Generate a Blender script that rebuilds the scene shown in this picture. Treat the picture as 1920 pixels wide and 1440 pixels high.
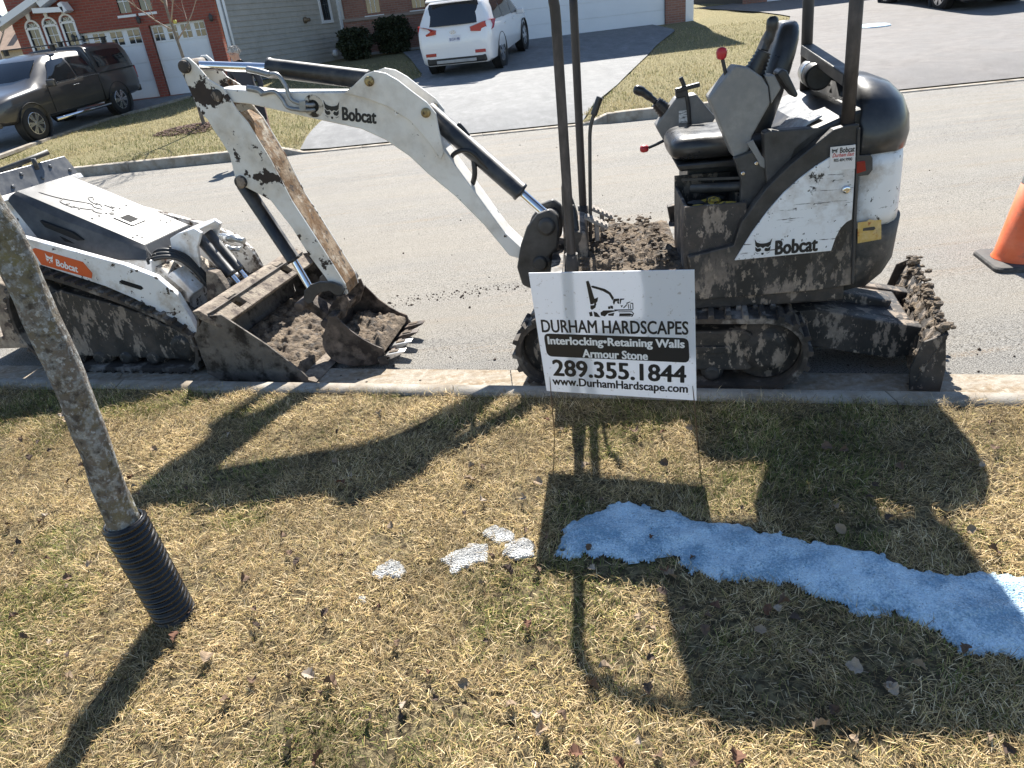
import bpy, bmesh, math, random
import numpy as np
from mathutils import Vector, Matrix, noise as mnoise
random.seed(7); rng = np.random.default_rng(7)
R = math.radians
for o in list(bpy.data.objects): bpy.data.objects.remove(o)
scene = bpy.context.scene
COL = scene.collection

# ------------------------------------------------------------------ camera
FPX, CAMH = 1350.0, 1.68                      # focal length in photo pixels (1920 wide), eye height
_d = np.array([1262 - 960, 3300 - 720, FPX]); _d /= np.linalg.norm(_d)      # plumb line seen by the camera
UPc = -_d
_f = np.array([0, 0, 1.0]); Yc = _f - _f.dot(UPc) * UPc; Yc /= np.linalg.norm(Yc); Xc = np.cross(Yc, UPc)
cam_d = bpy.data.cameras.new('camera'); cam = bpy.data.objects.new('camera', cam_d); COL.objects.link(cam)
cam_d.sensor_width = 36; cam_d.lens = FPX / 1920 * 36; cam_d.clip_start = .05; cam_d.clip_end = 900
right = Vector((Xc[0], Yc[0], UPc[0])); up = -Vector((Xc[1], Yc[1], UPc[1])); back = -Vector((Xc[2], Yc[2], UPc[2]))
m = Matrix((right, up, back)).transposed().to_4x4(); m.translation = (0, 0, CAMH)
cam.matrix_world = m
scene.camera = cam
scene.render.resolution_x, scene.render.resolution_y = 1024, 768

# ------------------------------------------------------------------ sky, sun, exposure
SUN_AZ, SUN_EL = R(8.0), R(44.0)              # azimuth clockwise from +Y
world = bpy.data.worlds.new('World'); scene.world = world; world.use_nodes = True
nt = world.node_tree
sky = nt.nodes.new('ShaderNodeTexSky'); sky.sky_type = 'NISHITA'; sky.sun_disc = False
sky.sun_elevation = SUN_EL; sky.sun_rotation = SUN_AZ; sky.air_density = 1.0; sky.dust_density = .15; sky.ozone_density = 1.2
nt.links.new(sky.outputs[0], nt.nodes['Background'].inputs[0]); nt.nodes['Background'].inputs[1].default_value = .072
sd = bpy.data.lights.new('sun', 'SUN'); sd.energy = 4.9; sd.angle = R(.53); sd.color = (1, .955, .88)
sun = bpy.data.objects.new('sun', sd); COL.objects.link(sun)
sdir = Vector((math.sin(SUN_AZ) * math.cos(SUN_EL), math.cos(SUN_AZ) * math.cos(SUN_EL), math.sin(SUN_EL)))
sun.rotation_euler = sdir.to_track_quat('Z', 'Y').to_euler(); sun.location = sdir * 40
scene.view_settings.view_transform = 'Standard'; scene.view_settings.look = 'None'
scene.view_settings.exposure = 1.42; scene.view_settings.gamma = 1

# ------------------------------------------------------------------ helpers
def ray(px, py):
    v = np.array([(px - 960) / FPX, (py - 720) / FPX, 1.0])
    return np.array([v @ Xc, v @ Yc, v @ UPc])
def gnd(px, py, z=0.0):
    r = ray(px, py); t = (z - CAMH) / r[2]; return Vector((r[0] * t, r[1] * t, z))
class Frame:
    """a vertical working plane family: s along, o sideways (away from the street side), z up, origin org"""
    def __init__(s, org, deg, root=None):
        s.org = Vector(org); s.off = s.org - Vector(root if root is not None else org); a = R(deg); s.e = Vector((math.cos(a), math.sin(a), 0)); s.n = Vector((-math.sin(a), math.cos(a), 0))
    def at(s, px, py, o=0.0):
        r = Vector(ray(px, py)); c = Vector((0, 0, CAMH)); p = s.org + s.n * o
        q = c + r * ((p - c).dot(s.n) / r.dot(s.n)) - s.org
        return (q.dot(s.e), q.z)
    def pts(s, lst, o=0.0): return [s.at(a, b, o) for a, b in lst]
    def P(s, a, o, z): return s.e * a + s.n * o + Vector((0, 0, z)) + s.off
    def Q(s, px, py, o): a, z = s.at(px, py, o); return s.P(a, o, z)

def smooth_path(pts, n=6, closed=False):
    """Catmull-Rom through 2-D or 3-D points"""
    P = [Vector(p) for p in pts]; out = []; N = len(P)
    rngs = range(N) if closed else range(N - 1)
    for i in rngs:
        if closed: a, b, c, d = P[(i - 1) % N], P[i], P[(i + 1) % N], P[(i + 2) % N]
        else: a, b, c, d = P[max(i - 1, 0)], P[i], P[i + 1], P[min(i + 2, N - 1)]
        for k in range(n):
            t = k / n
            out.append(.5 * ((2 * b) + (c - a) * t + (2 * a - 5 * b + 4 * c - d) * t * t + (3 * b - a - 3 * c + d) * t ** 3))
    if not closed: out.append(P[-1])
    return out

def link(name, me, mat=None, parent=None):
    o = bpy.data.objects.new(name, me); COL.objects.link(o)
    if mat is not None and me is not None and not me.materials: me.materials.append(mat)
    if parent is not None: o.parent = parent
    return o
def tag(o, label=None, cat=None, group=None, kind=None):
    if label: o['label'] = label
    if cat: o['category'] = cat
    if group: o['group'] = group
    if kind: o['kind'] = kind
    return o
def empty(name, loc, rz=0.0, **kw):
    o = bpy.data.objects.new(name, None); COL.objects.link(o); o.location = loc; o.rotation_euler = (0, 0, rz)
    o.empty_display_size = .1
    return tag(o, **kw)
def copy_tree(o, parent=None):
    c = o.copy(); COL.objects.link(c); c.parent = parent
    for ch in list(o.children): copy_tree(ch, c)
    return c

class MB:
    def __init__(s): s.v = []; s.f = []; s.mi = []; s.sm = []
    def add(s, vs, fs, smooth=False, mi=0):
        b = len(s.v); s.v += [tuple(v) for v in vs]; s.f += [tuple(i + b for i in f) for f in fs]
        s.sm += [smooth] * len(fs); s.mi += [mi] * len(fs); return s
    def box(s, c, size, rot=None, mi=0):
        hx, hy, hz = [k / 2 for k in size]; c = Vector(c)
        vs = [Vector((x, y, z)) for z in (-hz, hz) for x, y in ((-hx, -hy), (hx, -hy), (hx, hy), (-hx, hy))]
        if rot is not None: vs = [rot @ v for v in vs]
        return s.add([v + c for v in vs], [(3, 2, 1, 0), (4, 5, 6, 7), (0, 1, 5, 4), (1, 2, 6, 5), (2, 3, 7, 6), (3, 0, 4, 7)], mi=mi)
    def bar(s, a, b, w, h, upv=(0, 0, 1), mi=0):
        a = Vector(a); b = Vector(b); d = (b - a); L = d.length; d.normalize(); u = Vector(upv)
        x = d.cross(u)
        if x.length < 1e-4: x = d.cross(Vector((1, 0, 0)))
        x.normalize(); u = x.cross(d)
        M = Matrix((d, x, u)).transposed()
        return s.box((a + b) / 2, (L, w, h), M, mi)
    def slab(s, F, outline, o0, o1, mi=0, smooth=False):
        """outline [(s,z)] extruded from offset o0 to o1 in frame F"""
        n = len(outline)
        ar = sum(outline[i][0] * outline[(i + 1) % n][1] - outline[(i + 1) % n][0] * outline[i][1] for i in range(n))
        if ar < 0: outline = outline[::-1]
        vs = [F.P(a, o0, z) for a, z in outline] + [F.P(a, o1, z) for a, z in outline]
        s.add(vs, [tuple(range(n)), tuple(range(2 * n - 1, n - 1, -1))], False, mi)
        b = len(s.v) - 2 * n
        for i in range(n):
            j = (i + 1) % n
            s.f.append((b + j, b + i, b + n + i, b + n + j)); s.sm.append(smooth); s.mi.append(mi)
        return s
    def rings(s, rs, closed=True, caps=True, smooth=True, mi=0):
        n = len(rs[0]); vs = [v for r in rs for v in r]; fs = []
        for k in range(len(rs) - 1):
            for i in range(n if closed else n - 1):
                j = (i + 1) % n
                fs.append((k * n + i, k * n + j, (k + 1) * n + j, (k + 1) * n + i))
        s.add(vs, fs, smooth, mi)
        if caps and closed:
            b = len(s.v) - len(vs)
            s.f += [tuple(b + i for i in range(n - 1, -1, -1)), tuple(b + (len(rs) - 1) * n + i for i in range(n))]; s.sm += [False] * 2; s.mi += [mi] * 2
        return s
    def tube(s, path, r, seg=10, caps=True, mi=0):
        P = [Vector(p) for p in path]; rr = r if hasattr(r, '__len__') else [r] * len(P); rs = []
        up = None
        for i, p in enumerate(P):
            d = (P[min(i + 1, len(P) - 1)] - P[max(i - 1, 0)]).normalized()
            if up is None:
                up = d.cross(Vector((0, 0, 1)));
                if up.length < 1e-3: up = d.cross(Vector((1, 0, 0)))
            up = (up - d * up.dot(d)).normalized(); w = d.cross(up)
            rs.append([p + (up * math.cos(a) + w * math.sin(a)) * rr[i] for a in [2 * math.pi * k / seg for k in range(seg)]])
        return s.rings(rs, True, caps, True, mi)
    def lathe(s, a, axis, prof, seg=20, mi=0, smooth=True, caps=True):
        """prof [(dist along axis, radius)]"""
        a = Vector(a); d = Vector(axis).normalized(); u = d.cross(Vector((0, 0, 1)))
        if u.length < 1e-3: u = d.cross(Vector((1, 0, 0)))
        u.normalize(); w = d.cross(u)
        rs = [[a + d * t + (u * math.cos(2 * math.pi * k / seg) + w * math.sin(2 * math.pi * k / seg)) * r for k in range(seg)] for t, r in prof]
        return s.rings(rs, True, caps, smooth, mi)
    def ico(s, c, r, sub=1, jit=0.0, scale=(1, 1, 1)):
        bm = bmesh.new(); bmesh.ops.create_icosphere(bm, subdivisions=sub, radius=1)
        vs = [Vector((v.co.x * scale[0], v.co.y * scale[1], v.co.z * scale[2])) * r * (1 + random.uniform(-jit, jit)) + Vector(c) for v in bm.verts]
        s.add(vs, [tuple(v.index for v in f.verts) for f in bm.faces], jit < .05); bm.free(); return s
    def mesh(s, name):
        me = bpy.data.meshes.new(name); me.from_pydata(s.v, [], s.f)
        me.polygons.foreach_set('use_smooth', s.sm); me.polygons.foreach_set('material_index', s.mi); me.update()
        return me
    def build(s, name, mat, parent=None, bevel=0.0, loc=None, seg=2):
        me = s.mesh(name); mats = mat if isinstance(mat, (list, tuple)) else [mat]
        for k in mats: me.materials.append(k)
        o = link(name, me, None, parent)
        bm = bmesh.new(); bm.from_mesh(me); bmesh.ops.recalc_face_normals(bm, faces=bm.faces); bm.to_mesh(me); bm.free()
        if loc is not None: o.location = loc
        if bevel > 0:
            b = o.modifiers.new('bevel', 'BEVEL'); b.width = bevel; b.segments = seg; b.limit_method = 'ANGLE'; b.angle_limit = R(35)
            b.harden_normals = False
        return o

# ------------------------------------------------------------------ materials
MATS = {}
def M(name, base, rough=.6, metal=0.0, var=.15, vscale=6.0, layers=(), bump=(0, 0), spec=.5, stretch=None, fine=0.0, coat=0.0, rvar=.0):
    """layers: (colour, amount 0..1, noise scale, rough, softness[, stretch xyz[, (zlo, zhi) fade]])"""
    if name in MATS: return MATS[name]
    mt = bpy.data.materials.new(name); mt.use_nodes = True; MATS[name] = mt
    n = mt.node_tree.nodes; l = mt.node_tree.links; b = n['Principled BSDF']
    tc = n.new('ShaderNodeTexCoord'); vec = tc.outputs['Object']
    def nz(scale, det=5, st=None, rough_=.6, seed=0.0):
        v = vec
        if st is not None or seed:
            mp = n.new('ShaderNodeMapping'); l.new(vec, mp.inputs[0]); mp.inputs['Scale'].default_value = st or (1, 1, 1)
            mp.inputs['Location'].default_value = (seed, seed * 1.7, seed * .6); v = mp.outputs[0]
        t = n.new('ShaderNodeTexNoise'); l.new(v, t.inputs['Vector']); t.inputs['Scale'].default_value = scale
        t.inputs['Detail'].default_value = det; t.inputs['Roughness'].default_value = rough_; return t.outputs[0]
    def mix(f, a, c):
        x = n.new('ShaderNodeMix'); x.data_type = 'RGBA'; l.new(f, x.inputs[0])
        for sock, val in ((x.inputs[6], a), (x.inputs[7], c)):
            if isinstance(val, (tuple, list)): sock.default_value = (*val[:3], 1)
            else: l.new(val, sock)
        return x.outputs[2]
    def rmp(v, lo, hi):
        x = n.new('ShaderNodeMapRange'); l.new(v, x.inputs[0]); x.inputs[1].default_value = lo; x.inputs[2].default_value = hi; return x.outputs[0]
    def mul(a, c):
        x = n.new('ShaderNodeMath'); x.operation = 'MULTIPLY'
        for s_, v_ in ((x.inputs[0], a), (x.inputs[1], c)):
            if isinstance(v_, (int, float)): s_.default_value = v_
            else: l.new(v_, s_)
        return x.outputs[0]
    def mixf(f, a, c):
        x = n.new('ShaderNodeMix'); x.data_type = 'FLOAT'; l.new(f, x.inputs[0])
        for sock, val in ((x.inputs[2], a), (x.inputs[3], c)):
            if isinstance(val, (int, float)): sock.default_value = val
            else: l.new(val, sock)
        return x.outputs[0]
    dk = tuple(c * (1 - var) for c in base); lt = tuple(min(1, c * (1 + var)) for c in base)
    col = mix(rmp(nz(vscale, 6, stretch), .3, .7), dk, lt)
    if fine > 0:
        col = mix(mul(rmp(nz(vscale * 22, 3, stretch, seed=3.1), .35, .75), fine), col, tuple(c * .35 for c in base))
    rg = rough; first = True
    if rvar > 0: rg = mixf(rmp(nz(vscale * 1.7, 5, seed=9.3), .3, .7), rough - rvar, rough + rvar)
    for i, L in enumerate(layers):
        c, amt, sc, r2, soft = L[:5]; st = L[5] if len(L) > 5 else None; zf = L[6] if len(L) > 6 else None
        th = .74 - amt * .5
        f = rmp(nz(sc, 8, st, .65, seed=4.7 * (i + 1)), th - soft, th + soft)
        if zf:
            sx = n.new('ShaderNodeSeparateXYZ'); l.new(vec, sx.inputs[0])
            g = rmp(sx.outputs[2], zf[0], zf[1]); f = mul(f, g)
        c2 = mix(rmp(nz(sc * 3.3, 5, seed=7.7 + i), .3, .7), tuple(k * .75 for k in c), tuple(min(1, k * 1.2) for k in c))
        col = mix(f, col, c2); rg = mixf(f, rg, r2)
    l.new(col, b.inputs['Base Color'])
    if isinstance(rg, (int, float)): b.inputs['Roughness'].default_value = rg
    else: l.new(rg, b.inputs['Roughness'])
    b.inputs['Metallic'].default_value = metal; b.inputs['Specular IOR Level'].default_value = spec
    if coat: b.inputs['Coat Weight'].default_value = coat; b.inputs['Coat Roughness'].default_value = .06
    if bump[1] > 0:
        bp = n.new('ShaderNodeBump'); bp.inputs['Strength'].default_value = bump[1]; bp.inputs['Distance'].default_value = .01 if len(bump) < 3 else bump[2]
        l.new(nz(bump[0], 6, stretch, .65, seed=1.3), bp.inputs['Height']); l.new(bp.outputs[0], b.inputs['Normal'])
    return mt
def glass(name, tint=(.02, .025, .03), rough=.05):
    if name in MATS: return MATS[name]
    mt = M(name, tint, rough, 0, .1, 2, spec=.8); return mt

MUD, MUDL, RUST = (.075, .055, .042), (.22, .18, .145), (.16, .07, .025)
def text_mesh(txt, size, bold=0.0, sx=1.0, shear=0.0, space=1.0, res=3):
    """letters as a flat mesh; weight is added by laying shifted copies a hair apart"""
    cu = bpy.data.curves.new('t', 'FONT'); cu.body = txt; cu.size = size; cu.align_x = 'CENTER'; cu.align_y = 'CENTER'
    cu.shear = shear; cu.space_character = space; cu.resolution_u = res
    o = bpy.data.objects.new('t', cu); COL.objects.link(o); dg = bpy.context.evaluated_depsgraph_get()
    me = bpy.data.meshes.new_from_object(o.evaluated_get(dg)); bpy.data.objects.remove(o); bpy.data.curves.remove(cu)
    v0 = [v.co.copy() for v in me.vertices]; f0 = [tuple(p.vertices) for p in me.polygons]; V = []; F_ = []; b = bold
    sh = [(0, 0)] if b == 0 else [(-b, 0), (b, 0), (0, b * .6), (0, -b * .6), (-b * .7, b * .5), (b * .7, -b * .5), (b * .7, b * .5), (-b * .7, -b * .5)]
    for k, (dx, dy) in enumerate(sh):
        n = len(V); V += [(v.x * sx + dx, v.y + dy, k * 1e-5) for v in v0]; F_ += [tuple(i + n for i in f) for f in f0]
    bpy.data.meshes.remove(me); me = bpy.data.meshes.new('lettering'); me.from_pydata(V, [], F_); me.update(); return me
def text_fit(txt, w, h, bold=0.0, **kw):
    """text mesh scaled so that its outline is exactly w x h, centred"""
    me = text_mesh(txt, 1.0, bold, **kw)
    xs = [v.co.x for v in me.vertices]; ys = [v.co.y for v in me.vertices]
    x0, x1, y0, y1 = min(xs), max(xs), min(ys), max(ys)
    for v in me.vertices:
        v.co.x = (v.co.x - (x0 + x1) / 2) * w / (x1 - x0); v.co.y = (v.co.y - (y0 + y1) / 2) * h / (y1 - y0)
    return me
def place(name, me, mat, parent, pos, ex, ey):
    """lay a flat xy mesh at pos with axes ex, ey (all in the parent's space)"""
    ex = Vector(ex); ey = Vector(ey); exn = ex.normalized(); ey = (ey - exn * ey.dot(exn)).normalized(); ez = exn.cross(ey)
    o = link(name, me, mat, parent); mm = Matrix((exn, ey, ez)).transposed().to_4x4(); mm.translation = Vector(pos); o.matrix_local = mm
    return o
def poly_mesh(name, polys):
    """flat mesh from 2-D polygons"""
    v = []; f = []
    for p in polys:
        b = len(v); v += [(x, y, 0) for x, y in p]; f.append(tuple(range(b, b + len(p))))
    me = bpy.data.meshes.new(name); me.from_pydata(v, [], f); me.update()
    bm = bmesh.new(); bm.from_mesh(me); bmesh.ops.triangulate(bm, faces=bm.faces)
    for fc in bm.faces:
        if fc.normal.z < 0: fc.normal_flip()
    bm.to_mesh(me); bm.free(); return me
# ================================================================== SETTING
def ynear(x):                                  # street-side edge of the near kerb
    if x < -3.6: return 4.261 + .12 * (-3.6 - x)
    if x > 3.0: return 2.382 - .10 * (x - 3)
    return 3.236 - .2847 * x
def yfar(x): return 12.2 - .1 * x              # street-side edge of the far kerb
ZT = [(-99, .0), (0, .02), (3.5, .2), (7, .32), (8, .37), (11, .6), (14, .7), (30, .9), (900, .9)]
def zfar(x, y):
    t = y - yfar(x)
    for (a, za), (b, zb) in zip(ZT, ZT[1:]):
        if a <= t <= b: return za + (zb - za) * (t - a) / (b - a)
    return .9
_zfar0 = zfar
def zfar(x, y):                                  # the lot behind the pickup lies a little lower
    k = max(0, min(1, (-6 - x) / 3)); k = k * k * (3 - 2 * k); t = max(0, min(1, (y - yfar(x)) / 3))
    return _zfar0(x, y) - .13 * k * t
def fargnd(px, py, dz=0.0):
    z = .3
    for _ in range(40): p = gnd(px, py, z); z = .6 * z + .4 * (zfar(p.x, p.y) + dz)
    p = gnd(px, py, z); return Vector((p.x, p.y, zfar(p.x, p.y) + dz))
ROADZ = -.1

soil = M('lawn_soil', (.07, .055, .034), .95, 0, .35, 9, layers=[((.22, .18, .1), .4, 40, .95, .08)], bump=(60, .8, .02), spec=.1)
asphalt = M('asphalt', (.16, .157, .15), .88, 0, .14, 1.1, layers=[((.27, .257, .232), .5, .5, .95, .2, (.35, 1.6, 1)), ((.3, .272, .225), .4, 1.4, .95, .12, (.25, 3.0, 1)), ((.26, .195, .13), .25, 2.6, .95, .07, (.3, 2.4, 1)), ((.36, .345, .32), .47, 150, .85, .07), ((.05, .048, .045), .36, 120, .9, .06), ((.06, .055, .05), .19, 34, .9, .02)], bump=(150, .9, .014), spec=.25)
concrete = M('kerb_concrete', (.34, .31, .265), .9, 0, .16, 5, layers=[((.22, .18, .135), .4, 7, .95, .12), ((.16, .15, .14), .22, 120, .9, .04)], bump=(90, .35), spec=.25)
gutter_m = M('gutter_concrete', (.32, .285, .235), .92, 0, .14, 4, layers=[((.26, .2, .135), .5, 9, .95, .12, (.5, 2, 1)), ((.4, .36, .3), .35, 30, .9, .1)], bump=(70, .5), spec=.2)
farlawn_m = M('far_lawn_turf', (.27, .225, .11), .95, 0, .2, .7, layers=[((.17, .17, .06), .42, 1.6, .95, .2), ((.38, .33, .2), .5, 28, .95, .12), ((.07, .06, .025), .36, 75, .95, .07)], bump=(55, 1.0, .04), spec=.1)
drive_m = M('driveway_asphalt', (.165, .168, .17), .85, 0, .15, 1.0, layers=[((.25, .25, .248), .5, 1.7, .9, .2, (2, .7, 1)), ((.09, .09, .09), .3, 150, .9, .05)], bump=(120, .5), spec=.35)

# dust lies in bands along the street: dark coarse asphalt by the gutter, tan tracked dust farther out
def dust_bands(mt):
    n = mt.node_tree.nodes; l = mt.node_tree.links; b = n['Principled BSDF']; src = b.inputs['Base Color'].links[0].from_socket
    tc = n.new('ShaderNodeTexCoord'); dp = n.new('ShaderNodeVectorMath'); dp.operation = 'DOT_PRODUCT'; l.new(tc.outputs['Object'], dp.inputs[0]); dp.inputs[1].default_value = (.24, .97, 0)
    nz = n.new('ShaderNodeTexNoise'); mp = n.new('ShaderNodeMapping'); l.new(tc.outputs['Object'], mp.inputs[0]); mp.inputs['Scale'].default_value = (.5, 1.4, 1); l.new(mp.outputs[0], nz.inputs['Vector']); nz.inputs['Scale'].default_value = 1.1; nz.inputs['Detail'].default_value = 7
    ma = n.new('ShaderNodeMath'); ma.operation = 'MULTIPLY_ADD'; l.new(nz.outputs[0], ma.inputs[0]); ma.inputs[1].default_value = 1.5; l.new(dp.outputs['Value'], ma.inputs[2])
    mr = n.new('ShaderNodeMapRange'); l.new(ma.outputs[0], mr.inputs[0]); mr.inputs[1].default_value = 3.9; mr.inputs[2].default_value = 12.9
    cr = n.new('ShaderNodeValToRGB'); l.new(mr.outputs[0], cr.inputs[0]); e = cr.color_ramp.elements; e[0].position = 0; e[0].color = (.12, .12, .12, 1); e[1].position = 1; e[1].color = (.05, .05, .05, 1)
    for p, v in ((.07, .06), (.13, .75), (.2, .3), (.3, .85), (.42, .25), (.55, .6), (.68, .12), (.85, .3)): k = e.new(p); k.color = (v, v, v, 1)
    sc = n.new('ShaderNodeMath'); sc.operation = 'MULTIPLY'; l.new(cr.outputs[0], sc.inputs[0]); sc.inputs[1].default_value = .55
    mx = n.new('ShaderNodeMix'); mx.data_type = 'RGBA'; l.new(sc.outputs[0], mx.inputs[0]); l.new(src, mx.inputs[6]); mx.inputs[7].default_value = (.31, .275, .222, 1); l.new(mx.outputs[2], b.inputs['Base Color'])
dust_bands(asphalt)
# -- ground sheet to the horizon
mb = MB(); mb.add([(-450, -300, -.35), (450, -300, -.35), (450, 600, -.35), (-450, 600, -.35)], [(0, 1, 2, 3)])
tag(mb.build('ground', M('distant_ground', (.17, .15, .08), .95, 0, .2, .05)), kind='structure')

# -- near lawn: gently uneven sheet up to the kerb
def lawn_z(x, y): return .012 * mnoise.noise(Vector((x * 1.6, y * 1.6, 0))) + .006 * mnoise.noise(Vector((x * 6, y * 6, 3)))
mb = MB(); nx, ny = 150, 60; vs = []
for i in range(nx + 1):
    x = -14 + 28 * i / nx
    y1 = ynear(x) - .125
    for j in range(ny + 1):
        t = j / ny; y = -9 + (y1 + 9) * (1 - (1 - t) ** 2); vs.append((x, y, lawn_z(x, y) - .012))
mb.add(vs, [(i * (ny + 1) + j, (i + 1) * (ny + 1) + j, (i + 1) * (ny + 1) + j + 1, i * (ny + 1) + j + 1) for i in range(nx) for j in range(ny)], True)
tag(mb.build('near_lawn_ground', soil), kind='structure')

# -- road between the two kerbs
mb = MB(); nx, ny = 120, 24; vs = []
for i in range(nx + 1):
    x = -45 + 90 * i / nx; a, b = ynear(x) + .02, yfar(x) + .05
    for j in range(ny + 1):
        t = j / ny; vs.append((x, a + (b - a) * t, ROADZ - .006 + .03 * math.sin(math.pi * t) ** .8 * 1.0 - (.0 if t else 0)))
mb.add(vs, [(i * (ny + 1) + j, (i + 1) * (ny + 1) + j, (i + 1) * (ny + 1) + j + 1, i * (ny + 1) + j + 1) for i in range(nx) for j in range(ny)], True)
road = tag(mb.build('road', asphalt), kind='structure')
def roadz(x, y):
    a, b = ynear(x) + .02, yfar(x) + .05; t = min(1, max(0, (y - a) / (b - a))); return ROADZ - .006 + .03 * math.sin(math.pi * t) ** .8

# -- near gutter pan with a broken seam, and kerb sections
gut = tag(empty('gutter', (0, 0, 0)), kind='structure')
xs = [-12 + 2.4 * k for k in range(11)]
def strip(f0, f1, x0, x1, z0, z1, n=8, mbx=None):
    mbx = mbx or MB(); vs = []
    for i in range(n + 1):
        x = x0 + (x1 - x0) * i / n; vs += [(x, f0(x), z0(x) if callable(z0) else z0), (x, f1(x), z1(x) if callable(z1) else z1)]
    return mbx.add(vs, [(2 * i, 2 * i + 2, 2 * i + 3, 2 * i + 1) for i in range(n)], True)
for k in range(10):
    strip(lambda x: ynear(x) - .01, lambda x: ynear(x) + .315, xs[k] + .003, xs[k + 1] - .003, ROADZ + .012, ROADZ + .022, 8).build('gutter_slab', gutter_m, gut)
mb = MB(); vs = []; n = 700
for i in range(n + 1):
    x = -6 + 11 * i / n; c = ynear(x) + .325 + .012 * mnoise.noise(Vector((x * 9, 0, 0))) + .006 * mnoise.noise(Vector((x * 40, 2, 0)))
    w = .003 + .007 * max(0, mnoise.noise(Vector((x * 13, 5, 0))) + .35)
    zz = roadz(x, c) + .0045 + .012; vs += [(x, c - w, zz), (x, c + w, zz - .001)]
mb.add(vs, [(2 * i, 2 * i + 2, 2 * i + 3, 2 * i + 1) for i in range(n)])
mb.build('seam', M('seam_dirt', (.035, .03, .025), .95), gut)
def kerb(name, yf, sgn, h_at, x0, step, n, wtop):
    k = tag(empty(name, (0, 0, 0)), kind='structure')
    for i in range(n):
        a, b = x0 + step * i + .003, x0 + step * (i + 1) - .003; rs = []
        for q in range(9):
            x = a + (b - a) * q / 8; y = yf(x); zt_ = h_at(x); zb = ROADZ - .05
            prof = [(0.025, zb), (0.018, ROADZ), (0.0, zt_ - .022), (-.006, zt_ - .008), (-.02, zt_), (-wtop, zt_ + .002), (-wtop, zb)]
            rs.append([Vector((x, y + sgn * p[0], max(p[1], zb) if p[1] > zb else zb)) for p in prof])
        mb = MB(); mb.rings(rs, True, True, True); mb.build('kerb_section', concrete, k)
    return k
kerb('near_kerb', ynear, 1, lambda x: 0.0, -12, 1.95, 13, .125)
def fh(x):                                      # far kerb is dropped across the driveways
    def sm(a, b, t): t = max(0, min(1, (t - a) / (b - a))); return t * t * (3 - 2 * t)
    drop = max(sm(-3.5, -2.9, x) * (1 - sm(1.6, 2.1, x)), sm(4.2, 4.8, x), 1 - sm(-9.4, -8.9, x))
    return .045 - drop * .132
kerb('far_kerb', yfar, -1, fh, -30, 2.0, 32, .16)
# pale dusty lip where the dropped kerb meets the road
# -- far terrain
mb = MB(); nx, ny = 300, 60; vs = []
for i in range(nx + 1):
    x = -45 + 90 * i / nx
    for j in range(ny + 1):
        t = j / ny; y = yfar(x) + .12 + 60 * t ** 1.6
        k_ = min(1, max(0, (y - yfar(x) - .12) / .8)); vs.append((x, y, (zfar(x, y) + .006) * k_ + (1 - k_) * (fh(x) - .004) + (.03 * mnoise.noise(Vector((x * .5, y * .5, 0))) if j > 1 else 0)))
mb.add(vs, [(i * (ny + 1) + j, (i + 1) * (ny + 1) + j, (i + 1) * (ny + 1) + j + 1, i * (ny + 1) + j + 1) for i in range(nx) for j in range(ny)], True)
tag(mb.build('far_lawn', farlawn_m), kind='structure')

def drive(name, left, right, n=24, dz=.035, mat=drive_m):
    """sheet between two edge polylines given near to far [(x,y)]"""
    def samp(pl, t):
        L = [0]
        for a, b in zip(pl, pl[1:]): L.append(L[-1] + math.dist(a, b))
        d = t * L[-1]
        for i in range(len(pl) - 1):
            if d <= L[i + 1] + 1e-9:
                u = (d - L[i]) / (L[i + 1] - L[i]); return (pl[i][0] + (pl[i + 1][0] - pl[i][0]) * u, pl[i][1] + (pl[i + 1][1] - pl[i][1]) * u)
        return pl[-1]
    mb = MB(); vs = []; m_ = 10
    for i in range(n + 1):
        a, b = samp(left, i / n), samp(right, i / n)
        for j in range(m_ + 1):
            u = j / m_; x, y = a[0] + (b[0] - a[0]) * u, a[1] + (b[1] - a[1]) * u
            k = min(1, max(0, (y - yfar(x) - .1) / .8))
            vs.append((x, y, (zfar(x, y) + dz) * k + (1 - k) * (fh(x) + .012)))
    mb.add(vs, [(i * (m_ + 1) + j, i * (m_ + 1) + j + 1, (i + 1) * (m_ + 1) + j + 1, (i + 1) * (m_ + 1) + j) for i in range(n) for j in range(m_)], True)
    return tag(mb.build(name, mat), kind='structure')
def g2(px, py): p = fargnd(px, py); return (p.x, p.y)
dl = [g2(560, 272), g2(605, 228), g2(690, 180), g2(795, 145), (-2.4, 27)]
dr = [g2(1100, 226), g2(1160, 160), g2(1230, 88), g2(1268, 58), (5.8, 27)]
print('DRIVE', dl, dr)
dl[0] = (dl[0][0], yfar(dl[0][0]) + .15); dr[0] = (dr[0][0], yfar(dr[0][0]) + .15)
drive('middle_driveway', dl, dr)
rl = [(4.5, yfar(4.5) + .15), g2(1482, 32), (9.6, 34)]; rr = [(17, yfar(17) + .15), (17, 34)]
print('RDRIVE', rl)
drive('right_driveway', rl, rr, mat=M('right_driveway_asphalt', (.175, .168, .165), .85, 0, .16, 1.2, layers=[((.19, .175, .165), .5, 1.3, .9, .2), ((.07, .07, .07), .3, 140, .9, .05)], bump=(120, .5), spec=.35))
ll = [(-14.5, yfar(-14.5) + .15), (-12.4, 23.4)]; lr = [g2(0, 300), g2(90, 262), g2(200, 225), g2(270, 207), g2(352, 184), (-5.2, 23.4)]
lr[0] = (lr[0][0], yfar(lr[0][0]) + .15)
print('LDRIVE', lr)
drive('left_driveway', ll, lr)
# concrete edging strip beside the left driveway
mb = MB(); pl = lr[:5]
for a, b in zip(pl, pl[1:]):
    za, zb = zfar(*a) + .03, zfar(*b) + .03
    mb.bar((a[0] + .05, a[1], za), (b[0] + .05, b[1], zb), .16, .06)
tag(mb.build('driveway_edging', concrete), kind='structure')

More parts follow.
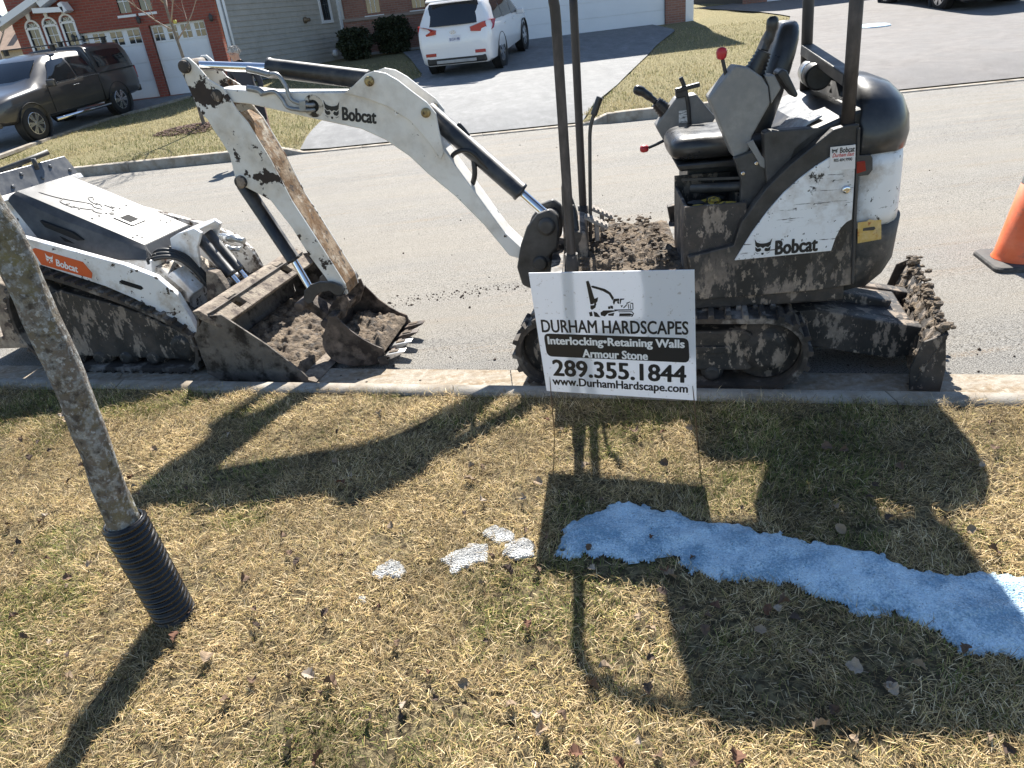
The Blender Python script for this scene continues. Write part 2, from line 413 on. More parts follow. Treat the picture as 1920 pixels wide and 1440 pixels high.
# ------------------------------------------------------------------ grass
def attr_mat(name, rough=.85, trans=.0):
    mt = bpy.data.materials.new(name); mt.use_nodes = True; n = mt.node_tree.nodes; l = mt.node_tree.links; b = n['Principled BSDF']
    a = n.new('ShaderNodeVertexColor'); a.layer_name = 'col'; l.new(a.outputs[0], b.inputs['Base Color'])
    b.inputs['Roughness'].default_value = rough; b.inputs['Specular IOR Level'].default_value = .25
    if trans:
        t = n.new('ShaderNodeBsdfTranslucent'); l.new(a.outputs[0], t.inputs[0]); mx = n.new('ShaderNodeMixShader'); mx.inputs[0].default_value = trans
        l.new(b.outputs[0], mx.inputs[1]); l.new(t.outputs[0], mx.inputs[2]); l.new(mx.outputs[0], n['Material Output'].inputs[0])
    return mt
def blades(name, P, L, W, az, tilt, curve, colr, mat):
    """one mesh of bent tapering blades; arrays per blade"""
    N = len(P); h = np.stack([np.cos(az), np.sin(az), np.zeros(N)], 1); side = np.stack([-np.sin(az), np.cos(az), np.zeros(N)], 1)
    z = np.array([0, 0, 1.0]); d1 = h * np.sin(tilt)[:, None] + z * np.cos(tilt)[:, None]
    t2 = np.clip(tilt + curve, 0, 1.75); d2 = h * np.sin(t2)[:, None] + z * np.cos(t2)[:, None]
    m_ = P + d1 * (L * .5)[:, None]; e_ = m_ + d2 * (L * .5)[:, None]
    m_[:, 2] = np.maximum(m_[:, 2], P[:, 2] + .002); e_[:, 2] = np.maximum(e_[:, 2], P[:, 2] + .001)
    w = side * (W * .5)[:, None]
    V = np.empty((N, 5, 3), np.float32); V[:, 0] = P - w; V[:, 1] = P + w; V[:, 2] = m_ + w * .8; V[:, 3] = m_ - w * .8; V[:, 4] = e_
    me = bpy.data.meshes.new(name); me.vertices.add(N * 5); me.vertices.foreach_set('co', V.ravel())
    b = np.arange(N) * 5; lp = np.stack([b, b + 1, b + 2, b + 3, b + 3, b + 2, b + 4], 1).ravel()
    me.loops.add(N * 7); me.loops.foreach_set('vertex_index', lp)
    ls = np.stack([np.arange(N) * 7, np.arange(N) * 7 + 4], 1).ravel(); lt_ = np.tile([4, 3], N)
    me.polygons.add(N * 2); me.polygons.foreach_set('loop_start', ls); me.polygons.foreach_set('loop_total', lt_)
    me.update(calc_edges=True)
    ca = me.color_attributes.new('col', 'FLOAT_COLOR', 'POINT'); c4 = np.ones((N, 5, 4), np.float32); c4[:, :, :3] = colr[:, None, :]
    ca.data.foreach_set('color', c4.ravel()); me.materials.append(mat)
    return link(name, me)
def vnoise(X, Y, s, seed):
    """cheap value noise on arrays"""
    g = np.random.default_rng(seed).random((64, 64)); x = X * s; y = Y * s; xi = np.floor(x).astype(int); yi = np.floor(y).astype(int)
    fx = x - xi; fy = y - yi; fx = fx * fx * (3 - 2 * fx); fy = fy * fy * (3 - 2 * fy)
    a = g[xi % 64, yi % 64]; b = g[(xi + 1) % 64, yi % 64]; c = g[xi % 64, (yi + 1) % 64]; d = g[(xi + 1) % 64, (yi + 1) % 64]
    return (a * (1 - fx) + b * fx) * (1 - fy) + (c * (1 - fx) + d * fx) * fy
def inpoly(X, Y, poly):
    ins = np.zeros(len(X), bool); j = len(poly) - 1
    for i in range(len(poly)):
        xi, yi = poly[i]; xj, yj = poly[j]
        c = ((yi > Y) != (yj > Y)) & (X < (xj - xi) * (Y - yi) / (yj - yi + 1e-12) + xi); ins ^= c; j = i
    return ins
SNOW_MAIN = [(1043, 1010), (1065, 985), (1110, 962), (1130, 952), (1190, 946), (1240, 955), (1300, 972), (1340, 972), (1400, 985), (1450, 1003), (1510, 1020), (1560, 1025), (1620, 1030), (1670, 1045), (1700, 1065), (1760, 1074), (1850, 1080), (1920, 1084), (2060, 1100), (2180, 1150),
             (2200, 1240), (2050, 1262), (1920, 1230), (1860, 1222), (1810, 1220), (1760, 1185), (1700, 1160), (1660, 1150), (1610, 1155), (1560, 1130), (1510, 1115), (1470, 1095), (1400, 1085), (1345, 1085), (1290, 1070), (1260, 1045), (1220, 1040), (1170, 1055), (1120, 1040), (1100, 1035), (1065, 1045)]
SNOW_SMALL = [[(823, 1048), (850, 1035), (885, 1022), (918, 1020), (916, 1050), (880, 1062), (852, 1076), (842, 1060)],
              [(905, 992), (925, 984), (962, 1000), (965, 1014), (935, 1020), (908, 1005)],
              [(938, 1040), (950, 1022), (985, 1005), (1003, 1018), (998, 1042), (962, 1050)],
              [(697, 1078), (708, 1062), (730, 1049), (748, 1055), (758, 1074), (745, 1084), (728, 1076), (712, 1086)],
              [(672, 1130), (676, 1119), (687, 1120), (689, 1131)]]
def pxpoly(pl): return [tuple(gnd(a, b)[:2]) for a, b in pl]
snow_polys = [pxpoly(p) for p in [SNOW_MAIN] + SNOW_SMALL]
def lawn_grass():
    # densest where the lawn is seen large, thinner outwards
    N = 980000
    X = rng.uniform(-4.6, 4.2, N); Y = rng.uniform(.55, 4.6, N)
    yc = np.where(X < -3.6, 4.261 + .12 * (-3.6 - X), np.where(X > 3, 2.382 - .1 * (X - 3), 3.236 - .2847 * X)) - .105 + .02 * rng.standard_normal(N)
    keep = Y < yc
    # falls outside the picture: keep a thinner margin
    dx = np.abs(X - .1) / (1.15 + .82 * Y); keep &= (dx < 1) | (rng.random(N) < .22)
    for p in snow_polys:
        ii = np.where(inpoly(X, Y, p))[0]; d = np.full(len(ii), 9.0); xx, yy = X[ii], Y[ii]
        for a, b in zip(p, p[1:] + p[:1]):
            t = np.clip(((xx - a[0]) * (b[0] - a[0]) + (yy - a[1]) * (b[1] - a[1])) / ((b[0] - a[0]) ** 2 + (b[1] - a[1]) ** 2 + 1e-12), 0, 1); d = np.minimum(d, np.hypot(xx - a[0] - t * (b[0] - a[0]), yy - a[1] - t * (b[1] - a[1])))
        keep[ii[rng.random(len(ii)) < np.clip(.35 + d / .05, 0, .985)]] = False
    X, Y = X[keep], Y[keep]; N = len(X)
    g1 = vnoise(X, Y, 1.7, 1) * .55 + vnoise(X, Y, 5.5, 2) * .45; g3 = vnoise(X, Y, 14, 3); bare = vnoise(X, Y, 9, 4) * .6 + vnoise(X, Y, 26, 5) * .4
    green = np.clip((g1 - .52) * 5.0, 0, 1) * (.3 + .7 * g3) + .045
    # the strip by the camera stays greener
    green = np.clip(green + .16 * np.clip((1.75 - Y) / 1.0, 0, 1), 0, .62)
    kp = rng.random(N) < np.clip(1.5 - 1.25 * np.clip(bare - .42, 0, 1) * 3, .25, 1); X, Y, green = X[kp], Y[kp], green[kp]; N = len(X)
    isg = rng.random(N) < green
    zz = .012 * np.sin(X * 3.1 + Y) * .3
    P = np.stack([X, Y, np.full(N, -.013)], 1)
    L = np.where(isg, rng.uniform(.02, .046, N), rng.uniform(.018, .05, N)); W = np.where(isg, rng.uniform(.0012, .0025, N), rng.uniform(.001, .0024, N))
    az = vnoise(X, Y, 4, 6) * 9 + rng.normal(0, 1.5, N)
    tilt = np.where(isg, rng.uniform(.25, 1.2, N), rng.uniform(.75, 1.52, N)); cur = rng.normal(.2, .3, N)
    P[:, 2] += np.where(isg, 0, rng.uniform(0, .016, N))
    pal = np.array([(.5, .41, .235), (.64, .55, .36), (.4, .31, .165), (.2, .145, .08), (.74, .66, .48), (.47, .41, .19)])
    c = pal[rng.choice(6, N, p=[.24, .18, .18, .18, .09, .13])]
    gp = np.array([(.17, .24, .06), (.27, .32, .1), (.1, .16, .035), (.36, .37, .14)]); c[isg] = gp[rng.choice(4, isg.sum())]
    c[~isg] *= np.array([.98, .885, .77]); c[isg] *= np.array([1.0, .88, .8]); c = c * (.5 + .95 * rng.random(N) ** 1.3)[:, None] * (.5 + .45 * vnoise(X, Y, 3.1, 8) + .55 * vnoise(X, Y, 13, 9))[:, None]
    o = blades('lawn_grass', P, L, W, az, tilt, cur, c.astype(np.float32), attr_mat('straw_grass', .8, .22))
    tag(o, 'matted straw coloured winter grass with green tufts covering the near lawn', 'grass', kind='stuff'); print('blades', N)
    # far lawn: coarse tufts
    N = 90000; X = rng.uniform(-12, 9, N); t = rng.random(N) ** 1.4 * 11; Y = 12.2 - .1 * X + .15 + t
    keep = np.ones(N, bool)
    for poly in FARDRIVES: keep &= ~inpoly(X, Y, poly)
    X, Y, t = X[keep], Y[keep], t[keep]; N = len(X)
    Z = np.array([zfar(a, b) for a, b in zip(X, Y)])
    P = np.stack([X, Y, Z], 1); gg = np.clip((vnoise(X, Y, .9, 21) - .45) * 3, 0, 1) * .5 + .12; isg = rng.random(N) < gg
    c = np.where(isg[:, None], np.array([(.19, .2, .07)]), np.array([(.43, .36, .2)])) * rng.uniform(.7, 1.25, N)[:, None]
    o = blades('far_grass', P, rng.uniform(.04, .09, N), rng.uniform(.006, .013, N), rng.uniform(0, 6.28, N), rng.uniform(.2, 1.2, N), rng.normal(.2, .3, N), c.astype(np.float32), MATSX['straw'])
    tag(o, 'yellowed short turf on the lawns across the street', 'grass', kind='stuff')
FARDRIVES = [dl + dr[::-1], rl + rr[::-1], ll + lr[::-1]]
MATSX = {'straw': attr_mat('far_straw_grass', .85, .2)}
lawn_grass()

# ------------------------------------------------------------------ snow
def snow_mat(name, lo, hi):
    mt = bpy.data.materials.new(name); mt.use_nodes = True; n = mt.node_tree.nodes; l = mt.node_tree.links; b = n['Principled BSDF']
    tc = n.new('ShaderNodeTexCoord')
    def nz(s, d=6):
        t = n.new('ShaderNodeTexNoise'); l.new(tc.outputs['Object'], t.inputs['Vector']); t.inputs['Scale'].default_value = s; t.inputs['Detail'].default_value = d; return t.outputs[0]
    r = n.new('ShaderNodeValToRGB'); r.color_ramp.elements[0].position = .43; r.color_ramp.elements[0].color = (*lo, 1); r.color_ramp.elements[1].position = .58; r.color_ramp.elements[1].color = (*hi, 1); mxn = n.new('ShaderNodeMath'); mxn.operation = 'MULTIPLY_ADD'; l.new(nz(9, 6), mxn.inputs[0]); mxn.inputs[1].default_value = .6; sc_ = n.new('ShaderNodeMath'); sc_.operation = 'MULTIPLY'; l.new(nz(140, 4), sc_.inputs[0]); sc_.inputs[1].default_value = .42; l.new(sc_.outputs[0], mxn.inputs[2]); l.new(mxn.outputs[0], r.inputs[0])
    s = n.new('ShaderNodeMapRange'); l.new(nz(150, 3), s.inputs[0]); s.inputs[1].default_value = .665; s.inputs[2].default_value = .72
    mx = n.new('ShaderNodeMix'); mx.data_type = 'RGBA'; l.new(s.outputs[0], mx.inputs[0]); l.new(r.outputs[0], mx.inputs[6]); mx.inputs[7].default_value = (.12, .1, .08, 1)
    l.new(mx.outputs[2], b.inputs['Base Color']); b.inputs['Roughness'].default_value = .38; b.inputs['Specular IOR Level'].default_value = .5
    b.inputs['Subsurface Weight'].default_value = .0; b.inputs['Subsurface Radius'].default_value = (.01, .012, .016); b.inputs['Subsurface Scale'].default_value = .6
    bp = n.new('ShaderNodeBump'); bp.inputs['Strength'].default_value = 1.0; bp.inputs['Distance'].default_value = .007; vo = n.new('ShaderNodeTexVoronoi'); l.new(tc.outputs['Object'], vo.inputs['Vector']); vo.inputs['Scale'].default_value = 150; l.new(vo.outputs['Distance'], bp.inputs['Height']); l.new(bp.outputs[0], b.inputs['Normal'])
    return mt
snowm = snow_mat('shade_blue_old_snow', (.22, .37, .5), (.58, .75, .86)); sunlit_thin_snow = snow_mat('sunlit_dirty_snow', (.2, .2, .195), (.5, .5, .48))  # shade blue is mixed into the strip's colour; scraps get a neutral sunlit copy
def snow_patch(poly, label, cell, hmax, seed):
    xs_ = [p[0] for p in poly]; ys_ = [p[1] for p in poly]; x0, x1, y0, y1 = min(xs_) - .03, max(xs_) + .03, min(ys_) - .03, max(ys_) + .03
    nx, ny = int((x1 - x0) / cell) + 1, int((y1 - y0) / cell) + 1
    gx, gy = np.meshgrid(x0 + np.arange(nx) * cell, y0 + np.arange(ny) * cell, indexing='ij')
    wk = 1 if hmax > .02 else .45
    wx = gx + (vnoise(gx.ravel(), gy.ravel(), 55, seed).reshape(gx.shape) - .5) * .03 * wk + (vnoise(gx.ravel(), gy.ravel(), 15, seed + 5).reshape(gx.shape) - .5) * .04 * wk
    wy = gy + (vnoise(gx.ravel(), gy.ravel(), 55, seed + 1).reshape(gx.shape) - .5) * .03 * wk + (vnoise(gx.ravel(), gy.ravel(), 15, seed + 6).reshape(gx.shape) - .5) * .04 * wk
    d = np.full(gx.shape, 9.0)
    for a, b in zip(poly, poly[1:] + poly[:1]):
        ax, ay, bx, by = *a, *b; L2 = (bx - ax) ** 2 + (by - ay) ** 2 + 1e-12
        t = np.clip(((wx - ax) * (bx - ax) + (wy - ay) * (by - ay)) / L2, 0, 1); d = np.minimum(d, np.hypot(wx - ax - t * (bx - ax), wy - ay - t * (by - ay)))
    ins = inpoly(wx.ravel(), wy.ravel(), poly).reshape(gx.shape)
    nzv = vnoise(gx.ravel(), gy.ravel(), 11, seed + 2).reshape(gx.shape) * .6 + vnoise(gx.ravel(), gy.ravel(), 37, seed + 3).reshape(gx.shape) * .4
    prof = 1 - np.exp(-d / (.045 if hmax > .02 else .012))
    fine_ = vnoise(gx.ravel(), gy.ravel(), 75, seed + 4).reshape(gx.shape)
    h = np.where(ins, .002 + hmax * prof * (.62 + 1.0 * (nzv - .4) + .12 * (fine_ - .5)), -.004)
    idx = -np.ones(gx.shape, int); vs = []; fs = []; c0 = (sum(xs_) / len(xs_), sum(ys_) / len(ys_))
    touch = ins.copy(); touch[1:] |= ins[:-1]; touch[:-1] |= ins[1:]; touch[:, 1:] |= ins[:, :-1]; touch[:, :-1] |= ins[:, 1:]
    for i in range(nx):
        for j in range(ny):
            if touch[i, j]: idx[i, j] = len(vs); vs.append((gx[i, j] - c0[0], gy[i, j] - c0[1], h[i, j]))
    for i in range(nx - 1):
        for j in range(ny - 1):
            q = (idx[i, j], idx[i + 1, j], idx[i + 1, j + 1], idx[i, j + 1])
            if min(q) >= 0: fs.append(q)
    mb = MB(); mb.add(vs, fs, True); o = mb.build('snow_patch', snowm if hmax > .02 else sunlit_thin_snow); o.location = (c0[0], c0[1], 0)
    return tag(o, label, 'snow', 'patches of melting snow on the lawn')
LB = ['long curved strip of melting snow across the lawn below the sign', 'jagged sunlit snow scrap, largest of the small ones left of the strip', 'thin sunlit snow scrap farthest from the camera, beside the strip', 'snow scrap touching the sign shadow at the left end of the strip', 'lone rounded snow scrap farthest left of the strip', 'tiny chip of snow, smallest and nearest the camera on the left']
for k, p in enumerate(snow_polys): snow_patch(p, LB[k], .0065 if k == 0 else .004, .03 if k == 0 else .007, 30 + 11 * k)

# ------------------------------------------------------------------ fallen leaves
def leaf_mesh(seed):
    r = random.Random(seed); n = 9; vs = []; fs = []
    for i in range(n):                           # lobed half outlines either side of a midrib, curled
        t = i / (n - 1); w = math.sin(math.pi * min(.97, t * .9 + .08)) ** .8 * (.5 + .16 * (i % 2) + r.uniform(-.07, .07))
        zc = .25 * math.sin(math.pi * t) + r.uniform(-.05, .05); cu = r.uniform(.15, .55)
        vs += [(-w * .9, t - .5, zc * .4 + cu * w + r.uniform(-.06, .06)), (0, t - .5, zc * .3), (w * .9, t - .5, zc * .4 + cu * w * r.uniform(.3, 1.2))]
    for i in range(n - 1):
        for j in (0, 1): a = i * 3 + j; fs.append((a, a + 1, a + 4, a + 3))
    b = len(vs); vs += [(-.02, -.5, 0), (.02, -.5, 0), (.015, -.8, .06), (-.015, -.8, .06)]; fs.append((b, b + 1, b + 2, b + 3))
    me = bpy.data.meshes.new('fallen_leaf'); me.from_pydata(vs, [], fs); me.update(); return me
leaf_mats = [M('dry_leaf_%s' % k, c, .8, 0, .3, 30, spec=.2) for k, c in (('brown', (.135, .088, .06)), ('tan', (.27, .2, .135)), ('dark', (.075, .052, .04)), ('russet', (.135, .07, .045)), ('pale', (.34, .275, .21)))]
leaf_meshes = []
for q in range(5):
    for s_ in range(3):
        me = leaf_mesh(q * 3 + s_); me.materials.append(leaf_mats[q]); leaf_meshes.append(me)
leaf_px = [(885, 880), (905, 880), (660, 900), (880, 905), (905, 945), (640, 912), (1200, 828), (1190, 815), (1245, 875), (1010, 910), (985, 940), (1100, 880), (1025, 795), (715, 780), (635, 815), (430, 820), (155, 880), (125, 795), (95, 850), (60, 865), (45, 830), (75, 835), (120, 785), (210, 870), (245, 900), (90, 975), (80, 985), (40, 1020), (20, 990), (130, 1090), (30, 1165), (50, 1200), (300, 1075), (530, 1010), (545, 1275), (580, 1275), (475, 1285), (640, 1050), (560, 1060), (920, 1050), (985, 1000), (1005, 1075), (950, 1080), (905, 1100), (1250, 1080), (1240, 1120), (1255, 1085), (1280, 1150), (1340, 1145), (1220, 1190), (1320, 1190), (1200, 1165), (1135, 1260), (1110, 1295), (1220, 1240), (1215, 1300), (960, 1330), (1015, 1380), (870, 1290), (620, 1290), (1575, 1000), (1580, 850), (1550, 845), (1630, 940), (1690, 880), (1640, 915), (1840, 880), (1820, 1000), (1860, 1040), (1855, 800), (1600, 1260), (1670, 1290), (1470, 1140), (1490, 1165), (1440, 1150), (1425, 1190), (1670, 1300), (1720, 1255), (1540, 1370), (1890, 1410), (1850, 1390), (1380, 1430), (1160, 1440), (1300, 1440), (760, 1330), (735, 990), (425, 1320), (390, 1240), (1080, 1420), (550, 1400), (600, 1430), (330, 1200), (480, 1180)]
leaf_px += [(random.uniform(20, 1900), random.uniform(770, 1430)) for _ in range(60)]
for k, (a, b) in enumerate(leaf_px):
    p = gnd(a, b); o = link('fallen_leaf', leaf_meshes[random.choice([0, 1, 2, 0, 1, 3, 4, 5, 6, 7, 8, 9, 10, 12, 13])])
    s_ = random.uniform(.022, .046) if k < 93 else random.uniform(.018, .035); o.scale = (s_ * random.uniform(.6, 1), s_, s_ * random.uniform(.9, 1.8)); o.location = (p.x, p.y, .012 + random.uniform(0, .01)); o.rotation_euler = (random.gauss(0, .5), random.gauss(0, .5), random.uniform(0, 6.28))
    tag(o, 'small curled dry leaf lying in the near lawn', 'leaf', 'dead leaves scattered on the near lawn')
# loose dirt crumbs on the road and gutter
mb = MB()
for k in range(700):
    q = random.random()
    if q < .45: x = random.uniform(-1.2, 3.6); y = ynear(x) + abs(random.gauss(.15, .25)) + .02
    elif q < .75: u = random.random(); p = gnd(690 + 320 * u, 578 - 45 * u + random.gauss(0, 6), ROADZ); x, y = p.x, p.y
    else: x = random.uniform(-3, 5); y = random.uniform(4, 11)
    r_ = random.choice([.002, .003, .003, .004, .004, .005, .006, .009]); mb.ico((x, y, roadz(x, y) + .014 * (y < ynear(x) + .33) + r_ * .3), r_, 0 if r_ < .008 else 1, .3)
tag(mb.build('dirt_crumbs', M('dirt_crumb', MUD, .95, 0, .4, 40)), 'loose brown dirt crumbs strewn over the road and gutter', 'dirt', kind='stuff')
# ================================================================== MINI EXCAVATOR
C0 = Vector((.854, 3.645, ROADZ + .012))
FT = Frame(C0, -15.9); FB = Frame(C0, -8); FA = Frame((-.566, 3.985, ROADZ + .012), -12, C0)
exc = empty('mini_excavator', C0, label='white and black mini excavator with open canopy parked at the kerb behind the sign', cat='excavator')
CHIP = (.03, .022, .018)
wpaint = M('worn_white_paint', (.74, .73, .7), .45, 0, .05, 3, layers=[((.58, .54, .48), .34, 5, .7, .14), (RUST, .13, 9, .8, .02), (CHIP, .17, 18, .6, .01)], bump=(30, .08), coat=.1)
wpanel = M('scratched_white_panel', (.76, .77, .78), .4, 0, .04, 3, layers=[((.5, .46, .42), .3, 6, .7, .08), ((.06, .05, .045), .13, 20, .6, .01, (.35, .35, 1.6)), ((.1, .09, .08), .18, 30, .6, .01, (.15, .15, 2.5)), ((.05, .045, .04), .2, 34, .6, .012), ((.04, .035, .03), .15, 9, .6, .01, (1, 1, .7))], bump=(20, .05))
stickm = M('chipped_stick_paint', (.72, .71, .68), .5, 0, .05, 3, layers=[((.58, .53, .45), .4, 5, .7, .14), (RUST, .24, 6, .8, .03), ((.03, .02, .016), .35, 6.2, .7, .006)], bump=(25, .2))
rustm = M('rusted_steel_face', (.36, .27, .18), .8, 0, .25, 14, layers=[((.17, .09, .035), .55, 9, .85, .1), ((.52, .46, .37), .32, 11, .7, .05), ((.06, .045, .035), .3, 24, .8, .04)], bump=(60, .5))
blackm = M('dusty_black_paint', (.022, .022, .024), .42, 0, .25, 4, layers=[((.09, .085, .08), .4, 7, .7, .2)], bump=(40, .06), rvar=.1)
mudblack = M('muddy_black_steel', (.02, .019, .019), .55, 0, .25, 5, layers=[((.08, .066, .055), .4, 6, .9, .1), ((.25, .205, .165), .36, 13, .95, .02, (1, 1, .45)), ((.3, .245, .195), .24, 30, .95, .015, (1, 1, .6))], bump=(35, .45))
plastic = M('satin_black_plastic', (.018, .019, .022), .32, 0, .2, 6, layers=[((.06, .06, .06), .3, 9, .6, .2)], rvar=.06)
seatm = M('black_vinyl', (.02, .021, .024), .27, 0, .2, 8, bump=(140, .1), layers=[((.05, .048, .045), .26, 8, .5, .2)])
greym = M('grey_console_plastic', (.2, .2, .2), .5, 0, .08, 5, layers=[((.28, .27, .25), .34, 8, .7, .15)], bump=(160, .06))
chrome = M('chrome_rod', (.75, .76, .78), .12, 1.0, .04, 8)
rubber = M('muddy_rubber_track', (.018, .017, .016), .75, 0, .3, 8, layers=[((.085, .068, .055), .5, 5, .95, .1), ((.26, .23, .2), .34, 7, .95, .05)], bump=(50, .5))
mudm = M('wet_mud', (.12, .088, .06), .9, 0, .4, 14, layers=[((.24, .185, .13), .45, 9, .95, .1), ((.04, .03, .022), .36, 22, .7, .08)], bump=(55, 1.0, .02))
steelm = M('worn_bucket_steel', (.09, .07, .058), .6, .25, .3, 7, layers=[((.03, .022, .018), .45, 5, .8, .05), ((.2, .155, .125), .38, 9, .9, .08)], bump=(40, .35))
bright = M('polished_tooth_steel', (.66, .65, .63), .35, .7, .1, 20, layers=[((.2, .16, .12), .22, 15, .8, .06)])
gold = M('brass_pin', (.35, .27, .13), .45, .6, .2, 30, layers=[((.07, .05, .04), .35, 20, .8, .06)])
redm = M('red_knob', (.5, .03, .04), .4, 0, .1, 20); yellow = M('yellow_glove', (.5, .34, .05), .85, 0, .3, 40, layers=[((.06, .05, .04), .4, 40, .9, .05)])
hosem = M('black_hose', (.02, .02, .02), .5, 0, .2, 20)

def stadium(L, h, r0, r1, zc0, zc1, n=10):
    """closed track path (s,z): idler at -L/2+r0, sprocket at L/2-r1"""
    pts = []
    for k in range(n + 1): a = math.pi / 2 + math.pi * k / n; pts.append((-L / 2 + r0 + r0 * math.cos(a), zc0 + r0 * math.sin(a)))
    for k in range(n + 1): a = -math.pi / 2 + math.pi * k / n; pts.append((L / 2 - r1 + r1 * math.cos(a), zc1 + r1 * math.sin(a)))
    return pts
def resample(pts, n):
    P = [Vector(p) for p in pts] + [Vector(pts[0])]; L = [0]
    for a, b in zip(P, P[1:]): L.append(L[-1] + (b - a).length)
    out = []; i = 0
    for k in range(n):
        d = L[-1] * k / n
        while L[i + 1] < d: i += 1
        out.append(P[i].lerp(P[i + 1], (d - L[i]) / max(1e-9, L[i + 1] - L[i])))
    return out
def crawler(F, s_mid, path, o0, o1, nl, parent, mat, lug=.022, th=.024):
    pts = resample(path, nl * 3); N = len(pts); cen = sum((Vector(p) for p in pts), Vector((0, 0))) / N; mb = MB(); rs = []
    nrm = []
    for i, p in enumerate(pts):
        d = (pts[(i + 1) % N] - pts[i - 1]).normalized(); nn = Vector((d.y, -d.x))
        if nn.dot(p - cen) < 0: nn = -nn
        nrm.append((d, nn)); q = p - nn * th
        rs.append([F.P(s_mid + p.x, o0, p.y), F.P(s_mid + p.x, o1, p.y), F.P(s_mid + q.x, o1, q.y), F.P(s_mid + q.x, o0, q.y)])
    rs.append(rs[0]); mb.rings(rs, True, False, False)
    w = o1 - o0; step = (pts[1] - pts[0]).length
    for k in range(nl):
        for half in (0, 1):
            i = (k * 3 + half) % N; p = pts[i]; d, nn = nrm[i]; a, b = (o0 - .004, o0 + w * .54) if half == 0 else (o1 - w * .54, o1 + .004)
            hw = step * .62; t0 = lug * random.uniform(.8, 1.05); corners = []
            for (u, tt) in ((-hw, -.004), (hw, -.004), (hw * .66, t0), (-hw * .66, t0)):
                q = p + d * u + nn * tt; corners.append((s_mid + q.x, q.y))
            mb.slab(F, corners, a, b)
    return mb.build('track', mat, parent)
def wheel_disc(mb, F, s, z, r, o0, o1, hub=.35):
    a = F.P(s, o0, z); ax = F.n; w = o1 - o0
    mb.lathe(a, ax, [(0, r * hub), (0.0, r * .62), (w * .2, r * .7), (w * .2, r * .93), (w * .3, r), (w * .7, r), (w * .8, r * .93), (w, r * .6)], 24)
under = {}
for side, o0 in (('near', -.53), ('far', .30)):
    o1 = o0 + .23
    tr = crawler(FT, 0.0, stadium(1.40, .42, .19, .185, .205, .205), o0, o1, 42, exc, rubber)
    mb = MB(); oc = (o0 + o1) / 2; oo = o0 + .03 if side == 'near' else o1 - .09
    fr_ = [(-.5, .16), (-.46, .10), (.44, .10), (.5, .16), (.5, .25), (.42, .31), (-.40, .31), (-.5, .25)]
    mb.slab(FT, fr_, o0 + .045, o1 - .045); mb.build('track_frame', mudblack, exc, .012)
    mb = MB(); mb.slab(FT, [(-.34, .20), (.36, .20), (.34, .235), (-.32, .235)], o0 + .03, o0 + .05); mb.build('frame_rib', mudblack, exc, .004)
    mb = MB(); wheel_disc(mb, FT, -.51, .205, .165, o0 + .04, o1 - .04); mb.build('idler', mudblack, exc)
    mb = MB(); wheel_disc(mb, FT, .515, .205, .16, o0 + .04, o1 - .04); mb.build('sprocket', mudblack, exc)
    for s_ in (-.27, 0, .27):
        mb = MB(); wheel_disc(mb, FT, s_, .085, .055, o0 + .035, o1 - .035); mb.build('roller', mudblack, exc)
mb = MB(); mb.slab(FT, [(-.4, .2), (.45, .2), (.45, .34), (-.4, .34)], -.31, .31); mb.lathe(FT.P(0, 0, .33), (0, 0, 1), [(0, .33), (.07, .33), (.07, .29), (.13, .29)], 36); mb.build('undercarriage_frame', mudblack, exc, .008)
# -- dozer blade
mb = MB()
for o_ in (-.24, .24):
    mb.slab(FT, [(.42, .16), (.42, .31), (.75, .33), (1.29, .22), (1.3, .1), (1.1, .07), (.7, .14)], o_ - .04, o_ + .04)
mb.build('blade_arm', mudblack, exc, .008)
mb = MB(); mb.slab(FT, [(.5, .17), (.5, .29), (.8, .3), (1.2, .235), (1.2, .12), (.8, .16)], -.19, .19); mb.build('blade_push_frame', mudblack, exc, .01)
def bl(o, s, z): return FT.P(s + .11 * o, o, z)
mb = MB(); prof = [(a + .075, z * 1.02) for a, z in [(1.20, .02), (1.165, .09), (1.16, .16), (1.185, .24), (1.225, .30), (1.25, .30), (1.215, .23), (1.195, .16), (1.2, .09), (1.25, .015)]]
mb.rings([[bl(o_, a, z) for a, z in prof] for o_ in (-.52, -.25, 0, .25, .52)], True, True, False); blade = mb.build('blade', mudblack, exc, .004)
for o_ in (-.52, .52):
    mb = MB(); mb.rings([[bl(o_ + d, a, z) for a, z in [(1.20, .03), (1.19, .14), (1.225, .27), (1.31, .31), (1.335, .14), (1.33, .02)]] for d in (-.008, .008)], True, True, False)
    mb.build('blade_end_plate', mudblack, blade, .003)
mb = MB(); mb.slab(FT, [(.55, .33), (.62, .39), (1.14, .28), (1.12, .2)], -.06, .06); mb.build('blade_cylinder_guard', mudblack, exc, .01)
# -- upper deck
def zc(px, py, o): return FB.at(px, py, o)
mb = MB()
deck = [(-.56, .49), (-.56, .585), (.12, .585), (.80, .585), (.80, .40), (.05, .40), (-.2, .43)]
mb.slab(FB, deck, -.46, .46); mb.build('deck_frame', mudblack, exc, .012)
skirt = FB.pts([(1290, 482), (1305, 563), (1400, 556), (1527, 545), (1597, 534), (1600, 467), (1612, 232), (1590, 234), (1563, 243), (1520, 277), (1480, 310), (1437, 353), (1390, 417), (1375, 460)], -.48)
for o0, o1 in ((-.48, -.425), (.425, .48)):
    mb = MB(); mb.slab(FB, skirt, o0, o1); mb.build('side_cover', mudblack if o0 > 0 else M('side_cover_black', (.022, .021, .021), .45, 0, .2, 5, layers=[((.08, .07, .06), .36, 6, .85, .12), ((.25, .205, .165), .42, 14, .95, .025, (1, 1, .4), (.72, .50)), ((.3, .245, .19), .33, 32, .95, .02, (1, 1, .5), (.8, .5))], bump=(40, .25)), exc, .006)
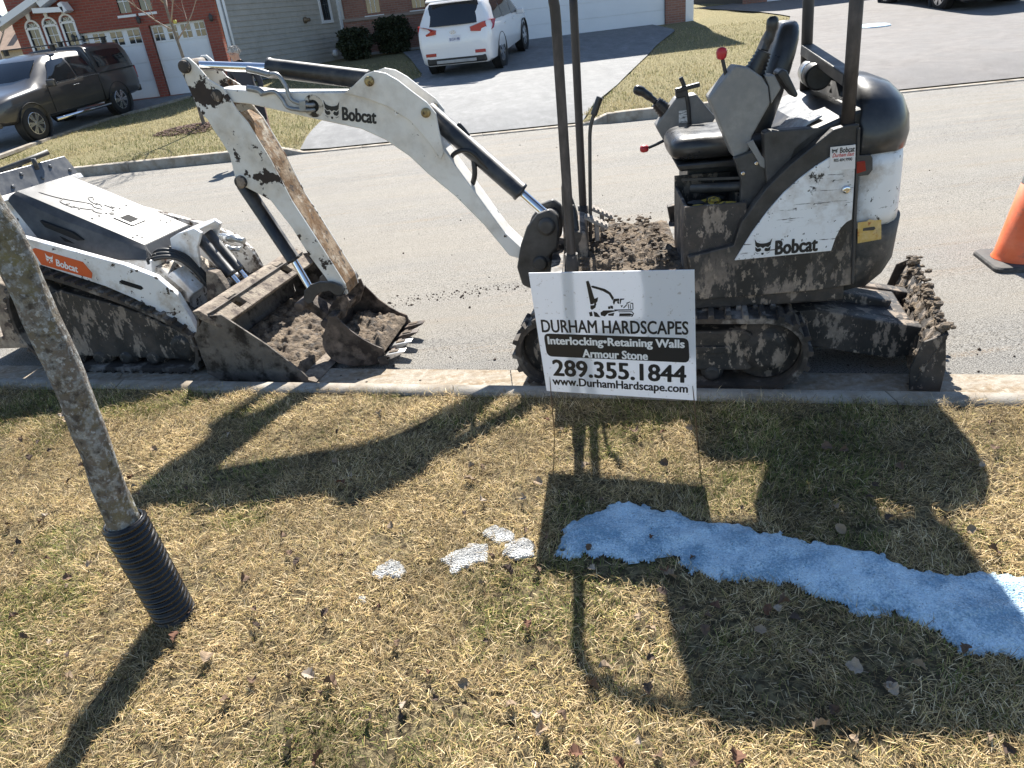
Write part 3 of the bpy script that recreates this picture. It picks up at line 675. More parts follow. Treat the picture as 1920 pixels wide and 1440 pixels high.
wp = FB.pts([(1378, 489), (1410, 437), (1440, 396), (1470, 362), (1500, 335), (1530, 312), (1560, 294), (1585, 280), (1605, 271), (1603, 330), (1598, 412), (1588, 417), (1577, 428), (1567, 447), (1559, 471)], -.495)
mb = MB(); mb.slab(FB, wp, -.492, -.479); panel = mb.build('side_panel', wpanel, exc, .003)
mb = MB(); a, z = FB.at(1586, 355, -.493); mb.lathe(FB.P(a, -.505, z), FB.n, [(0, .006), (0, .013), (.004, .018), (.013, .018)], 16); mb.build('panel_lock', chrome, panel)
# engine hood between the side covers, sloping up to the rear
mb = MB()
prof = [(.47, .60), (.48, 1.0), (.52, 1.12), (.60, 1.18), (.76, 1.24), (.82, 1.25), (.82, .6)]
mb.slab(FB, prof, -.424, .424); mb.build('engine_cover', plastic, exc, .02)
mb = MB(); mb.slab(FB, [(.53, 1.14), (.60, 1.20), (.66, 1.225), (.66, 1.215), (.6, 1.185), (.54, 1.12)], -.36, -.1); mb.build('rag', M('crumpled_plastic_sheet', (.5, .52, .55), .25, 0, .3, 18, bump=(30, 1, .03), spec=.8), exc, .006)
mb = MB(); mb.lathe(FB.P(.735, .0, 1.335), FB.n + FB.e * .12, [(0, .052), (.008, .06), (.26, .06), (.26, .05), (.27, .04)], 24); mb.build('exhaust_muffler', plastic, exc)
mb = MB(); mb.lathe(FB.P(.735, .0, 1.335), FB.n + FB.e * .12, [(.12, .0612), (.24, .0612)], 24); mb.build('muffler_band', M('bare_aluminium', (.6, .6, .6), .3, .9, .1, 10), exc)
# rear counterweight: plan rounded, in bands
def rear_ring(z, s_in, s_out, hw, n=22, p=2.6):
    out = []
    for k in range(n + 1):
        t = -1 + 2 * k / n; out.append(FB.P(s_in + (s_out - s_in) * (1 - abs(t) ** p) ** (1 / p), hw * t, z))
    return out
def band(name, lv, mat, parent=exc):
    mb = MB(); mb.rings([rear_ring(z, si, so, hw) for z, si, so, hw in lv], True, True, True); return mb.build(name, mat, parent)
low_m = M('rubbed_black_counterweight', (.028, .028, .029), .5, 0, .3, 4, layers=[((.11, .1, .09), .45, 8, .8, .1), (MUDL, .26, 14, .95, .05)], bump=(60, .15))
band('counterweight', [(.43, .80, .93, .40), (.45, .80, .99, .455), (.50, .80, 1.055, .475), (.56, .80, 1.09, .48), (.66, .80, 1.095, .482), (.745, .80, 1.10, .482)], low_m)
band('rear_panel', [(.746, .805, 1.085, .474), (.80, .805, 1.084, .474), (1.0, .805, 1.075, .474), (1.062, .805, 1.065, .474)], wpanel)
band('engine_hood', [(1.063, .795, 1.075, .482), (1.12, .795, 1.085, .484), (1.19, .795, 1.075, .475), (1.26, .795, 1.045, .44), (1.315, .795, .99, .37), (1.345, .795, .92, .28), (1.355, .795, .86, .15)], M('glossy_black_hood', (.02, .021, .024), .3, 0, .2, 4, layers=[((.07, .07, .07), .35, 6, .6, .2)], coat=.25))
mb = MB(); pts_ = FB.pts([(1604, 292), (1632, 290), (1636, 296), (1636, 318), (1628, 328), (1604, 331)], -.485); mb.slab(FB, pts_, -.488, -.46); tl = mb.build('light_recess', blackm, exc, .002)
mb = MB(); pts_ = FB.pts([(1606, 303), (1622, 301), (1624, 320), (1606, 326)], -.49); mb.slab(FB, pts_, -.493, -.486); mb.build('tail_light', M('red_lens', (.25, .02, .015), .2, 0, .1, 20), tl, .003)
mb = MB(); pts_ = FB.pts([(1608, 417), (1625, 415), (1630, 411), (1640, 413), (1652, 412), (1652, 448), (1608, 456)], -.49)
mb.slab(FB, pts_, -.4925, -.4895); stk = mb.build('warning_sticker', M('faded_yellow_sticker', (.55, .36, .1), .7, 0, .2, 20, layers=[((.65, .5, .25), .4, 15, .8, .1), ((.4, .12, .03), .2, 30, .8, .05)]), exc)
a, z = FB.at(1630, 429, -.4945); mb = MB(); mb.slab(FB, [(a - .026, z - .008), (a + .02, z - .008), (a + .026, z), (a + .02, z + .008), (a - .012, z + .006), (a - .026, z + .004)], -.4945, -.4928); mb.build('sticker_symbol', blackm, stk)
mb = MB(); a0, z0 = FB.at(1611, 240, -.49); a1, z1 = FB.at(1599, 533, -.49)
mb.bar(FB.P(a0, -.484, z0), FB.P(a1, -.484, z1), .012, .012); mb.build('hinge_rail', blackm, exc, .003)
# -- seat
def cushion(name, rings_, mat, parent=exc):
    mb = MB(); mb.rings(rings_, True, True, True); o = mb.build(name, mat, parent); sb = o.modifiers.new('sub', 'SUBSURF'); sb.levels = sb.render_levels = 1; return o
def seat_ring(s, z0, z1, hw, dip=.02, n=12):
    out = []
    for k in range(n):
        a = 2 * math.pi * k / n; c, sn = math.cos(a), math.sin(a)
        o_ = hw * math.copysign(abs(c) ** .6, c); zz = (z0 + z1) / 2 + (z1 - z0) / 2 * math.copysign(abs(sn) ** .6, sn)
        if sn > .3: zz -= dip * (1 - abs(c))
        out.append(FB.P(s, o_, zz))
    return out
seat_base = cushion('seat_cushion', [seat_ring(*q) for q in ((.035, 1.08, 1.11, .13, 0), (.045, 1.045, 1.145, .19, .005), (.09, 1.03, 1.175, .225, .015), (.22, 1.03, 1.175, .235, .025), (.40, 1.04, 1.175, .235, .025), (.48, 1.05, 1.17, .22, .02), (.5, 1.08, 1.13, .15, .0))], seatm)
def back_ring(z, s0, s1, hw, n=12):
    out = []
    for k in range(n):
        a = 2 * math.pi * k / n; c, sn = math.cos(a), math.sin(a)
        out.append(FB.P((s0 + s1) / 2 + (s1 - s0) / 2 * math.copysign(abs(sn) ** .6, sn) + (.025 * abs(c) if sn < 0 else 0) * -1, hw * math.copysign(abs(c) ** .6, c), z))
    return out
cushion('seat_back', [back_ring(*q) for q in ((1.10, .40, .48, .17), (1.13, .39, .50, .21), (1.27, .42, .54, .225), (1.41, .46, .58, .22), (1.52, .50, .61, .19), (1.575, .53, .61, .14), (1.59, .55, .60, .08))], seatm)
mb = MB(); mb.slab(FB, [(.08, 1.0), (.46, 1.0), (.48, 1.035), (.06, 1.035)], -.2, .2); mb.slab(FB, [(.14, .60), (.46, .60), (.46, 1.0), (.14, 1.0)], -.0, .36); mb.build('seat_base', plastic, exc, .01)
# -- control consoles, joysticks, levers
con = FB.pts([(1329, 184), (1378, 123), (1405, 127), (1429, 144), (1441, 163), (1444, 195), (1410, 256), (1404, 284), (1376, 296)], -.37)
mb = MB(); mb.slab(FB, con, -.37, -.26); nc = mb.build('console', greym, exc, .008)
arm = FB.pts([(1432, 140), (1452, 140), (1464, 165), (1445, 195), (1441, 163)], -.35); mb = MB(); mb.slab(FB, arm, -.36, -.28); mb.build('armrest_bracket', greym, nc, .006)
pad = FB.pts([(1455, 138), (1466, 128), (1474, 132), (1496, 178), (1489, 184), (1470, 160)], -.35); mb = MB(); mb.slab(FB, pad, -.37, -.27); mb.build('armrest', plastic, nc, .01)
def lever(F, path, o, r, name, mat, parent, seg=10):
    pts_ = [F.Q(a, b, oo) for a, b, oo in path] if len(path[0]) == 3 else [F.Q(a, b, o) for a, b in path]
    mb = MB(); mb.tube(smooth_path(pts_, 5), r, seg); return mb.build(name, mat, parent)
lever(FB, [(1362, 146), (1358, 126), (1354, 108)], -.32, .008, 'safety_lever', plastic, nc)
mb = MB(); p = FB.Q(1353, 101, -.32); mb.lathe(p - Vector((0, 0, .022)), (0, 0, 1), [(0, .012), (.008, .02), (.03, .023), (.043, .018), (.048, .008)], 14); mb.build('red_knob', redm, nc)
def joystick(F, base, tip, o, parent):
    a = F.Q(*base, o); b = F.Q(*tip, o); d = (b - a).normalized(); L = (b - a).length; mb = MB(); prof = []
    for k in range(7): t = k / 7; prof += [(t * L * .45, .043 - .018 * t), (t * L * .45 + .006, .049 - .018 * t)]
    mb.lathe(a, d, prof, 16); bt = mb.build('joystick_boot', plastic, parent)
    side = F.n; fw = d.cross(side); mb = MB()
    mb.tube(smooth_path([a + d * L * .42, a + d * L * .6 + fw * .004, a + d * L * .8 + fw * .012, a + d * L * .97 + fw * .03], 4), [.016] * 4 + [.021] * 4 + [.025] * 3 + [.021, .012], 12)
    mb.build('joystick_grip', plastic, parent)
joystick(FB, (1412, 140), (1463, 32), -.30, nc)
fcon = FB.pts([(1229, 236), (1267, 184), (1305, 176), (1342, 220), (1310, 270), (1258, 288), (1236, 250)], .28)
mb = MB(); mb.slab(FB, fcon, .27, .38); fc = mb.build('console', greym, exc, .008)
joystick(FB, (1255, 216), (1194, 156), .32, fc)
lever(FB, [(1293, 236), (1290, 195), (1284, 165), (1276, 145)], .27, .011, 'throttle_lever', plastic, fc)
mb = MB(); mb.bar(FB.Q(1266, 170, .27), FB.Q(1312, 158, .27), .03, .022); mb.slab(FB, FB.pts([(1266, 168), (1288, 160), (1290, 180), (1268, 184)], .27), .26, .31); mb.build('switch_pod', plastic, fc, .004)
lever(FB, [(1248, 262), (1232, 270), (1216, 277)], .3, .008, 'lock_lever', plastic, fc)
mb = MB(); p = FB.Q(1208, 279, .3); mb.lathe(p + FB.e * .022, -FB.e, [(0, .012), (.008, .018), (.03, .02), (.042, .014), (.045, .006)], 12); mb.build('red_knob', redm, fc)
a, z = FB.at(1282, 219, .262); mb = MB(); mb.slab(FB, [(a - .024, z - .03), (a + .024, z - .03), (a + .024, z + .03), (a - .024, z + .03)], .266, .269); mb.build('instruction_label', M('white_label', (.7, .7, .7), .6, 0, .3, 90, layers=[((.1, .1, .1), .4, 120, .6, .02, (.3, .3, 2))]), fc)
br = FB.pts([(1376, 297), (1412, 284), (1440, 322), (1436, 356), (1398, 420), (1388, 402), (1390, 340)], -.40); mb = MB(); mb.slab(FB, br, -.40, -.36); brk = mb.build('console_bracket', blackm, exc, .005)
for q in ((1418, 306), (1393, 325)):
    mb = MB(); p = FB.Q(*q, -.402); mb.lathe(p - FB.n * .008, FB.n, [(0, .007), (.003, .01), (.01, .01)], 8); mb.build('bolt', chrome, brk)
arm2 = FB.pts([(1400, 268), (1412, 262), (1428, 292), (1436, 300), (1434, 316), (1426, 312), (1420, 300)], -.41); mb = MB(); mb.slab(FB, arm2, -.412, -.401); mb.build('console_latch', greym, brk, .002)
sb_ = FB.pts([(1432, 250), (1440, 246), (1554, 238), (1520, 277), (1480, 310), (1440, 350), (1436, 330)], -.424); mb = MB(); mb.slab(FB, sb_, -.424, -.36); mb.build('seat_side_box', blackm, exc, .006)
# -- open tool box at the front of the seat
tb = [FB.at(1284, 388, -.44), FB.at(1392, 376, -.44), FB.at(1396, 472, -.44), FB.at(1292, 490, -.44)]
x0, x1, zt, zb = tb[0][0], tb[1][0] + .02, tb[0][1] + .0, .585
mb = MB(); o0, o1 = -.445, -.02
mb.slab(FB, [(x0, zb), (x1, zb), (x1, zt), (x0, zt)], o0, o0 + .015); mb.slab(FB, [(x0, zb), (x0 + .015, zb), (x0 + .015, zt), (x0, zt)], o0 + .016, o1 - .016); mb.slab(FB, [(x1 - .015, zb), (x1, zb), (x1, zt), (x1 - .015, zt)], o0 + .016, o1 - .016); mb.slab(FB, [(x0, zb), (x1, zb), (x1, zt + .05), (x0, zt + .05)], o1 - .015, o1); mb.slab(FB, [(x0 + .016, zb), (x1 - .016, zb), (x1 - .016, zb + .1), (x0 + .016, zb + .1)], o0 + .016, o1 - .016)
mb.build('tool_box', mudblack, exc, .003)
gl = empty('work_gloves', C0 + FB.P(x0 + .12, -.3, zt - .045), label='yellow and black work gloves heaped in the excavator tool box', cat='gloves')
for k in range(9):
    a = random.uniform(0, 6.28); c = Vector((random.uniform(-.06, .09), random.uniform(-.07, .11), random.uniform(0, .03))); d = Vector((math.cos(a), math.sin(a), random.uniform(-.2, .3)))
    mb = MB(); mb.ico(c, .03, 2, .12, (.5 + abs(d.x), .5 + abs(d.y), .4)); mb.build('glove_finger', yellow if k % 3 else blackm, gl)
mb = MB(); mb.ico((0.02, .03, -.03), .085, 2, .18, (1.3, 1.2, .45)); mb.build('glove_palm', blackm, gl)
mb = MB(); mb.bar(FB.P(x0 + .03, -.1, zt + .045), FB.P(x1 + .02, -.3, zt + .075), .012, .012); mb.tube([FB.P(x0 + .07, -.16, zt + .01), FB.P(x1 + .02, -.35, zt + .05)], .022, 12); mb.build('seat_slide_rod', blackm, exc)
# -- footwell: pedals, travel levers, mud
mb = MB(); mb.slab(FB, [(-.56, .585), (-.50, .585), (-.50, .60), (-.56, .60)], -.46, .46); mb.build('floor_lip', mudblack, exc, .003)
for (q, o_) in (((1118, 415), -.06), ((1128, 398), .14)):
    p = FB.Q(*q, o_); mb = MB(); rot = Matrix.Rotation(R(-8), 3, 'Z') @ Matrix.Rotation(R(28), 3, 'Y'); mb.box(p, (.13, .07, .014), rot)
    for k in range(5): mb.box(p + rot @ Vector((-.05 + .025 * k, 0, .01)), (.012, .06, .008), rot)
    mb.bar(p - Vector((0, 0, .005)), p + Vector((.0, 0, -.1)), .03, .02); mb.build('pedal', M('dusty_pedal', (.3, .27, .24), .9, 0, .2, 20, bump=(60, .4)), exc, .002)
for dx, o_ in ((0, .02), (-26, .12)):
    path = [(1108 + dx, 478), (1107 + dx, 400), (1106 + dx, 290), (1107 + dx, 240), (1116 + dx, 208), (1123 + dx, 186)]
    if dx == 0: lv = lever(FB, path, o_, .0095, 'travel_lever', blackm, exc); lever(FB, [(1113, 216), (1119, 198), (1125, 182)], o_, .017, 'lever_grip', plastic, lv)
mb = MB(); mb.slab(FB, [(-.48, .58), (-.36, .58), (-.38, .74), (-.45, .76)], -.2, .2); mb.slab(FB, [(-.5, .58), (-.46, .58), (-.47, .95), (-.49, .95)], -.05, .05); mb.build('pedal_console', mudblack, exc, .008)
for k, (pa, pb) in enumerate(((( -.47, -.16, .6), (-.44, -.1, .86)), ((-.45, .05, .62), (-.47, .1, .9)))):
    mb = MB(); mb.tube(smooth_path([FB.P(*pa), FB.P((pa[0] + pb[0]) / 2 + .03, pa[1], (pa[2] + pb[2]) / 2), FB.P(*pb)], 5), .014, 8); mb.build('hose', hosem, exc)
def lump_sheet(name, pts_fn, nu, nv, amp, mat, parent=None, seed=0, base=0.0):
    mb = MB(); vs = []
    for i in range(nu + 1):
        for j in range(nv + 1):
            u, v = i / nu, j / nv; p = pts_fn(u, v); e_ = min(u, 1 - u, v, 1 - v) * 8
            q = p * 16 + Vector((seed, 0, 0)); h = mnoise.fractal(q, .9, 2.1, 5) * .5 + .5 + .5 * max(0, mnoise.noise(p * 45 + Vector((0, seed, 0))))
            vs.append(p + Vector((0, 0, base + amp * max(0, h) * min(1, e_) - (.02 if e_ < .05 else 0))))
    mb.add(vs, [(i * (nv + 1) + j, (i + 1) * (nv + 1) + j, (i + 1) * (nv + 1) + j + 1, i * (nv + 1) + j + 1) for i in range(nu) for j in range(nv)], True); return mb.build(name, mat, parent)
md = lump_sheet('mud', lambda u, v: FB.P(-.47 + .56 * u, -.44 + .88 * v, .59), 60, 90, .055, mudm, None, 3)
md.location = C0; tag(md, 'thick brown mud caked over the excavator footwell floor', 'mud')
# clods on the mud
mb = MB()
for k in range(420):
    c = FB.P(random.uniform(-.44, .02), random.uniform(-.42, .43), .615 + random.uniform(0, .035)); mb.ico(c, random.choice([.004, .006, .006, .008, .011, .016]), 1, .2, (1, 1, .6))
mb.build('clod', mudm, md)['kind'] = 'stuff'
md2 = empty('mud', C0 + bl(0, 1.2, .3), label='lumpy mud crusted along the top of the excavator blade', cat='mud')
mb = MB(); off = bl(0, 1.2, .3)
for k in range(240):
    o_ = random.uniform(-.52, .5); t = random.random(); a_, z_ = (1.225 + .085 * t, .1 + .2 * t) if random.random() < .55 else (1.305, .315)
    mb.ico(bl(o_, a_ + random.gauss(0, .014), z_ + random.gauss(0, .015)) - off, random.choice([.006, .008, .01, .012, .016, .022]), 1, .22, (1.2, 1.1, .8))
mb.build('mud_crust', mudm, md2)['kind'] = 'stuff'
ms = lump_sheet('mud_coat', lambda u, v: bl(-.53 + 1.05 * u, 1.222 + .095 * v ** 1.4 - .03 * max(0, mnoise.fractal(Vector((u * 17, v * 6, 1)), .8, 2.1, 4) + .2) * math.sin(math.pi * min(1, v * 1.05)), .06 + .25 * v) - off, 90, 26, .05, mudm, md2, 5)
# -- canopy
post_m = M('dusty_canopy_steel', (.045, .038, .036), .55, .1, .3, 5, layers=[((.13, .11, .1), .35, 9, .8, .1, (1, 1, .3))], bump=(60, .1))
def Qp(px, py, o): return FB.Q(px, py, o)
fn0, fn1 = Qp(1073, 506, -.45), Qp(1040, 0, -.45); ff0, ff1 = Qp(1094, 404, .44), Qp(1075, 0, .44)
rn0, rn1 = Qp(1589, 236, -.44), Qp(1606, 0, -.44); rf0, rf1 = Qp(1510, 160, .36), Qp(1516, 0, .36)
def ext(a, b, z): t = (z - a.z) / (b.z - a.z); return a + (b - a) * t
mb = MB()
for a, b, o_ in ((fn0, fn1, -.4), (ff0, ff1, .32)):
    top = ext(a, b, 1.8); path = [ext(a, b, .58), ext(a, b, 1.2), ext(a, b, 1.7), top, FB.P(-.37, o_ * 1.04, 1.96), FB.P(-.08, o_ * .9, 2.085)]
    mb = MB(); mb.tube(smooth_path(path, 4), .022, 14); mb.build('canopy_post', post_m, exc)
    mb = MB(); mb.tube([ext(a, b, .56), ext(a, b, .72)], .031, 14); mb.build('post_socket', mudblack, exc)
for a, b in ((rn0, rn1), (rf0, rf1)):
    mb = MB(); mb.tube([ext(a, b, 1.06), ext(a, b, 2.09)], .027, 14); mb.build('canopy_post', post_m, exc)
mb = MB(); mb.bar(ext(rn0, rn1, 1.365), ext(rf0, rf1, 1.43), .06, .05); mb.build('rear_rail', blackm, exc, .006)
mb = MB(); roof = [(-.15, -.33), (-.08, -.40), (.62, -.42), (.76, -.40), (.81, -.33), (.81, .36), (.75, .43), (-.10, .43), (-.17, .36)]
mb.rings([[FB.P(a, o_, z) for a, o_ in roof] for z in (2.07, 2.11)], True, True, False); mb.rings([[FB.P(.36 + (a - .36) * .9, -.02 + (o_ + .02) * .9, z) for a, o_ in roof] for z in (2.111, 2.135)], True, True, False)
mb.build('canopy_roof', blackm, exc, .01)
mb = MB(); mb.tube(smooth_path([FB.P(-.12, -.34, 2.065), FB.P(-.16, 0, 2.06), FB.P(-.12, .3, 2.065)], 5), .02, 10); mb.build('canopy_front_bar', post_m, exc)
# -- swing bracket and boom
sw = FA.pts([(970, 500), (977, 457), (988, 425), (1008, 399), (1030, 391), (1046, 402), (1050, 430), (1047, 462), (1030, 480), (1040, 500), (1035, 530), (996, 540), (980, 533)], -.1)
for o0, o1 in ((-.12, -.085), (.085, .12)):
    mb = MB(); mb.slab(FA, sw, o0, o1); mb.build('swing_bracket', blackm, exc, .012)
mb = MB(); a, z = FA.at(1030, 412, 0); mb.lathe(FA.P(a, -.15, z), FA.n, [(0, .03), (.01, .045), (.29, .045), (.30, .03)], 20); a, z = FA.at(1018, 480, 0); mb.lathe(FA.P(a, -.14, z), FA.n, [(0, .03), (.01, .04), (.27, .04), (.28, .03)], 20); mb.build('bracket_pin', blackm, exc)
pa = FA.P(*[FA.at(1040, 480, 0)[0], 0, .47]); mb = MB(); mb.lathe(pa + Vector((0, 0, -.14)), (0, 0, 1), [(0, .075), (.3, .075)], 20)
q1 = FB.P(-.52, .05, .5); mb.bar(pa, q1, .2, .16); mb.bar(pa + Vector((0, 0, -.09)), q1 + Vector((0, 0, -.08)), .22, .05); mb.build('swing_mount', mudblack, exc, .012)
boom = FA.pts([(985, 488), (955, 480), (907, 422), (853, 368), (803, 327), (767, 293), (723, 263), (677, 242), (612, 228), (528, 209), (466, 195), (420, 191), (406, 187), (400, 177), (405, 168), (416, 166), (464, 169), (495, 173), (643, 173), (690, 177), (728, 190), (768, 216), (806, 250), (837, 287), (893, 363), (947, 437), (975, 463), (1000, 470)], -.075)
mb = MB(); mb.slab(FA, boom, -.075, .075, smooth=False); bo = mb.build('boom', wpaint, exc, .006)
lug = FA.pts([(645, 174), (662, 161), (685, 139), (701, 133), (722, 137), (745, 150), (773, 172), (800, 192), (817, 213), (822, 240), (832, 286), (826, 300), (800, 262), (768, 226), (728, 200), (690, 186)], -.09)
for o0, o1 in ((-.09, -.0755), (.0755, .09)):
    mb = MB(); mb.slab(FA, lug, o0, o1); mb.build('boom_lug_plate', wpaint, bo, .003)
for q in ((693, 152), (799, 211)):
    a, z = FA.at(*q, -.09); mb = MB(); mb.lathe(FA.P(a, -.108, z), FA.n, [(0, .008), (.0, .02), (.006, .024), (.2, .024)], 18); mb.lathe(FA.P(a, -.112, z), FA.n, [(0, .012), (.008, .012)], 10); mb.build('pin', gold, bo)
a, z = FA.at(410, 178, -.08); mb = MB(); mb.lathe(FA.P(a, -.1, z), FA.n, [(0, .02), (0, .03), (.2, .03), (.2, .02)], 20); mb.build('pin', mudblack, bo)
def cyl(name, a, b, r, mat, parent, caps=True):
    mb = MB(); d = (b - a).normalized(); L = (b - a).length; mb.lathe(a, d, [(0, r * .55), (0, r * .9), (.006, r), (L - .02, r), (L - .018, r * 1.06), (L - .002, r * 1.06), (L, r * .6)], 20); return mb.build(name, mat, parent)
cb = M('black_cylinder_paint', (.02, .022, .026), .35, 0, .2, 6, layers=[((.1, .095, .09), .3, 8, .7, .15)], rvar=.06)
A_, B_, D_ = FA.Q(800, 206, 0), FA.Q(978, 362, 0), FA.Q(1030, 408, 0)
c1 = cyl('boom_cylinder', A_, B_, .048, cb, exc); cyl('cylinder_rod', B_ - (B_ - A_).normalized() * .02, D_, .024, chrome, c1)
A_, B_, D_ = FA.Q(693, 150, 0), FA.Q(503, 127, 0), FA.Q(348, 122, 0)
c2 = cyl('stick_cylinder', A_, B_, .047, cb, exc); cyl('cylinder_rod', B_ - (B_ - A_).normalized() * .02, D_, .023, chrome, c2)
A_, B_, D_ = FA.Q(455, 344, 0), FA.Q(552, 489, 0), FA.Q(585, 546, 0)
c3 = cyl('bucket_cylinder', A_, B_, .04, cb, exc); cyl('cylinder_rod', B_ - (B_ - A_).normalized() * .02, D_, .021, chrome, c3)
# maker's mark on the barrels
# hydraulic hoses and hard lines on the boom
hard = M('zinc_hard_line', (.28, .29, .3), .4, .5, .2, 20)
for dz, dx in ((0, 0), (16, -6)):
    mb = MB(); mb.tube(smooth_path([FA.Q(500 + dx * 2, 140 + dz * 2.3, -.085), FA.Q(520 + dx, 140 + dz * 2, -.09), FA.Q(535 + dx, 160 + dz * 1.6, -.095), FA.Q(545 + dx, 185 + dz * 1.0, -.097), FA.Q(562, 194 + dz * .75, -.096), FA.Q(580, 197 + dz * .6, -.09), FA.Q(590, 196 + dz * .6, -.07)], 5), .0105, 8); mb.build('hard_line', hard, bo)
    mb = MB(); mb.tube(smooth_path([FA.Q(464, 130 + dz * 2.2, -.07), FA.Q(485, 134 + dz * 2.2, -.08), FA.Q(506 + dx * 2, 140 + dz * 2.3, -.085)], 4), .016, 10); mb.build('hose_fitting', hard, bo)
mb = MB(); mb.slab(FA, FA.pts([(561, 190), (573, 188), (574, 208), (562, 209)], -.1), -.105, -.078); mb.build('line_clamp', hard, bo, .002)
ac, zc_ = FA.at(587, 199, -.078); mb = MB(); ring = []
for k in range(18): t = 2 * math.pi * k / 18; ring.append((math.cos(t), math.sin(t)))
mb.rings([[FA.P(ac + c * r_, o_, zc_ + s_ * r_) for c, s_ in ring] for o_, r_ in ((-.0755, .055), (-.0775, .054), (-.0775, .032), (-.0757, .031))], True, False, False); mb.build('hole_collar', M('chipped_collar', (.55, .5, .42), .6, 0, .2, 12, layers=[((.04, .03, .02), .45, 22, .8, .04)]), bo)
mb = MB(); mb.rings([[FA.P(ac + c * .0305, -.0758, zc_ + s_ * .0305) for c, s_ in ring], [FA.P(ac + c * .03, -.0756, zc_ + s_ * .03) for c, s_ in ring]], True, True, False); mb.build('line_hole', M('dark_hole', (.01, .01, .01), .9), bo)
mb = MB(); mb.tube(smooth_path([FA.Q(845, 298, -.03), FA.Q(852, 288, -.04), FA.Q(868, 282, -.05), FA.Q(885, 286, -.05), FA.Q(905, 305, -.04), FA.Q(930, 330, -.03)], 5), .012, 8); mb.tube(smooth_path([FA.Q(886, 345, -.02), FA.Q(890, 320, -.03), FA.Q(880, 262, .0), FA.Q(858, 232, .0)], 5), .014, 8); mb.build('hose', hosem, bo)
for k_, (q0, q1) in enumerate((((1042, 470), (1068, 470)), ((1040, 490), (1072, 488)), ((1044, 506), (1070, 503)))):
    mb = MB(); mb.tube(smooth_path([FA.Q(q0[0] - 12, q0[1] - 6, .02), FA.Q(*q0, -.03), FA.Q((q0[0] + q1[0]) / 2, q0[1] + 8, -.05), FB.Q(q1[0] + 10, q1[1], -.1)], 5), .013, 8); mb.build('swing_hose', hosem, exc)
# -- stick
stick = FA.pts([(341, 109), (334, 124), (343, 142), (357, 173), (372, 207), (389, 225), (403, 248), (416, 267), (430, 290), (437, 319), (442, 338), (449, 350), (462, 352), (487, 365), (507, 376), (547, 427), (580, 480), (610, 520), (630, 552), (642, 560), (652, 551), (647, 533), (590, 443), (547, 377), (507, 300), (464, 230), (443, 205), (418, 165), (392, 150), (366, 120), (352, 108)], -.095)
st_in = FA.pts([(430, 250), (443, 212), (464, 230), (507, 300), (547, 377), (590, 443), (647, 533), (652, 551), (642, 560), (630, 552), (610, 520), (580, 480), (547, 427), (507, 376), (487, 365), (462, 352), (440, 300)], -.095)
mb = MB(); mb.slab(FA, stick, -.095, -.081); mb.slab(FA, stick, .081, .095); stk_ = mb.build('stick', stickm, exc, .004)
mb = MB(); mb.slab(FA, st_in, -.0805, .0805); mb.build('stick_box', rustm, stk_, .003)
for q, r_ in (((347, 125), .032), ((452, 341), .034), ((633, 543), .03)):
    a, z = FA.at(*q, -.1); mb = MB(); mb.lathe(FA.P(a, -.12, z), FA.n, [(0, r_ * .5), (0, r_ * .8), (.008, r_), (.232, r_), (.24, r_ * .7)], 18); mb.build('pin', mudblack, stk_)
# -- bucket linkage and bucket
cres = FA.pts([(569, 560), (571, 545), (582, 534), (600, 528), (622, 529), (640, 535), (646, 545), (640, 556), (628, 552), (618, 545), (602, 548), (592, 556), (586, 566), (577, 570)], -.12)
for o0, o1 in ((-.125, -.105), (.105, .125)):
    mb = MB(); mb.slab(FA, cres, o0, o1); mb.build('link_plate', blackm, exc, .004)
mb = MB(); a0, z0 = FA.at(578, 560, 0); a1, z1 = FA.at(624, 594, 0); mb.bar(FA.P(a0, 0, z0), FA.P(a1, 0, z1), .11, .055); mb.lathe(FA.P(a0, -.14, z0), FA.n, [(0, .03), (.28, .03)], 16); mb.lathe(FA.P(a1, -.12, z1), FA.n, [(0, .03), (.24, .03)], 16); mb.build('link_rod', steelm, exc, .006)
BK = [(634, 603), (621, 604), (616, 618), (609, 640), (608, 655), (614, 670), (624, 682), (637, 690), (661, 696), (694, 695), (716, 690), (733, 684)]
bkp = FA.pts(BK, -.205); zmin = min(z for _, z in bkp); bkp = [(a, z - zmin + .012) for a, z in bkp]; dzb = .012 - zmin
side = [(a, z + dzb) for a, z in FA.pts([(634, 605), (661, 631), (684, 647), (703, 657), (720, 664), (726, 678)], -.205)]
inner = []
for i, (a, z) in enumerate(bkp):
    p0_, p1_ = Vector(bkp[max(i - 1, 0)]), Vector(bkp[min(i + 1, len(bkp) - 1)]); d = (p1_ - p0_).normalized(); nn = Vector((-d.y, d.x)); inner.append((a + nn.x * .012, z + nn.y * .012))
mb = MB(); mb.rings([[FA.P(a, o_, z) for a, z in bkp + inner[::-1]] for o_ in (-.2, .28)], True, True, False); bk = mb.build('bucket', steelm, exc, .002)
for o0, o1 in ((-.213, -.201), (.281, .293)):
    mb = MB(); mb.slab(FA, bkp[:-1] + side[::-1], o0, o1); mb.build('side_plate', steelm, bk, .002)
    mb = MB(); e0 = side[-1]; mb.slab(FA, [(e0[0] - .05, e0[1] - .005), (e0[0] + .0, e0[1] + .01), (e0[0] + .012, e0[1] - .05), (e0[0] - .04, e0[1] - .055)], o0 - .01 if o0 < 0 else o0 + .012, o0 if o0 < 0 else o0 + .022); mb.build('side_cutter', mudblack, bk, .003)
ear = [(a, z + dzb) for a, z in FA.pts([(618, 604), (626, 582), (640, 562), (655, 558), (662, 575), (655, 600), (640, 612)], -.09)]
for o0, o1 in ((-.135, -.118), (.118, .135)):
    mb = MB(); mb.slab(FA, ear, o0, o1); mb.build('bucket_ear', steelm, bk, .004)
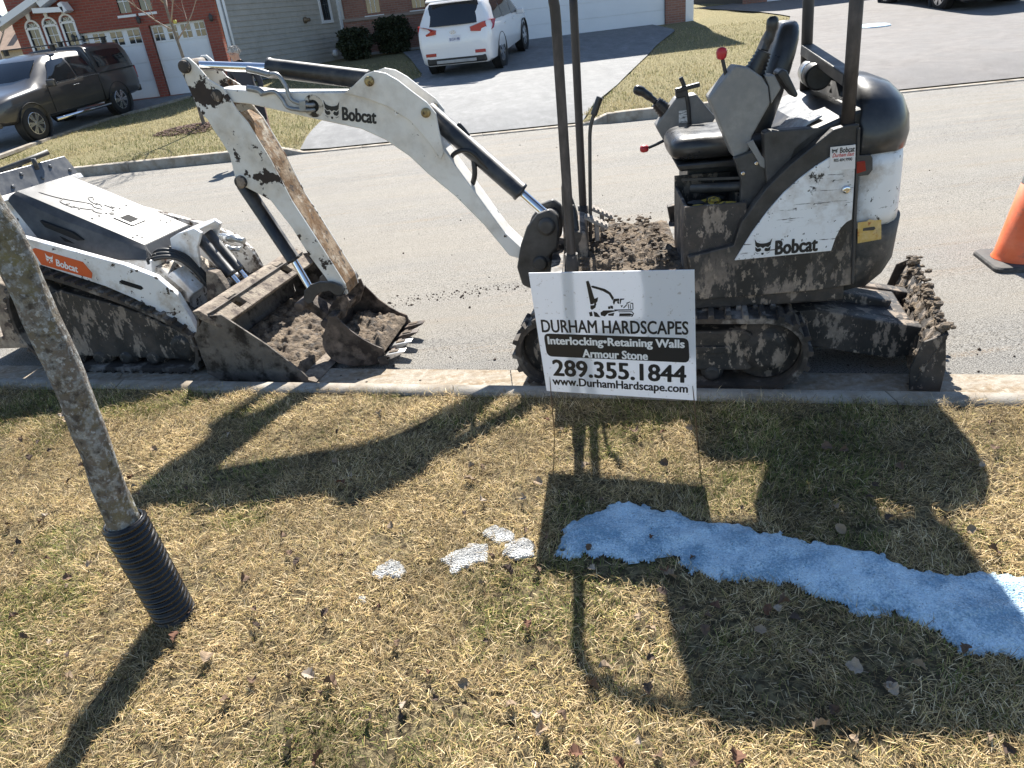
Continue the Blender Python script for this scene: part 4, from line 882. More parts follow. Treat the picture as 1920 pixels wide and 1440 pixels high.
mb = MB(); a, z = FA.at(648, 585, -.0); mb.lathe(FA.P(a, -.2, z + dzb), FA.n, [(0, .03), (.4, .03)], 14); mb.build('bucket_tube', steelm, bk)
tip = Vector(bkp[-1]); d = (Vector(bkp[-1]) - Vector(bkp[-2])).normalized()
for k, o_ in enumerate((-.165, -.03, .105, .24)):
    mb = MB(); up_ = Vector((-d.y, d.x)); rs = []
    for t, hw, th in ((-.05, .03, .026), (.0, .032, .032), (.05, .03, .02), (.095, .025, .006)):
        q = tip + d * t + Vector((0, .006)); rs.append([FA.P(q.x + up_.x * b_, o_ + c_, q.y + up_.y * b_) for c_, b_ in ((-hw, -th * .4), (hw, -th * .4), (hw, th * .6), (-hw, th * .6))])
    mb.rings(rs, True, True, False); tm = mb.build('tooth', bright if k < 2 else steelm, bk, .002)
    mb = MB(); q0, q1 = tip + d * .0 + up_ * .03, tip + d * .055 + up_ * .022
    mb.slab(FA, [(q0.x, q0.y), (q1.x, q1.y), (q1.x - up_.x * .004, q1.y - up_.y * .004), (q0.x - up_.x * .004, q0.y - up_.y * .004)], o_ - .014, o_ + .014); mb.build('tooth_pocket', mudm, tm)
cb_ = Vector((sum(p[0] for p in inner) / len(inner), sum(p[1] for p in inner) / len(inner)))
dirt = lump_sheet('bucket_dirt', lambda u, v: FA.P(inner[5][0] + .02 + (tip.x - inner[5][0] - .05) * u, -.195 + .47 * v, inner[6][1] + .035 + .05 * (1 - u) + .0 * v), 40, 40, .06, mudm, None, 9); dirt.location = C0
tag(dirt, 'dark crumbly soil heaped inside the small toothed excavator bucket', 'soil')

# -- lettering
def cat_polys():
    P = [[(-.5, .5), (-.36, .3), (-.18, .24), (0, .22), (.18, .24), (.36, .3), (.5, .5), (.43, .12), (.3, .0), (.13, .04), (0, -.04), (-.13, .04), (-.3, .0), (-.43, .12)]]
    for s_ in (-1, 1):
        q = [(.44, .06), (.3, -.05), (.14, -.02), (.08, -.14), (.16, -.22), (.32, -.24), (.42, -.14)]; P.append([(s_ * x, y) for x, y in (q if s_ > 0 else q[::-1])])
        for k in range(3): q = [(.16 + .05 * k, -.3 - .02 * k), (.3 + .06 * k, -.38 + .05 * k), (.29 + .06 * k, -.35 + .05 * k)]; P.append([(s_ * x, y) for x, y in (q if s_ > 0 else q[::-1])])
    P.append([(-.08, -.3), (.08, -.3), (.05, -.42), (-.05, -.42)]); return P
ink = M('black_ink', (.012, .012, .013), .5, 0, .1, 10); wink = M('white_ink', (.8, .8, .8), .5, 0, .05, 10)
def mark(F, o, q0, q1, hpx, txt, parent, mat, cat=False, bold=.02, **kw):
    """text or cat's head centred between two photo points on plane o of frame F, hpx tall"""
    a = F.Q(*q0, o); b = F.Q(*q1, o); c = F.Q((q0[0] + q1[0]) / 2 - hpx * .05, (q0[1] + q1[1]) / 2 - hpx / 2, o); e_ = F.Q((q0[0] + q1[0]) / 2 + hpx * .05, (q0[1] + q1[1]) / 2 + hpx / 2, o)
    w = (b - a).length; h = (c - e_).length * (1.25 if cat else 1)
    me = poly_mesh('logo', [[(x * w, y * h) for x, y in p] for p in cat_polys()]) if cat else text_fit(txt, w, h, bold, **kw)
    return place('cat_head_logo' if cat else 'lettering', me, mat, parent, (a + b) / 2, b - a, Vector((0, 0, 1)))
mark(FA, -.0765, (641, 213), (706, 220), 26, 'Bobcat', bo, ink, bold=.05)
mark(FA, -.0765, (607, 206), (637, 209), 30, '', bo, ink, True)
mark(FB, -.4935, (1453, 465), (1534, 457), 27, 'Bobcat', panel, ink, bold=.05)
mark(FB, -.4935, (1414, 465), (1447, 463), 26, '', panel, ink, True)
sk = FB.pts([(1557, 276), (1604, 271), (1603, 316), (1555, 320)], -.4925); mb = MB(); mb.slab(FB, sk, -.4945, -.4925); ds = mb.build('dealer_sticker', M('pale_sticker', (.7, .68, .67), .6, 0, .06, 20), panel)
mark(FB, -.4955, (1575, 282), (1603, 279), 10, 'Bobcat', ds, ink, bold=.03); mark(FB, -.4955, (1559, 284), (1571, 283), 9, '', ds, ink, True)
mark(FB, -.4955, (1561, 292), (1602, 288), 7, 'Durham East', ds, M('red_ink', (.55, .06, .05), .5), shear=.3); mark(FB, -.4955, (1563, 301), (1598, 298), 6, '905.404.9990', ds, ink, bold=.02)
mb = MB(); mb.slab(FA, FA.pts([(738, 201), (747, 198), (750, 212), (741, 217)], -.0763), -.0768, -.0758); mb.build('warning_label', M('white_label_b', (.75, .75, .75), .5, 0, .2, 60, layers=[((.05, .05, .05), .42, 60, .5, .02)]), bo)
# ================================================================== COMPACT TRACK LOADER
L0 = Vector((-1.9, 4.0, ROADZ + .012)); FL = Frame(L0, -16.5)
ldr = empty('track_loader', L0, label='white stand-on track loader with black hood and wide bucket beside the tree', cat='loader')
lwhite = M('loader_white_paint', (.76, .77, .78), .35, 0, .04, 3, layers=[((.5, .43, .35), .3, 7, .8, .1), ((.07, .05, .04), .18, 26, .9, .012)], coat=.2)
lmud = M('mud_splashed_white', (.7, .69, .66), .5, 0, .06, 4, layers=[((.42, .36, .29), .45, 5, .9, .12), ((.09, .07, .055), .36, 20, .95, .02), ((.07, .055, .045), .3, 7, .95, .05)], bump=(60, .3))
hoodm = M('loader_hood', (.03, .031, .035), .5, 0, .15, 3, layers=[((.12, .12, .12), .36, 4, .5, .2)], bump=(120, .05), rvar=.06, spec=.45)
lsteel = M('muddy_loader_bucket', (.1, .09, .082), .5, .4, .25, 6, layers=[((.2, .175, .15), .5, 7, .9, .12), ((.03, .024, .02), .4, 9, .7, .06)], bump=(45, .4))
dusty = M('dry_mud_steel', (.2, .16, .125), .9, 0, .2, 8, layers=[((.32, .27, .21), .45, 12, .95, .08), ((.08, .06, .05), .36, 15, .9, .05)], bump=(60, .7))
tpath = [(-1.22, .36), (-1.17, .53), (-1.05, .63), (-.9, .66), (-.77, .645), (-.43, .525), (-.11, .385), (.03, .28), (.075, .18), (.05, .08), (-.03, .025), (-.2, .02), (-.6, .02), (-.95, .02), (-1.08, .06), (-1.2, .2)]
for o0 in (0.0, .70):
    crawler(FL, 0, [tuple(v) for v in smooth_path(tpath, 4, True)], o0, o0 + .23, 46, ldr, rubber, .018)
    mb = MB(); mb.slab(FL, [(-1.0, .1), (-.1, .08), (.0, .16), (-.05, .27), (-.4, .43), (-.8, .54), (-1.0, .5), (-1.1, .3)], o0 + .05, o0 + .18); mb.build('track_frame', mudblack, ldr, .01)
    mb = MB(); wheel_disc(mb, FL, -.06, .165, .12, o0 + .03, o0 + .2); mb.build('idler', mudblack, ldr)
    mb = MB(); wheel_disc(mb, FL, -1.02, .42, .2, o0 + .03, o0 + .2); mb.build('sprocket', mudblack, ldr)
    for s_ in (-.3, -.5, -.7, -.9): mb = MB(); wheel_disc(mb, FL, s_, .09, .06, o0 + .03, o0 + .2); mb.build('roller', mudblack, ldr)
# chassis between the tracks
mb = MB(); mb.slab(FL, [(-1.25, .2), (-.1, .2), (-.06, .45), (-.2, .60), (-1.0, .82), (-1.25, .9)], .235, .70); mb.build('chassis', lmud, ldr, .01)
mb = MB(); mb.slab(FL, [(-1.08, .70), (-.25, .55), (-.22, .66), (-.45, .67), (-.78, .755), (-.94, .80), (-1.06, 1.06), (-1.12, 1.06)], .205, .735); mb.build('upper_body', lwhite, ldr, .008)
# hood: sloped black shell with bevelled flanks
def hq(s, o, z): return FL.P(s, o, z)
top = [(-1.05, 1.085), (-.29, .735)]
rs = []
for (o_, t) in ((.185, 'lo'), (.205, 'mid'), (.232, 'hi'), (.26, 'top'), (.68, 'top'), (.708, 'hi'), (.735, 'mid'), (.755, 'lo')):
    if t == 'lo': pr = [(-1.06, 1.06), (-.94, .80), (-.78, .755), (-.42, .675), (-.235, .672)]
    elif t == 'mid': pr = [(-1.06, 1.075), (-.93, .87), (-.77, .81), (-.42, .72), (-.235, .68)]
    elif t == 'hi': pr = [(-1.055, 1.088), (-.93, 1.0), (-.77, .92), (-.42, .778), (-.25, .712)]
    else: pr = [(-1.05, 1.096), (-.93, 1.042), (-.77, .968), (-.42, .806), (-.275, .738)]
    rs.append([hq(a, o_, z) for a, z in pr])
mb = MB(); mb.rings(rs, False, False, True)
mb.add([r[-1] for r in rs] + [hq(-.235, o_, .64) for o_ in (.185, .205, .232, .26, .68, .708, .735, .755)], [(i, i + 1, i + 9, i + 8) for i in range(7)])
hood = mb.build('hood', hoodm, ldr); hood.modifiers.new('sol', 'SOLIDIFY').thickness = .004
bvl = hood.modifiers.new('bevel', 'BEVEL'); bvl.width = .02; bvl.segments = 4; bvl.limit_method = 'ANGLE'; bvl.angle_limit = R(18)
def on_hood(s, o, dz=.0): # height of the hood top
    t = [(-1.05, 1.096), (-.93, 1.042), (-.77, .968), (-.42, .806), (-.275, .738)]
    for (a, za), (b, zb) in zip(t, t[1:]):
        if a <= s <= b: return hq(s, o, za + (zb - za) * (s - a) / (b - a) + dz)
    return hq(s, o, t[-1][1] + dz)
for s_, o_ in [(-.62, .3), (-.62, .36), (-.62, .42), (-.62, .48), (-.62, .54), (-.62, .6), (-.36, .6), (-.40, .6), (-.36, .64), (-.36, .32), (-.33, .32), (-.36, .28)]:
    mb = MB(); mb.ico(on_hood(s_, o_, .004), .0085, 1, 0, (1, 1, .5)); mb.build('rivet', M('dark_rivet', (.01, .01, .012), .5), hood)
mb = MB(); hp = [on_hood(a, b, .005) for a, b in ((-.56, .40), (-.56, .52), (-.44, .52), (-.44, .40))]; mb.add(hp + [p + Vector((0, 0, .006)) for p in hp], [(0, 3, 2, 1), (4, 5, 6, 7), (0, 1, 5, 4), (1, 2, 6, 5), (2, 3, 7, 6), (3, 0, 4, 7)]); lt_ = mb.build('latch_plate', M('latch_grey', (.12, .12, .12), .4, .5), hood, .002)
mb = MB(); hp = [on_hood(a, b, .0125) for a, b in ((-.535, .42), (-.535, .50), (-.465, .50), (-.465, .42))]; mb.add(hp, [(0, 1, 2, 3)]); mb.build('latch_handle', M('dark_hole', (.01, .01, .01), .9), lt_)
# embossed cat outline on the hood
def emb(path, w=.005):
    mb = MB(); P = smooth_path([Vector((a, b, 0)) for a, b in path], 4); rs_ = []
    return P
curves = [[(-.98, .34), (-.9, .36), (-.82, .40), (-.76, .445)], [(-.86, .385), (-.84, .335), (-.78, .33), (-.72, .365), (-.68, .40)], [(-.80, .52), (-.79, .50), (-.75, .475), (-.71, .47)], [(-.80, .52), (-.78, .53), (-.76, .50)], [(-.76, .44), (-.73, .45), (-.70, .43), (-.66, .445)], [(-.73, .48), (-.70, .485), (-.68, .465)], [(-.69, .50), (-.66, .505), (-.63, .50)], [(-.68, .385), (-.65, .385), (-.63, .40)], [(-.80, .36), (-.805, .33)], [(-.77, .36), (-.765, .32)], [(-.74, .37), (-.725, .33)], [(-.66, .515), (-.63, .52)], [(-.61, .44), (-.60, .455), (-.59, .44), (-.60, .43), (-.61, .44)]]
for c in curves:
    P = smooth_path([Vector((a, b, 0)) for a, b in c], 4); mb = MB(); mb.tube([on_hood(p.x, p.y, .004) for p in P], [.0015] + [.0042] * (len(P) - 2) + [.0015], 6); mb.build('embossed_line', M('hood_emboss', (.012, .012, .014), .5), hood)
# side vents
for pr in ([(-.90, .93), (-.70, .85), (-.64, .80), (-.68, .80), (-.88, .89)], [(-.80, .83), (-.74, .80), (-.70, .775), (-.77, .79)]):
    mb = MB(); vs = [hq(a, .205 + (.03 if z > .86 else .012) * 0 - .002, z) for a, z in pr]; mb.slab(FL, pr, .196, .215); mb.build('hood_vent', M('dark_hole', (.01, .01, .01), .9), hood)
for k in range(7):
    mb = MB(); p = hq(-.232, .26 + .07 * k, .672); mb.lathe(p, Vector((.9, -.27, .35)), [(0, .012), (.012, .012), (.02, .006)], 8); mb.build('hood_stud', hosem, hood)
# rear guard plate with bolts, and control bars
gp = M('blued_guard_steel', (.06, .065, .075), .35, .4, .2, 5, layers=[((.14, .14, .14), .35, 8, .5, .15)])
mb = MB(); mb.rings([[hq(-1.16, o_, 1.20), hq(-1.10, o_, 1.085), hq(-1.088, o_, 1.09), hq(-1.148, o_, 1.206)] for o_ in (.14, .80)], True, True, False); gd = mb.build('guard_plate', gp, ldr, .003)
for k in range(6):
    mb = MB(); p = hq(-1.118 + (.012 if k % 2 else -.015), .18 + .115 * k, 1.14 + (-.022 if k % 2 else .028)); mb.lathe(p, Vector((.85, -.25, .45)), [(-.005, .012), (.008, .012), (.012, .007)], 8); mb.build('bolt', gp, gd)
mb = MB(); mb.slab(FL, [(-1.12, 1.062), (-1.055, 1.062), (-1.07, 1.09), (-1.10, 1.09)], .14, .80); mb.slab(FL, [(-1.16, .8), (-1.121, .8), (-1.121, 1.06), (-1.16, 1.2)], .14, .8); mb.build('console_box', lwhite, ldr, .004)
mb = MB(); bar = [FL.Q(-60, 345, .3), FL.Q(0, 320, .40), FL.Q(45, 303, .52), FL.Q(90, 285, .66)]; mb.tube(bar, .017, 10); rl_ = mb.build('grab_rail', blackm, ldr)
for a, b in (((10, 318), (16, 338)), ((36, 308), (42, 330)), ((62, 297), (70, 318))):
    mb = MB(); mb.tube([FL.Q(*a, .5), FL.Q(*b, .5)], .014, 8); mb.build('rail_post', blackm, rl_)
mb = MB(); mb.tube(smooth_path([FL.Q(-60, 352, .35), FL.Q(0, 330, .5), FL.Q(45, 325, .55), FL.Q(75, 318, .6)], 4), .013, 8); mb.build('control_bar', blackm, ldr)
mb = MB(); mb.slab(FL, [(-1.75, .10), (-1.25, .12), (-1.25, .2), (-1.3, .55), (-1.42, .62), (-1.5, .2), (-1.75, .16)], .12, .82); mb.build('operator_platform', dusty, ldr, .01)
# lift arms
armo = [(-1.15, .96), (-.91, .875), (-.65, .80), (-.27, .69), (-.08, .61), (.02, .50), (.06, .36), (.09, .20), (.02, .18), (-.02, .26), (-.06, .31), (-.17, .41), (-.28, .48), (-.45, .56), (-.68, .64), (-.91, .72), (-1.15, .80)]
decal_o = {}
for o0, o1 in ((.045, .085), (.855, .895)):
    mb = MB(); mb.slab(FL, armo, o0, o1); am = mb.build('lift_arm', lmud if o0 > .5 else M('arm_white_splashed', (.76, .77, .78), .38, 0, .04, 3, layers=[((.45, .38, .3), .3, 6, .9, .1), ((.06, .045, .035), .25, 22, .95, .012)], coat=.15), ldr, .005)
    mb = MB(); mb.slab(FL, [(-.33, .575), (-.21, .535), (-.19, .545), (-.2, .56), (-.32, .60), (-.34, .59)], o0 - .002, o0 + .002); mb.build('arm_slot', M('dark_hole', (.01, .01, .01), .9), am)
    if o0 < .5: arm_near = am
# tie plates, lift tower, cylinders, hoses, couplers
tower = [(-.20, .60), (-.17, .745), (-.10, .775), (.02, .80), (.06, .77), (.0, .68), (-.02, .56), (-.08, .52)]
for o0, o1 in ((.36, .385), (.56, .585)):
    mb = MB(); mb.slab(FL, tower, o0, o1); mb.build('tower_plate', lwhite, ldr, .005)
mb = MB(); mb.slab(FL, [(-.10, .775), (.02, .80), (.03, .785), (-.09, .76)], .386, .559); mb.build('tower_cap', lwhite, ldr, .004)
for o_ in (.43, .52):
    a, b, c = FL.P(-.02, o_, .73), FL.P(.13, o_, .48), FL.P(.22, o_, .33); cy = cyl('tilt_cylinder', a, b, .034, cb, ldr); cyl('cylinder_rod', b, c, .018, chrome, cy)
mb = MB(); mb.slab(FL, [(-.24, .52), (-.12, .58), (-.02, .44), (-.15, .34)], .235, .35); mb.build('pump_box', lwhite, ldr, .008)
mb = MB(); mb.slab(FL, [(-.22, .5), (-.1, .56), (.04, .42), (-.1, .3)], .60, .69); mb.build('pump_box', lwhite, ldr, .008)
mb = MB(); mb.slab(FL, [(-.06, .25), (.12, .2), (.2, .26), (.0, .36)], .10, .84); mb.build('tie_plate', dusty, ldr, .006)
mb = MB(); mb.slab(FL, [(-.02, .30), (.06, .56), (.12, .54), (.2, .34), (.14, .28)], .30, .36); mb.build('mount_plate', dusty, ldr, .006)
for k in range(3):
    mb = MB(); mb.tube(smooth_path([FL.P(-.34, .22 + .03 * k, .60), FL.P(-.22, .24 + .03 * k, .66 + .015 * k), FL.P(-.10, .29 + .03 * k, .64), FL.P(-.02, .33 + .02 * k, .52), FL.P(.03, .34 + .02 * k, .38)], 5), .015, 8); mb.build('hose', hosem, ldr)
zinc = M('zinc_coupler', (.45, .46, .46), .35, .8, .15, 20)
for (a, b) in (((400, 441), (458, 452)), ((398, 466), (452, 468))):
    p, q = FL.Q(*a, .64), FL.Q(*b, .64); d = (q - p); mb = MB(); L = d.length; mb.lathe(p, d, [(0, .02), (L * .3, .02), (L * .3, .026), (L * .62, .026), (L * .62, .018), (L * .9, .018), (L, .021), (L, .012)], 14); mb.build('coupler', zinc, ldr)
mb = MB(); mb.tube(smooth_path([FL.Q(385, 470, .62), FL.Q(392, 440, .62), FL.Q(402, 436, .62), FL.Q(408, 450, .62), FL.Q(404, 475, .62)], 5), .006, 8); mb.build('bail_wire', zinc, ldr)
mb = MB(); lbq = [hq(-.228, o_, z) for o_, z in ((.33, .645), (.47, .645), (.47, .60), (.33, .60))]; mb.add([p + FL.e * .004 for p in lbq], [(3, 2, 1, 0)]); wl = mb.build('warning_label', M('red_white_label', (.7, .68, .66), .6, 0, .1, 20, layers=[((.55, .1, .04), .5, 14, .6, .02)]), ldr)
# bucket
bside = [(.27, .42), (.38, .43), (.61, .25), (.78, .09), (.815, .045), (.81, .015), (.24, .015), (.17, .06), (.16, .3)]
bprof = [(.815, .012), (.27, .012), (.19, .06), (.165, .16), (.17, .28), (.22, .40), (.30, .425), (.30, .437), (.212, .412), (.158, .285), (.152, .155), (.178, .05), (.262, 0.0), (.815, 0.0)]
mb = MB(); mb.rings([[FL.P(a, o_, z) for a, z in bprof] for o_ in (-.075, 1.015)], True, True, False); bkt = mb.build('bucket', lsteel, ldr, .002)
for o0, o1 in ((-.088, -.076), (1.016, 1.028)):
    mb = MB(); mb.slab(FL, bside, o0, o1); mb.build('side_plate', lsteel, bkt, .002)
mb = MB(); mb.slab(FL, [(.74, .013), (.86, .013), (.80, .028), (.74, .028)], -.08, 1.02); mb.build('cutting_edge', dusty, bkt, .002)
# crusted top beam with hand-hold holes: boxes around oval gaps
beam = [(-.09, .14, 0), (.14, .22, 1), (.22, .70, 0), (.70, .78, 1), (.78, 1.03, 0)]
mb = MB()
for a, b, hole in beam:
    if not hole: mb.rings([[FL.P(.24, o_, .40), FL.P(.36, o_, .345), FL.P(.37, o_, .365), FL.P(.25, o_, .455), FL.P(.20, o_, .45)] for o_ in (a, b)], True, True, False)
    else:
        mb.rings([[FL.P(.24, o_, .40), FL.P(.27, o_, .39), FL.P(.275, o_, .44), FL.P(.25, o_, .455), FL.P(.20, o_, .45)] for o_ in (a, b)], True, True, False); mb.rings([[FL.P(.335, o_, .357), FL.P(.36, o_, .345), FL.P(.37, o_, .365), FL.P(.34, o_, .385)] for o_ in (a, b)], True, True, False)
mb.build('bucket_lip_beam', dusty, bkt, .004)
dt = lump_sheet('soil', lambda u, v: FL.P(.20 + .55 * u, -.05 + 1.04 * v, .05 + .10 * (1 - u) ** 1.5 - .02 * max(0, u - .7)), 50, 90, .05, mudm, None, 17); dt.location = L0
tag(dt, 'flattened brown soil left on the floor of the wide loader bucket', 'soil')
# orange side decal
dec = FL.pts([(60, 467), (66, 465), (155, 491), (173, 512), (172, 522), (78, 496)], .044); mb = MB(); mb.slab(FL, dec, .0425, .0448); dc = mb.build('decal_plate', M('orange_decal', (.62, .1, .02), .45, 0, .05, 10), arm_near)
mark(FL, .0415, (105, 492), (146, 505), 13, 'Bobcat', dc, wink, bold=.035); mark(FL, .0415, (85, 483), (100, 488), 15, '', dc, wink, True)
# ================================================================== YARD SIGN
sa, sb = gnd(1040, 820), gnd(1311, 840); su = (sb - sa).normalized(); sbk = Vector((-su.y, su.x, 0)); T_ = R(3)
sv = Vector((0, 0, 1)) * math.cos(T_) - sbk * math.sin(T_); sn = su.cross(sv)      # sn points to the camera side
if sn.dot(-sa) < 0: sn = -sn
sroot = (sa + sb) / 2
sign = empty('yard_sign', sroot, label='white lawn sign with black lettering on thin wire legs in front of the excavator', cat='sign')
def on_sign(px, py):
    r = Vector(ray(px, py)); c = Vector((0, 0, CAMH)); return c + r * ((sa - c).dot(sn) / r.dot(sn)) - sroot
TL, TR, BR, BL = [on_sign(*q) for q in ((991, 512), (1302, 506), (1306, 751), (1025, 733))]
mb = MB(); nu, nv = 12, 8; vs = []
for th in (0, -.004):
    for i in range(nu + 1):
        for j in range(nv + 1):
            u, v = i / nu, j / nv; p = TL.lerp(TR, u).lerp(BL.lerp(BR, u), v); vs.append(p + sn * th)
n1 = (nu + 1) * (nv + 1); fs = []
for i in range(nu):
    for j in range(nv):
        q = (i * (nv + 1) + j, i * (nv + 1) + j + 1, (i + 1) * (nv + 1) + j + 1, (i + 1) * (nv + 1) + j); fs += [q, tuple(n1 + k for k in q[::-1])]
for i in range(nu):
    for j in (0, nv): a, b = i * (nv + 1) + j, (i + 1) * (nv + 1) + j; fs.append((a, b, n1 + b, n1 + a))
for j in range(nv):
    for i in (0, nu): a, b = i * (nv + 1) + j, i * (nv + 1) + j + 1; fs.append((a, b, n1 + b, n1 + a))
mb.add(vs, fs, False)
def coroplast():
    mt = M('white_corrugated_plastic', (.8, .81, .83), .5, 0, .02, 4, layers=[((.5, .47, .43), .2, 60, .8, .02)], bump=(3, .05))
    n = mt.node_tree.nodes; l = mt.node_tree.links; b = n['Principled BSDF']; t = n.new('ShaderNodeBsdfTranslucent'); t.inputs[0].default_value = (.75, .78, .85, 1); mx = n.new('ShaderNodeMixShader'); mx.inputs[0].default_value = .26
    l.new(b.outputs[0], mx.inputs[1]); l.new(t.outputs[0], mx.inputs[2]); l.new(mx.outputs[0], n['Material Output'].inputs[0]); return mt
spn = mb.build('sign_panel', coroplast(), sign)
wire = M('rusty_wire', (.16, .11, .075), .6, .5, .3, 30)
for base, foot in ((BL.lerp(BR, .03), sa - sroot), (BL.lerp(BR, .985), sb - sroot)):
    topp = base + (base - foot) * .6; mb = MB(); mb.tube([foot - Vector((0, 0, .05)), base, base - sn * .002 + (base - foot) * .3], .0022, 6); mb.build('wire_leg', wire, sign)
def slab2(name, polys, mat, lift, parent=spn):
    """flat print given as photo-pixel polygons lying on the sign face"""
    mb = MB()
    for p in polys:
        v = [on_sign(*q) + sn * lift for q in p]; ar = sum(p[i][0] * p[(i + 1) % len(p)][1] - p[(i + 1) % len(p)][0] * p[i][1] for i in range(len(p)))
        mb.add(v, [tuple(range(len(v)))])
    o = mb.build(name, mat, parent); bm = bmesh.new(); bm.from_mesh(o.data); bmesh.ops.triangulate(bm, faces=bm.faces); bm.to_mesh(o.data); bm.free(); return o
def stext(txt, q0, q1, hpx, mat, lift=.0012, bold=.02, parent=spn, **kw):
    a, b = on_sign(*q0), on_sign(*q1); c0 = ((q0[0] + q1[0]) / 2, (q0[1] + q1[1]) / 2); h = (on_sign(c0[0], c0[1] - hpx / 2) - on_sign(c0[0], c0[1] + hpx / 2)).length
    return place('lettering', text_fit(txt, (b - a).length, h, bold, **kw), mat, parent, (a + b) / 2 + sn * lift, b - a, sv)
stext('DURHAM HARDSCAPES', (1015, 611), (1291, 615), 25, ink, bold=.026)
rr_ = []
c4 = [(1019, 625), (1291, 634), (1293, 680), (1026, 668)]; 
def rrect(c, r, n=6):
    out = []
    for i in range(4):
        p = Vector(c[i]); a = (Vector(c[i - 1]) - p).normalized() * r; b = (Vector(c[(i + 1) % 4]) - p).normalized() * r
        for k in range(n + 1): t = k / n; out.append(tuple(p + a * (1 - t) ** 2 + b * t ** 2))
    return out
bx_ = slab2('black_banner', [rrect(c4, 11)], ink, .0009)
stext('Interlocking\u2022Retaining Walls', (1027, 640), (1284, 647), 20, wink, .0018, .04, bx_); stext('Armour Stone', (1092, 662), (1215, 667), 16, wink, .0018, .04, bx_)
stext('289.355.1844', (1036, 689), (1287, 702), 32, ink, bold=.034); stext('www.DurhamHardscape.com', (1036, 716), (1290, 731), 20, ink, bold=.034)
# little excavator drawing (photo pixels on the sign face, from the 960,340 crop at 5.33x)
def z_(pts): return [(960 + x / 5.333, 340 + y / 5.333) for x, y in pts]
slab2('excavator_drawing', [z_(p) for p in (
    [(740, 1000), (765, 992), (782, 1030), (830, 1190), (815, 1225), (785, 1230)], [(790, 1045), (812, 1042), (930, 1075), (985, 1110), (1020, 1165), (1005, 1190), (970, 1130), (900, 1092), (800, 1062)],
    [(820, 1175), (862, 1158), (855, 1200), (840, 1215), (845, 1235), (822, 1240)], [(785, 1240), (840, 1235), (835, 1262), (800, 1285), (785, 1270)],
    [(770, 1310), (800, 1300), (808, 1345), (780, 1350)], [(815, 1300), (850, 1312), (885, 1358), (825, 1352)], [(1015, 1175), (1070, 1170), (1075, 1192), (1035, 1200), (1020, 1235), (1008, 1210)],
    [(1080, 1172), (1125, 1170), (1120, 1182), (1095, 1185), (1085, 1225), (1078, 1225)], [(1050, 1200), (1070, 1196), (1072, 1225), (1058, 1222)], [(960, 1250), (985, 1248), (985, 1275), (962, 1275)], [(985, 1240), (1010, 1245), (1012, 1275), (988, 1270)],
    [(1085, 1240), (1110, 1238), (1098, 1262)], [(1140, 1215), (1180, 1200), (1185, 1206), (1150, 1225)], [(1185, 1212), (1212, 1215), (1215, 1276), (1206, 1276), (1204, 1225), (1185, 1222)], [(1160, 1230), (1168, 1226), (1170, 1272), (1163, 1274)], [(1180, 1230), (1187, 1228), (1190, 1272), (1183, 1274)], [(1110, 1262), (1150, 1225), (1155, 1232), (1120, 1268)],
    [(1020, 1280), (1215, 1278), (1200, 1290), (1030, 1292)], [(885, 1312), (915, 1290), (1000, 1288), (1070, 1290), (1020, 1302), (960, 1318), (930, 1350), (890, 1340)], [(960, 1325), (1025, 1312), (1015, 1345), (965, 1342)], [(1075, 1320), (1180, 1318), (1212, 1330), (1180, 1345), (1072, 1348)], [(1060, 1300), (1200, 1298), (1222, 1320), (1205, 1352), (1030, 1356), (1190, 1348), (1212, 1322), (1195, 1306), (1070, 1308)])], ink, .0012)

# ================================================================== NEAR TREE AND GUARD
tp = gnd(328, 1150)
tree = empty('street_tree', tp, label='lichen spotted tree trunk rising from a black corrugated sleeve on the lawn', cat='tree')
def bark():
    mt = M('lichen_bark', (.155, .132, .11), .9, 0, .25, 9, layers=[((.19, .17, .07), .22, 5, .95, .12), ((.29, .295, .285), .4, 34, .95, .05), ((.4, .41, .41), .3, 70, .95, .04), ((.07, .06, .05), .3, 30, .95, .06)], bump=(38, 1.0, .02), stretch=(1, 1, .55)); return mt
FTR = Frame(tp, 0)
cl = [(.0, -.05)] + [FTR.at(*q, 0) for q in ((226, 965), (178, 840), (135, 725), (65, 570), (5, 440), (-60, 320))]
def tz(cl): return [Vector((a, .0, z)) for a, z in cl]
P = tz(cl); d = (P[-1] - P[-3]).normalized(); P += [P[-1] + d * .5 + Vector((.02, .03, 0)), P[-1] + d * 1.2 + Vector((.03, 0, 0))]
path = smooth_path(P, 8); rad = []
for i, p in enumerate(path): rad.append(.0485 - .009 * min(1, p.z / 2.4) + .012 * max(0, 1 - p.z / .2))
mb = MB(); seg = 26; rs = []
for i, p in enumerate(path):
    rs.append([p + Vector((math.cos(a), math.sin(a), 0)) * rad[i] * (1 + .15 * mnoise.noise(Vector((math.cos(a) * 1.6, math.sin(a) * 1.6, p.z * 7))) + .05 * mnoise.noise(Vector((math.cos(a) * 6, math.sin(a) * 6, p.z * 30)))) for a in [2 * math.pi * k / seg for k in range(seg)]])
